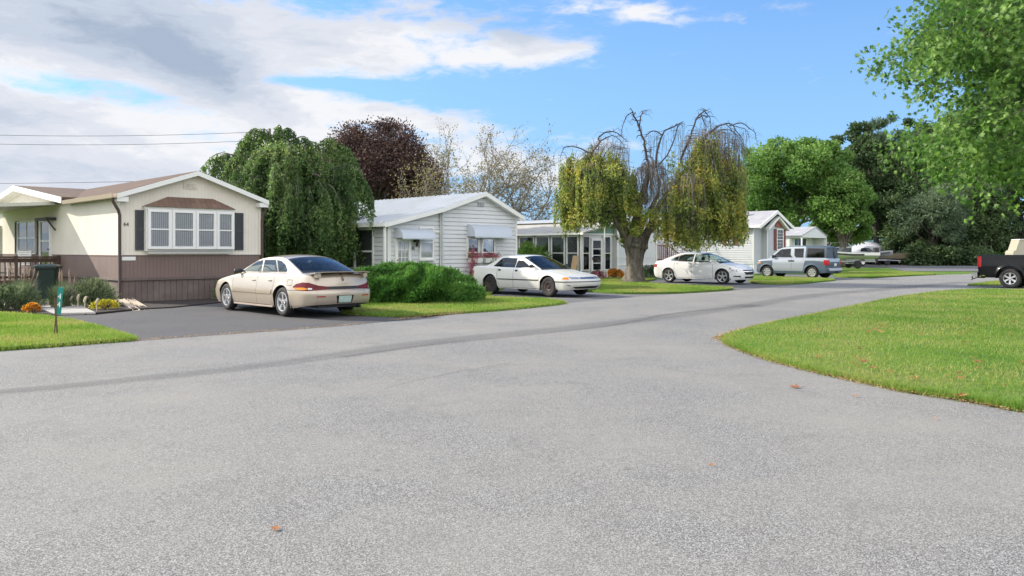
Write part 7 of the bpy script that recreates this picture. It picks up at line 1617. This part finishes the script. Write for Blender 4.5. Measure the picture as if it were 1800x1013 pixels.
# ---------------------------------------------------------------- pickups
def pickup(name, label, loc, rz, m, bedz=1.30, zs0=.46, rim='six', Rr=.39, full=True, rimm=M_ALLOY):
    P = dict(W=.88, xf=2.45, xr=-2.78, rf=(.26, .26), rr=(.10, .10), bf=.12, br=.02, sb=.03, R=Rr, Ra=Rr + .11, axles=(1.62, -1.60), paint=m, round=.05, flare=.06, int=M_INTG, seatx=.2, parcel=False, rearseat=False, tw=.25, wtrack=-.0,
        zb=[(2.5, .98), (2.42, 1.0), (2.1, 1.08), (1.3, 1.15), (.6, 1.18), (-.3, 1.2), (-.5, 1.2), (-.62, 1.22), (-.68, bedz - .01), (-.80, bedz), (-1.0, bedz), (-1.5, bedz), (-2.9, bedz)], ins=[(.3, .05), (.45, .02), (.7, .0), (.95, .0), (1.1, .02), (1.35, .035)], fset=[(.3, .12), (.5, .0), (.8, .0), (1.0, .05), (1.2, .1)], rset=[(.3, .06), (.6, .02), (.9, .0), (1.2, .0), (1.4, .01)],
        zs=[(2.5, zs0), (0, zs0 - .06), (-1, zs0 - .04), (-2.8, zs0 + .06)], crown=[(2.5, 0), (2.42, 0), (2.1, .03), (1.3, .05), (.9, .03), (-.6, .0), (-2.9, 0)],
        T=[(1.25, 1.14), (.85, 1.40), (.5, 1.60), (.15, 1.66), (-.25, 1.655), (-.48, 1.58), (-.60, 1.24)], ws=(0, 2), rg=(5, 6), wbow=.14, rbow=.03, rcrown=.05, tum=.26, holer=.04,
        windows=[('side_window', [(.92, 1.24), (.55, 1.50), (.42, 1.57), (.02, 1.60), (.0, 1.24)], M_CGL), ('side_window', [(-.06, 1.24), (-.05, 1.60), (-.34, 1.58), (-.46, 1.24)], M_CGL)], bed=(-.72, -2.70, .74),
        regions=[('side', 'door', m, [(.98, .52), (.98, 1.10), (-.05, 1.14), (-.05, .52)], 0, True), ('gap', '', None, [(.98, 1.10), (.98, .5), (-.05, .5), (-.05, 1.15)]), ('gap', '', None, [(-.655, .5), (-.655, 1.19)]), ('rear', 'tailgate', m, [(0, .62), (.62, .62), (.62, bedz - .03), (0, bedz - .03)], .008),
            ('rear', 'taillight', M_RLENS, [(.70, .84), (.96, .84), (.96, bedz - .06), (.72, bedz - .06)], .012, True), ('front', 'headlight', M_WLENS, [(.5, .78), (.95, .78), (1.0, .93), (.5, .93)], .006, True), ('front', 'grille', M_GAP, [(0, .72), (.45, .72), (.45, .92), (0, .92)], .004), ('front', 'front_bumper', M_CHR, [(0, .48), (1.0, .5), (1.0, .66), (0, .66)], .03)],
        topgaps=[], rim=rim, rimk=.60, rimm=rimm)
    c = Car(name, label, 'pickup truck', loc, rz, P); c.build(); mb = MB()
    fz = .72; x0, x1, y = -.72, -2.70, .74
    mb.poly([(x0, -y, fz), (x1, -y, fz), (x1, y, fz), (x0, y, fz)]); 
    for sd in (1, -1): mb.poly([(x0, sd * y, fz), (x1, sd * y, fz), (x1, sd * y, bedz + .001), (x0, sd * y, bedz + .001)])
    mb.poly([(x0, -y, fz), (x0, y, fz), (x0, y, bedz), (x0, -y, bedz)]); mb.poly([(x1, -y, fz), (x1, y, fz), (x1, y, bedz), (x1, -y, bedz)]); mb.build('cargo_bed', M_PLAS, c.root)
    mb = MB(); mb.loft([[(-2.98, y_, .62), (-2.76, y_, .62), (-2.76, y_, .42), (-2.90, y_, .42), (-2.98, y_, .50)] for y_ in (-.86, .86)]); mb.build('bumper', M_CHR, c.root); mb = MB(); mb.box(-3.0, -2.7, -.03, .03, .36, .41); mb.tube([(-3.0, 0, .38), (-3.10, 0, .34), (-3.16, 0, .33), (-3.18, 0, .40)], .022, 6); mb.lathe([(.001, .43), (.026, .42), (.03, .40), (.02, .37)], 'z', 10, 0, (-3.18, 0, 0)); mb.tube([(-3.1, 0, .34), (-3.22, 0, .27)], .014, 5); mb.build('tow_hitch', M_PLAS, c.root)
    c.mirror(.86, 1.27, M_PLAS, h=.2, w_=.2); c.handle(.06, 1.05, m); return c
M_BLKP = paint('black_paint_gloss', (.006, .007, .008), rough=.3, dirt=(.012, .012, .012), coat=.2, spec=.15); M_BLUP = paint('navy_paint', (.012, .025, .055), rough=.25)
pk = pickup('black_pickup', 'black pickup truck with chrome six spoke wheels cut by the right frame edge', W(36.5 + .86, 8.42 - 1.60), -45, M_BLKP, 1.33)
mb = MB(); p = pk.shell(pk.a_x(-2.35), 1.12); pk2 = pickup('blue_pickup', 'dark blue pickup truck parked on the far lot beyond the boats', (at(1593, 465, 86)[0] - 1.6, 86.9, 0), 180, M_BLUP, 1.25, zs0=.42, rim='cover', Rr=.36)
# ================================================================ street furniture, yard things, far vehicles
M_TEAL = mat('teal_sign', (.0, .20, .17), .4, var=.05); M_SIGNW = mat('sign_white', (.82, .82, .8), .5, var=.02); M_RUST = mat('rusty_steel', (.13, .075, .05), .8, var=.3, vs=30)
X, Y = GW(95, 594); SG = empty('house_number_sign', (X, Y, .04)); tag(SG, 'teal vertical sign with white 44 on a rusty leaning stake', 'sign')
mb = MB(); mb.obox((.035, 0, .30), (.014, 0, .004), (0, .004, 0), (-.028, 0, .36)); mb.tube([(-.0, 0, -.08), (.03, 0, .35), (.07, 0, .84)], .009, 8); mb.build('stake', M_RUST, SG)
RT = Matrix.Rotation(R(6), 4, 'Y') @ Matrix.Rotation(R(-12), 4, 'Z')
mb = MB(); mb.box(-.055, .065, -.012, -.006, -.235, .235, b=.002); pl = mb.build('plate', M_TEAL, SG); pl.location = (.105, -.01, .60); pl.rotation_euler = (0, R(7), R(-18))
for k, z in enumerate((.07, -.07)): text('4', .15, (.005, -.0145, z), (R(90), 0, 0), M_SIGNW, pl, 'number', .001)
# trash bin
X, Y = GW(84, 529); TBN = empty('trash_bin', (X, Y, .02), R(20)); tag(TBN, 'dark green wheeled trash bin standing against the deck', 'bin')
M_BIN = mat('green_plastic', (.012, .028, .022), .45, var=.15)
def rr(x, y, z, c=.06): return [(-x + c, -y, z), (x - c, -y, z), (x, -y + c, z), (x, y - c, z), (x - c, y, z), (-x + c, y, z), (-x, y - c, z), (-x, -y + c, z)]
mb = MB(); mb.loft([rr(.24, .27, .04), rr(.27, .31, .5), rr(.30, .36, .93), rr(.33, .39, .95), rr(.33, .39, .98)]); mb.build('body', M_BIN, TBN)
mb = MB(); mb.loft([rr(.34, .41, .985), rr(.34, .41, 1.02), rr(.26, .32, 1.07), rr(.1, .15, 1.08)]); mb.build('lid', M_BIN, TBN)
mb = MB(); mb.tube([(-.25, .42, .96), (.25, .42, .96)], .018, 8); mb.build('handle', M_BIN, TBN)
for x in (-.27, .27):
    mb = MB(); mb.lathe([(.001, -.03), (.11, -.03), (.13, -.015), (.13, .015), (.11, .03), (.001, .03)], 'y', 18); o = mb.build('wheel', M_BLK, TBN, smooth='auto'); o.rotation_euler = (0, 0, R(90)); o.location = (x, .27, .11)
# garden stakes shaped like little birds
MB_W = mat('painted_wood_white', (.50, .42, .30), .6, var=.1); MB_Y = mat('painted_yellow', (.7, .48, .05), .6)
for (u, v, h, mm, lb) in ((124, 541, .28, MB_W, 'small bird garden stake nearest the ornamental grass'), (137, 543, .36, MB_W, 'white and orange bird garden stake, second from the walkway'), (141, 537, .44, MB_Y, 'tall yellow bird garden stake behind the others'), (149, 546, .34, MB_W, 'white garden stake with dark cap in the mulch bed'), (170, 549, .32, MB_W, 'bird garden stake standing before the yellow flowers')):
    X, Y = GW(u, v); e = empty('garden_stake', (X, Y, .02), random.uniform(-.5, .5)); tag(e, lb, 'garden stake', 'bird garden stakes in the mulch bed')
    mb = MB(); mb.tube([(0, 0, -.03), (0, 0, h * .65)], .012, 6); mb.build('stake', MB_W, e)
    mb = MB(); mb.tube([(-.02, 0, h * .5), (-.01, 0, h * .62), (.01, 0, h * .8), (.03, 0, h * .93), (.035, 0, h)], [.008, .03, .034, .026, .008], 8); mb.tube([(.05, 0, h * .95), (.085, 0, h * .93)], [.01, .002], 6); mb.build('bird', mm, e)
# boards below the downspout
M_BOARD = mat('weathered_board', (.50, .42, .33), .8, var=.2, vs=8)
for (a, b_, lb) in (((212, 534), (240, 545), 'pale splash board nearest the road under the downspout'), ((220, 530), (262, 544), 'pale splash board lying beside the home skirting')):
    p = W(*G(*a)); q = W(*G(*b_)); d = Vector((q[0] - p[0], q[1] - p[1], 0)); c = (Vector(p) + Vector(q)) / 2
    mb = MB(); L = d.length / 2; mb.box(-L, L, -.07, .07, 0, .02); mb.box(-L, L, -.085, -.07, 0, .05); mb.box(-L, L, .07, .085, 0, .05); o = mb.build('splash_board', M_BOARD); o.location = (c.x, c.y, .03); o.rotation_euler = (0, R(3), math.atan2(d.y, d.x)); tag(o, lb, 'board')
# plywood leaning on home three, flagpole-like rod, white stake
s_, z_ = onT(1014, 452, T3 - .0); S_ = S3 + xp - .3; t1 = onS(1014, 441, S_)[0]
mb = MB(); mb.obox((0, 0, .62), (0, .19, 0), (.012, 0, 0), (.16, 0, .62)); o = mb.build('plywood_board', mat('plywood', (.50, .33, .17), .7, var=.35, vs=6)); o.location = W(S_ - .25, t1, .0); o.rotation_euler = (0, 0, R(45)); tag(o, 'weathered plywood board leaning against the porch windows', 'board')
p = W(onT(1063, 441, 26.5)[0], 26.5, 0); mb = MB(); mb.tube([(0, 0, 0), (0, 0, 4.1)], .03, 8); mb.lathe([(.001, 4.1), (.045, 4.12), (.045, 4.16), (.001, 4.2)], 'z', 10); o = mb.build('thin_pole', M_WHITE); o.location = p; tag(o, 'thin white pole standing in front of the storm door', 'pole')
p = W(onT(1067, 441, 26.4)[0], 26.4, 0); mb = MB(); mb.tube([(0, 0, 0), (0, 0, .42)], .025, 8); mb.box(-.04, .04, -.03, .03, .38, .46); o = mb.build('white_stake', M_WHITE); o.location = p; tag(o, 'short white stake in the flower bed beside the thin pole', 'stake')
# overhead wires with the pole hidden behind the weeping tree
def cable(a, b_, sag, lb):
    A = Vector(a); B = Vector(b_); mb = MB(); pts = []
    for i in range(33):
        f = i / 32; p = A.lerp(B, f); p.z -= sag * 4 * f * (1 - f); pts.append(p)
    mb.tube(pts, .015, 5); tag(mb.build('overhead_wire', M_BLK), lb, 'wire', 'overhead wires behind the first home')
PX = at(474, 225, 62); PY = 62
UP = empty('utility_pole', (PX[0], PY, 0)); tag(UP, 'wooden utility pole mostly hidden behind the weeping tree', 'pole'); mb = MB(); zt = at(474, 233, 62)[2]; mb.tube([(0, 0, 0), (0, 0, zt + .3)], [.15, .1], 10); mb.build('post', M_BARK, UP); mb = MB(); mb.box(-.6, .6, -.06, .06, zt - .3, zt - .18); mb.build('crossarm', M_BARK, UP)
cable(at(-700, 190, 55), at(472, 231, 62), 1.0, 'upper of the two close black wires crossing the left sky'); cable(at(-700, 207, 55), at(474, 246, 62), 1.0, 'lower of the two close black wires crossing the left sky'); cable(at(-700, 312, 55), at(520, 310, 62), .5, 'lowest single black wire just above the brown roof')
# ---------------------------------------------------------------- far things: shed, white cover, boats, camper
def big(u, v, Y): return at(u, v, Y)
SHD = empty('blue_shed', (at(1564, 456, 92)[0], 92, 0), R(20)); tag(SHD, 'blue green shed with white gable at the edge of the wood', 'shed'); M_BLUEW = mat('blue_green_siding', (.10, .20, .24), .7)
mb = MB(); mb.box(-2.2, 2.2, 0, 4, 0, 1.9); mb.build('wall', M_BLUEW, SHD); mb = MB(); mb.loft([[(-2.4, -.2, 1.9), (2.4, -.2, 1.9), (0.6, -.2, 2.9)], [(-2.4, 4.2, 1.9), (2.4, 4.2, 1.9), (.6, 4.2, 2.9)]]); mb.build('roof', M_BLUEW, SHD)
mb = MB(); mb.tube([(.3, -.26, 1.95), (1.9, -.26, 2.95), (2.0, -.26, 1.95)], .08, 4); mb.build('gable_trim', M_WHITE, SHD); mb = MB(); mb.box(-.6, .4, -.04, 0, 0, 1.7); mb.build('door', M_WHITE, SHD)
CT = empty('covered_cruiser', (at(1530, 456, 88)[0], 88, 0), R(5)); tag(CT, 'boat under a white tarpaulin seen through the low leaves', 'boat'); M_TARP = mat('white_tarp', (.55, .55, .60), .6, var=.1, vs=1)
mb = MB(); R_ = []
for x, w_, z in ((-3.2, .9, 1.2), (-2.6, 1.2, 1.7), (-1, 1.3, 2.5), (.6, 1.3, 2.4), (2.2, 1.0, 1.6), (3.4, .2, 1.3)): R_.append([(x, -w_, .9), (x, -w_ * .8, z * .8), (x, 0, z), (x, w_ * .8, z * .8), (x, w_, .9), (x, w_ * .6, .5), (x, -w_ * .6, .5)])
mb.loft(R_); mb.build('tarpaulin', M_TARP, CT, smooth='auto'); mb = MB(); mb.box(-2.6, 2.8, -.7, .7, .32, .44); mb.tube([(2.8, 0, .38), (4.2, 0, .38)], .05, 6); mb.build('trailer', M_BLK, CT)
def boat(u, v, Y, L, rz, label, hull_cols, stripe=True):
    e = empty('motorboat', (at(u, v, Y)[0], Y, 0), rz); tag(e, label, 'boat'); n = 12; rings = []; w_ = L * .17
    for k in range(n + 1):
        x = -L / 2 + L * k / n; f = max(0, (k / n - .45) / .55); b_ = w_ * (1 - f ** 2.2) + .02; kz = .75 + .35 * f ** 2; top = 1.35 + .2 * f
        rings.append([(x, 0, kz), (x, -b_ * .75, kz + .18), (x, -b_, kz + .36), (x, -b_, top), (x, b_, top), (x, b_, kz + .36), (x, b_ * .75, kz + .18)])
    mb = MB(); mb.loft(rings); mb.build('hull', hull_cols[0], e, smooth='auto'); mb = MB(); rings = []
    for k in range(3, n): 
        x = -L / 2 + L * k / n; f = max(0, (k / n - .45) / .55); b_ = w_ * (1 - f ** 2.2) + .035; top = 1.35 + .2 * f; rings.append([(x, -b_, top - .26), (x, -b_, top - .12), (x, b_, top - .12), (x, b_, top - .26)])
    mb.loft(rings); mb.build('stripe', hull_cols[1], e)
    mb = MB(); mb.loft([[(-.2, -w_ * .7, 1.42), (-.2, w_ * .7, 1.42), (-.2, w_ * .5, 1.75), (-.2, -w_ * .5, 1.75)], [(.5, -w_ * .6, 1.42), (.5, w_ * .6, 1.42), (.1, w_ * .45, 1.78), (.1, -w_ * .45, 1.78)]]); mb.build('windscreen', M_DARKW, e)
    mb = MB(); mb.box(-L / 2 - .3, -L / 2 + .1, -.18, .18, 1.0, 1.75, b=.05); mb.box(-L / 2 - .25, -L / 2 - .05, -.06, .06, .5, 1.0); mb.build('outboard_motor', M_BLK, e)
    mb = MB(); mb.box(-L / 2 + .3, L * .3, -.75, -.65, .55, .65); mb.box(-L / 2 + .3, L * .3, .65, .75, .55, .65); mb.box(-L * .2, -L * .1, -.9, .9, .38, .48); mb.tube([(L * .3, -.7, .6), (L / 2 + .8, 0, .5)], .05, 6); mb.tube([(L * .3, .7, .6), (L / 2 + .8, 0, .5)], .05, 6); mb.build('trailer', mat('galvanised', (.35, .36, .37), .4, metal=.6), e)
    for sx in (-.98, .78):
        mb = MB(); mb.lathe([(.001, 0), (.18, .0), (.2, .03), (.32, .02), (.34, .06), (.34, .14), (.3, .2), (.001, .2)], 'y', 20); wv = mb.build('wheel', M_TYRE_FAR, e, smooth='auto'); wv.location = (-L * .15, sx, .34)
        mb = MB(); mb.lathe([(.001, -.012), (.15, -.012), (.17, .0)], 'y', 16); rm_ = mb.build('rim', M_SIGNW, wv)
    return e
M_TYRE_FAR = mat('rubber_far', (.02, .02, .02), .8); M_HULLW = mat('gelcoat_white', (.74, .73, .70), .25, var=.04, coat=.5); M_HRED = mat('red_stripe', (.5, .05, .05), .3); M_HDK = mat('black_stripe', (.02, .02, .022), .3)
boat(1483, 466, 68, 5.4, R(182), 'white motorboat with red accent on a trailer beyond the silver utility vehicle', (M_HULLW, M_HDK))
boat(1522, 463, 78, 5.6, R(6), 'white and black motorboat on a trailer in the tree shade', (mat('grey_hull', (.34, .34, .33), .4), M_HDK))
# low camouflaged jon boat next to the pickup
JB = empty('jon_boat', (at(1562, 464, 82)[0], 82, 0), R(4)); tag(JB, 'flat tan boat on a trailer in front of the blue pickup', 'boat'); mb = MB(); mb.loft([[(-2.6, -.5, .7), (-2.6, .5, .7), (-2.6, .75, 1.2), (-2.6, -.75, 1.2)], [(1.6, -.5, .7), (1.6, .5, .7), (1.6, .75, 1.25), (1.6, -.75, 1.25)], [(2.5, -.3, 1.05), (2.5, .3, 1.05), (2.7, .5, 1.35), (2.7, -.5, 1.35)]]); mb.build('hull', mat('camo_tan', (.24, .20, .13), .7, var=.5, vs=2), JB)
mb = MB(); mb.box(-2.4, 2.2, -.5, -.42, .5, .58); mb.box(-2.4, 2.2, .42, .5, .5, .58); mb.tube([(2.2, 0, .5), (3.4, 0, .5)], .05, 6); mb.build('trailer', M_BLK, JB)
for sy in (-.9, .72):
    mb = MB(); mb.lathe([(.001, 0), (.14, 0), (.28, .02), (.3, .05), (.3, .13), (.26, .18), (.001, .18)], 'y', 18); w__ = mb.build('wheel', M_TYRE_FAR, JB); w__.location = (-.6, sy, .3)
# pale camper behind the black truck
CP = empty('camper', (at(1781, 470, 56)[0], 56, 0), R(-20)); tag(CP, 'cream camper with a blue curtained window behind the black truck', 'camper'); M_CAMP = mat('cream_panel', (.40, .37, .28), .5, var=.05)
zt = at(1766, 421, 56)[2]; zs_ = at(1766, 440, 56)[2]
mb = MB(); mb.prism([(0, .5), (6.0, .5), (6.2, 1.6), (6.0, zt - .1), (5.8, zt), (.55, zt), (.38, zt - .06), (.18, zs_), (.05, zs_ - .05), (0, zs_ - .2)], ((0, 0, 0), (1, 0, 0), (0, 0, 1)), (0, 2.4, 0)); mb.build('body', M_CAMP, CP)
mb = MB(); mb.box(.72, .8, -.04, -.002, zs_ - .5, zt - .3); mb.box(.72, 5.6, -.045, -.003, zt - .34, zt - .28); mb.box(.9, 5.4, -.03, -.002, 1.05, 1.12); mb.box(.4, 5.9, -.06, 2.46, zt - .03, zt + .02); mb.build('trim', M_WHITE, CP)
mb = MB(); mb.box(.98, 2.4, -.05, -.003, zs_ - .05, zt - .42); wq = mb.build('window', mat('window_trim', (.3, .3, .33), .4), CP); mb = MB(); mb.box(1.03, 2.35, -.06, -.051, zs_ - .0, zt - .47); mb.build('pane', mat('blue_curtained_glass', (.22, .27, .38), .15, var=.5, vs=2.2), wq)
mb = MB(); mb.box(2.7, 3.4, -.05, -.003, .7, zt - .35); dq = mb.build('door', M_CAMP, CP); mb = MB(); mb.box(3.25, 3.32, -.08, -.052, 1.4, 1.5); mb.build('handle', M_BLK, dq)
mb = MB(); mb.box(.7, .95, -.04, 0.2, 1.1, 1.3); mb.box(1.1, 5.0, .1, 2.3, .34, .5); mb.build('chassis', M_BLK, CP)
for x in (2.4, 3.3):
    mb = MB(); mb.lathe([(.001, 0), (.16, 0), (.3, .02), (.34, .05), (.34, .15), (.3, .2), (.001, .2)], 'y', 20); o = mb.build('wheel', M_TYRE_FAR, CP); o.location = (x, .0, .34)
# tiny white fence / structure behind the utility vehicle
FN = empty('small_greenhouse', (at(1476, 455, 80)[0], 80, 0), 0); tag(FN, 'small glazed greenhouse with pale frame behind the silver utility vehicle', 'greenhouse'); mb = MB()
for x in np.linspace(-1.2, 1.2, 5): mb.box(x - .04, x + .04, 0, .08, 0, 1.8)
for z in (.1, 1.0, 1.8): mb.box(-1.25, 1.25, 0, .07, z, z + .08)
mb.tube([(-1.2, 0, 1.85), (-.8, 0, 2.3), (.8, 0, 2.3), (1.2, 0, 1.85)], .04, 5); mb.tube([(-1.2, 1.6, 1.85), (-.8, 1.6, 2.3), (.8, 1.6, 2.3), (1.2, 1.6, 1.85)], .04, 5); mb.build('frame', M_WHITE, FN)
mb = MB(); mb.box(-1.2, 1.2, .1, 1.6, .1, 1.8); mb.build('glazing', mat('greenhouse_glass', (.13, .18, .15), .2), FN)
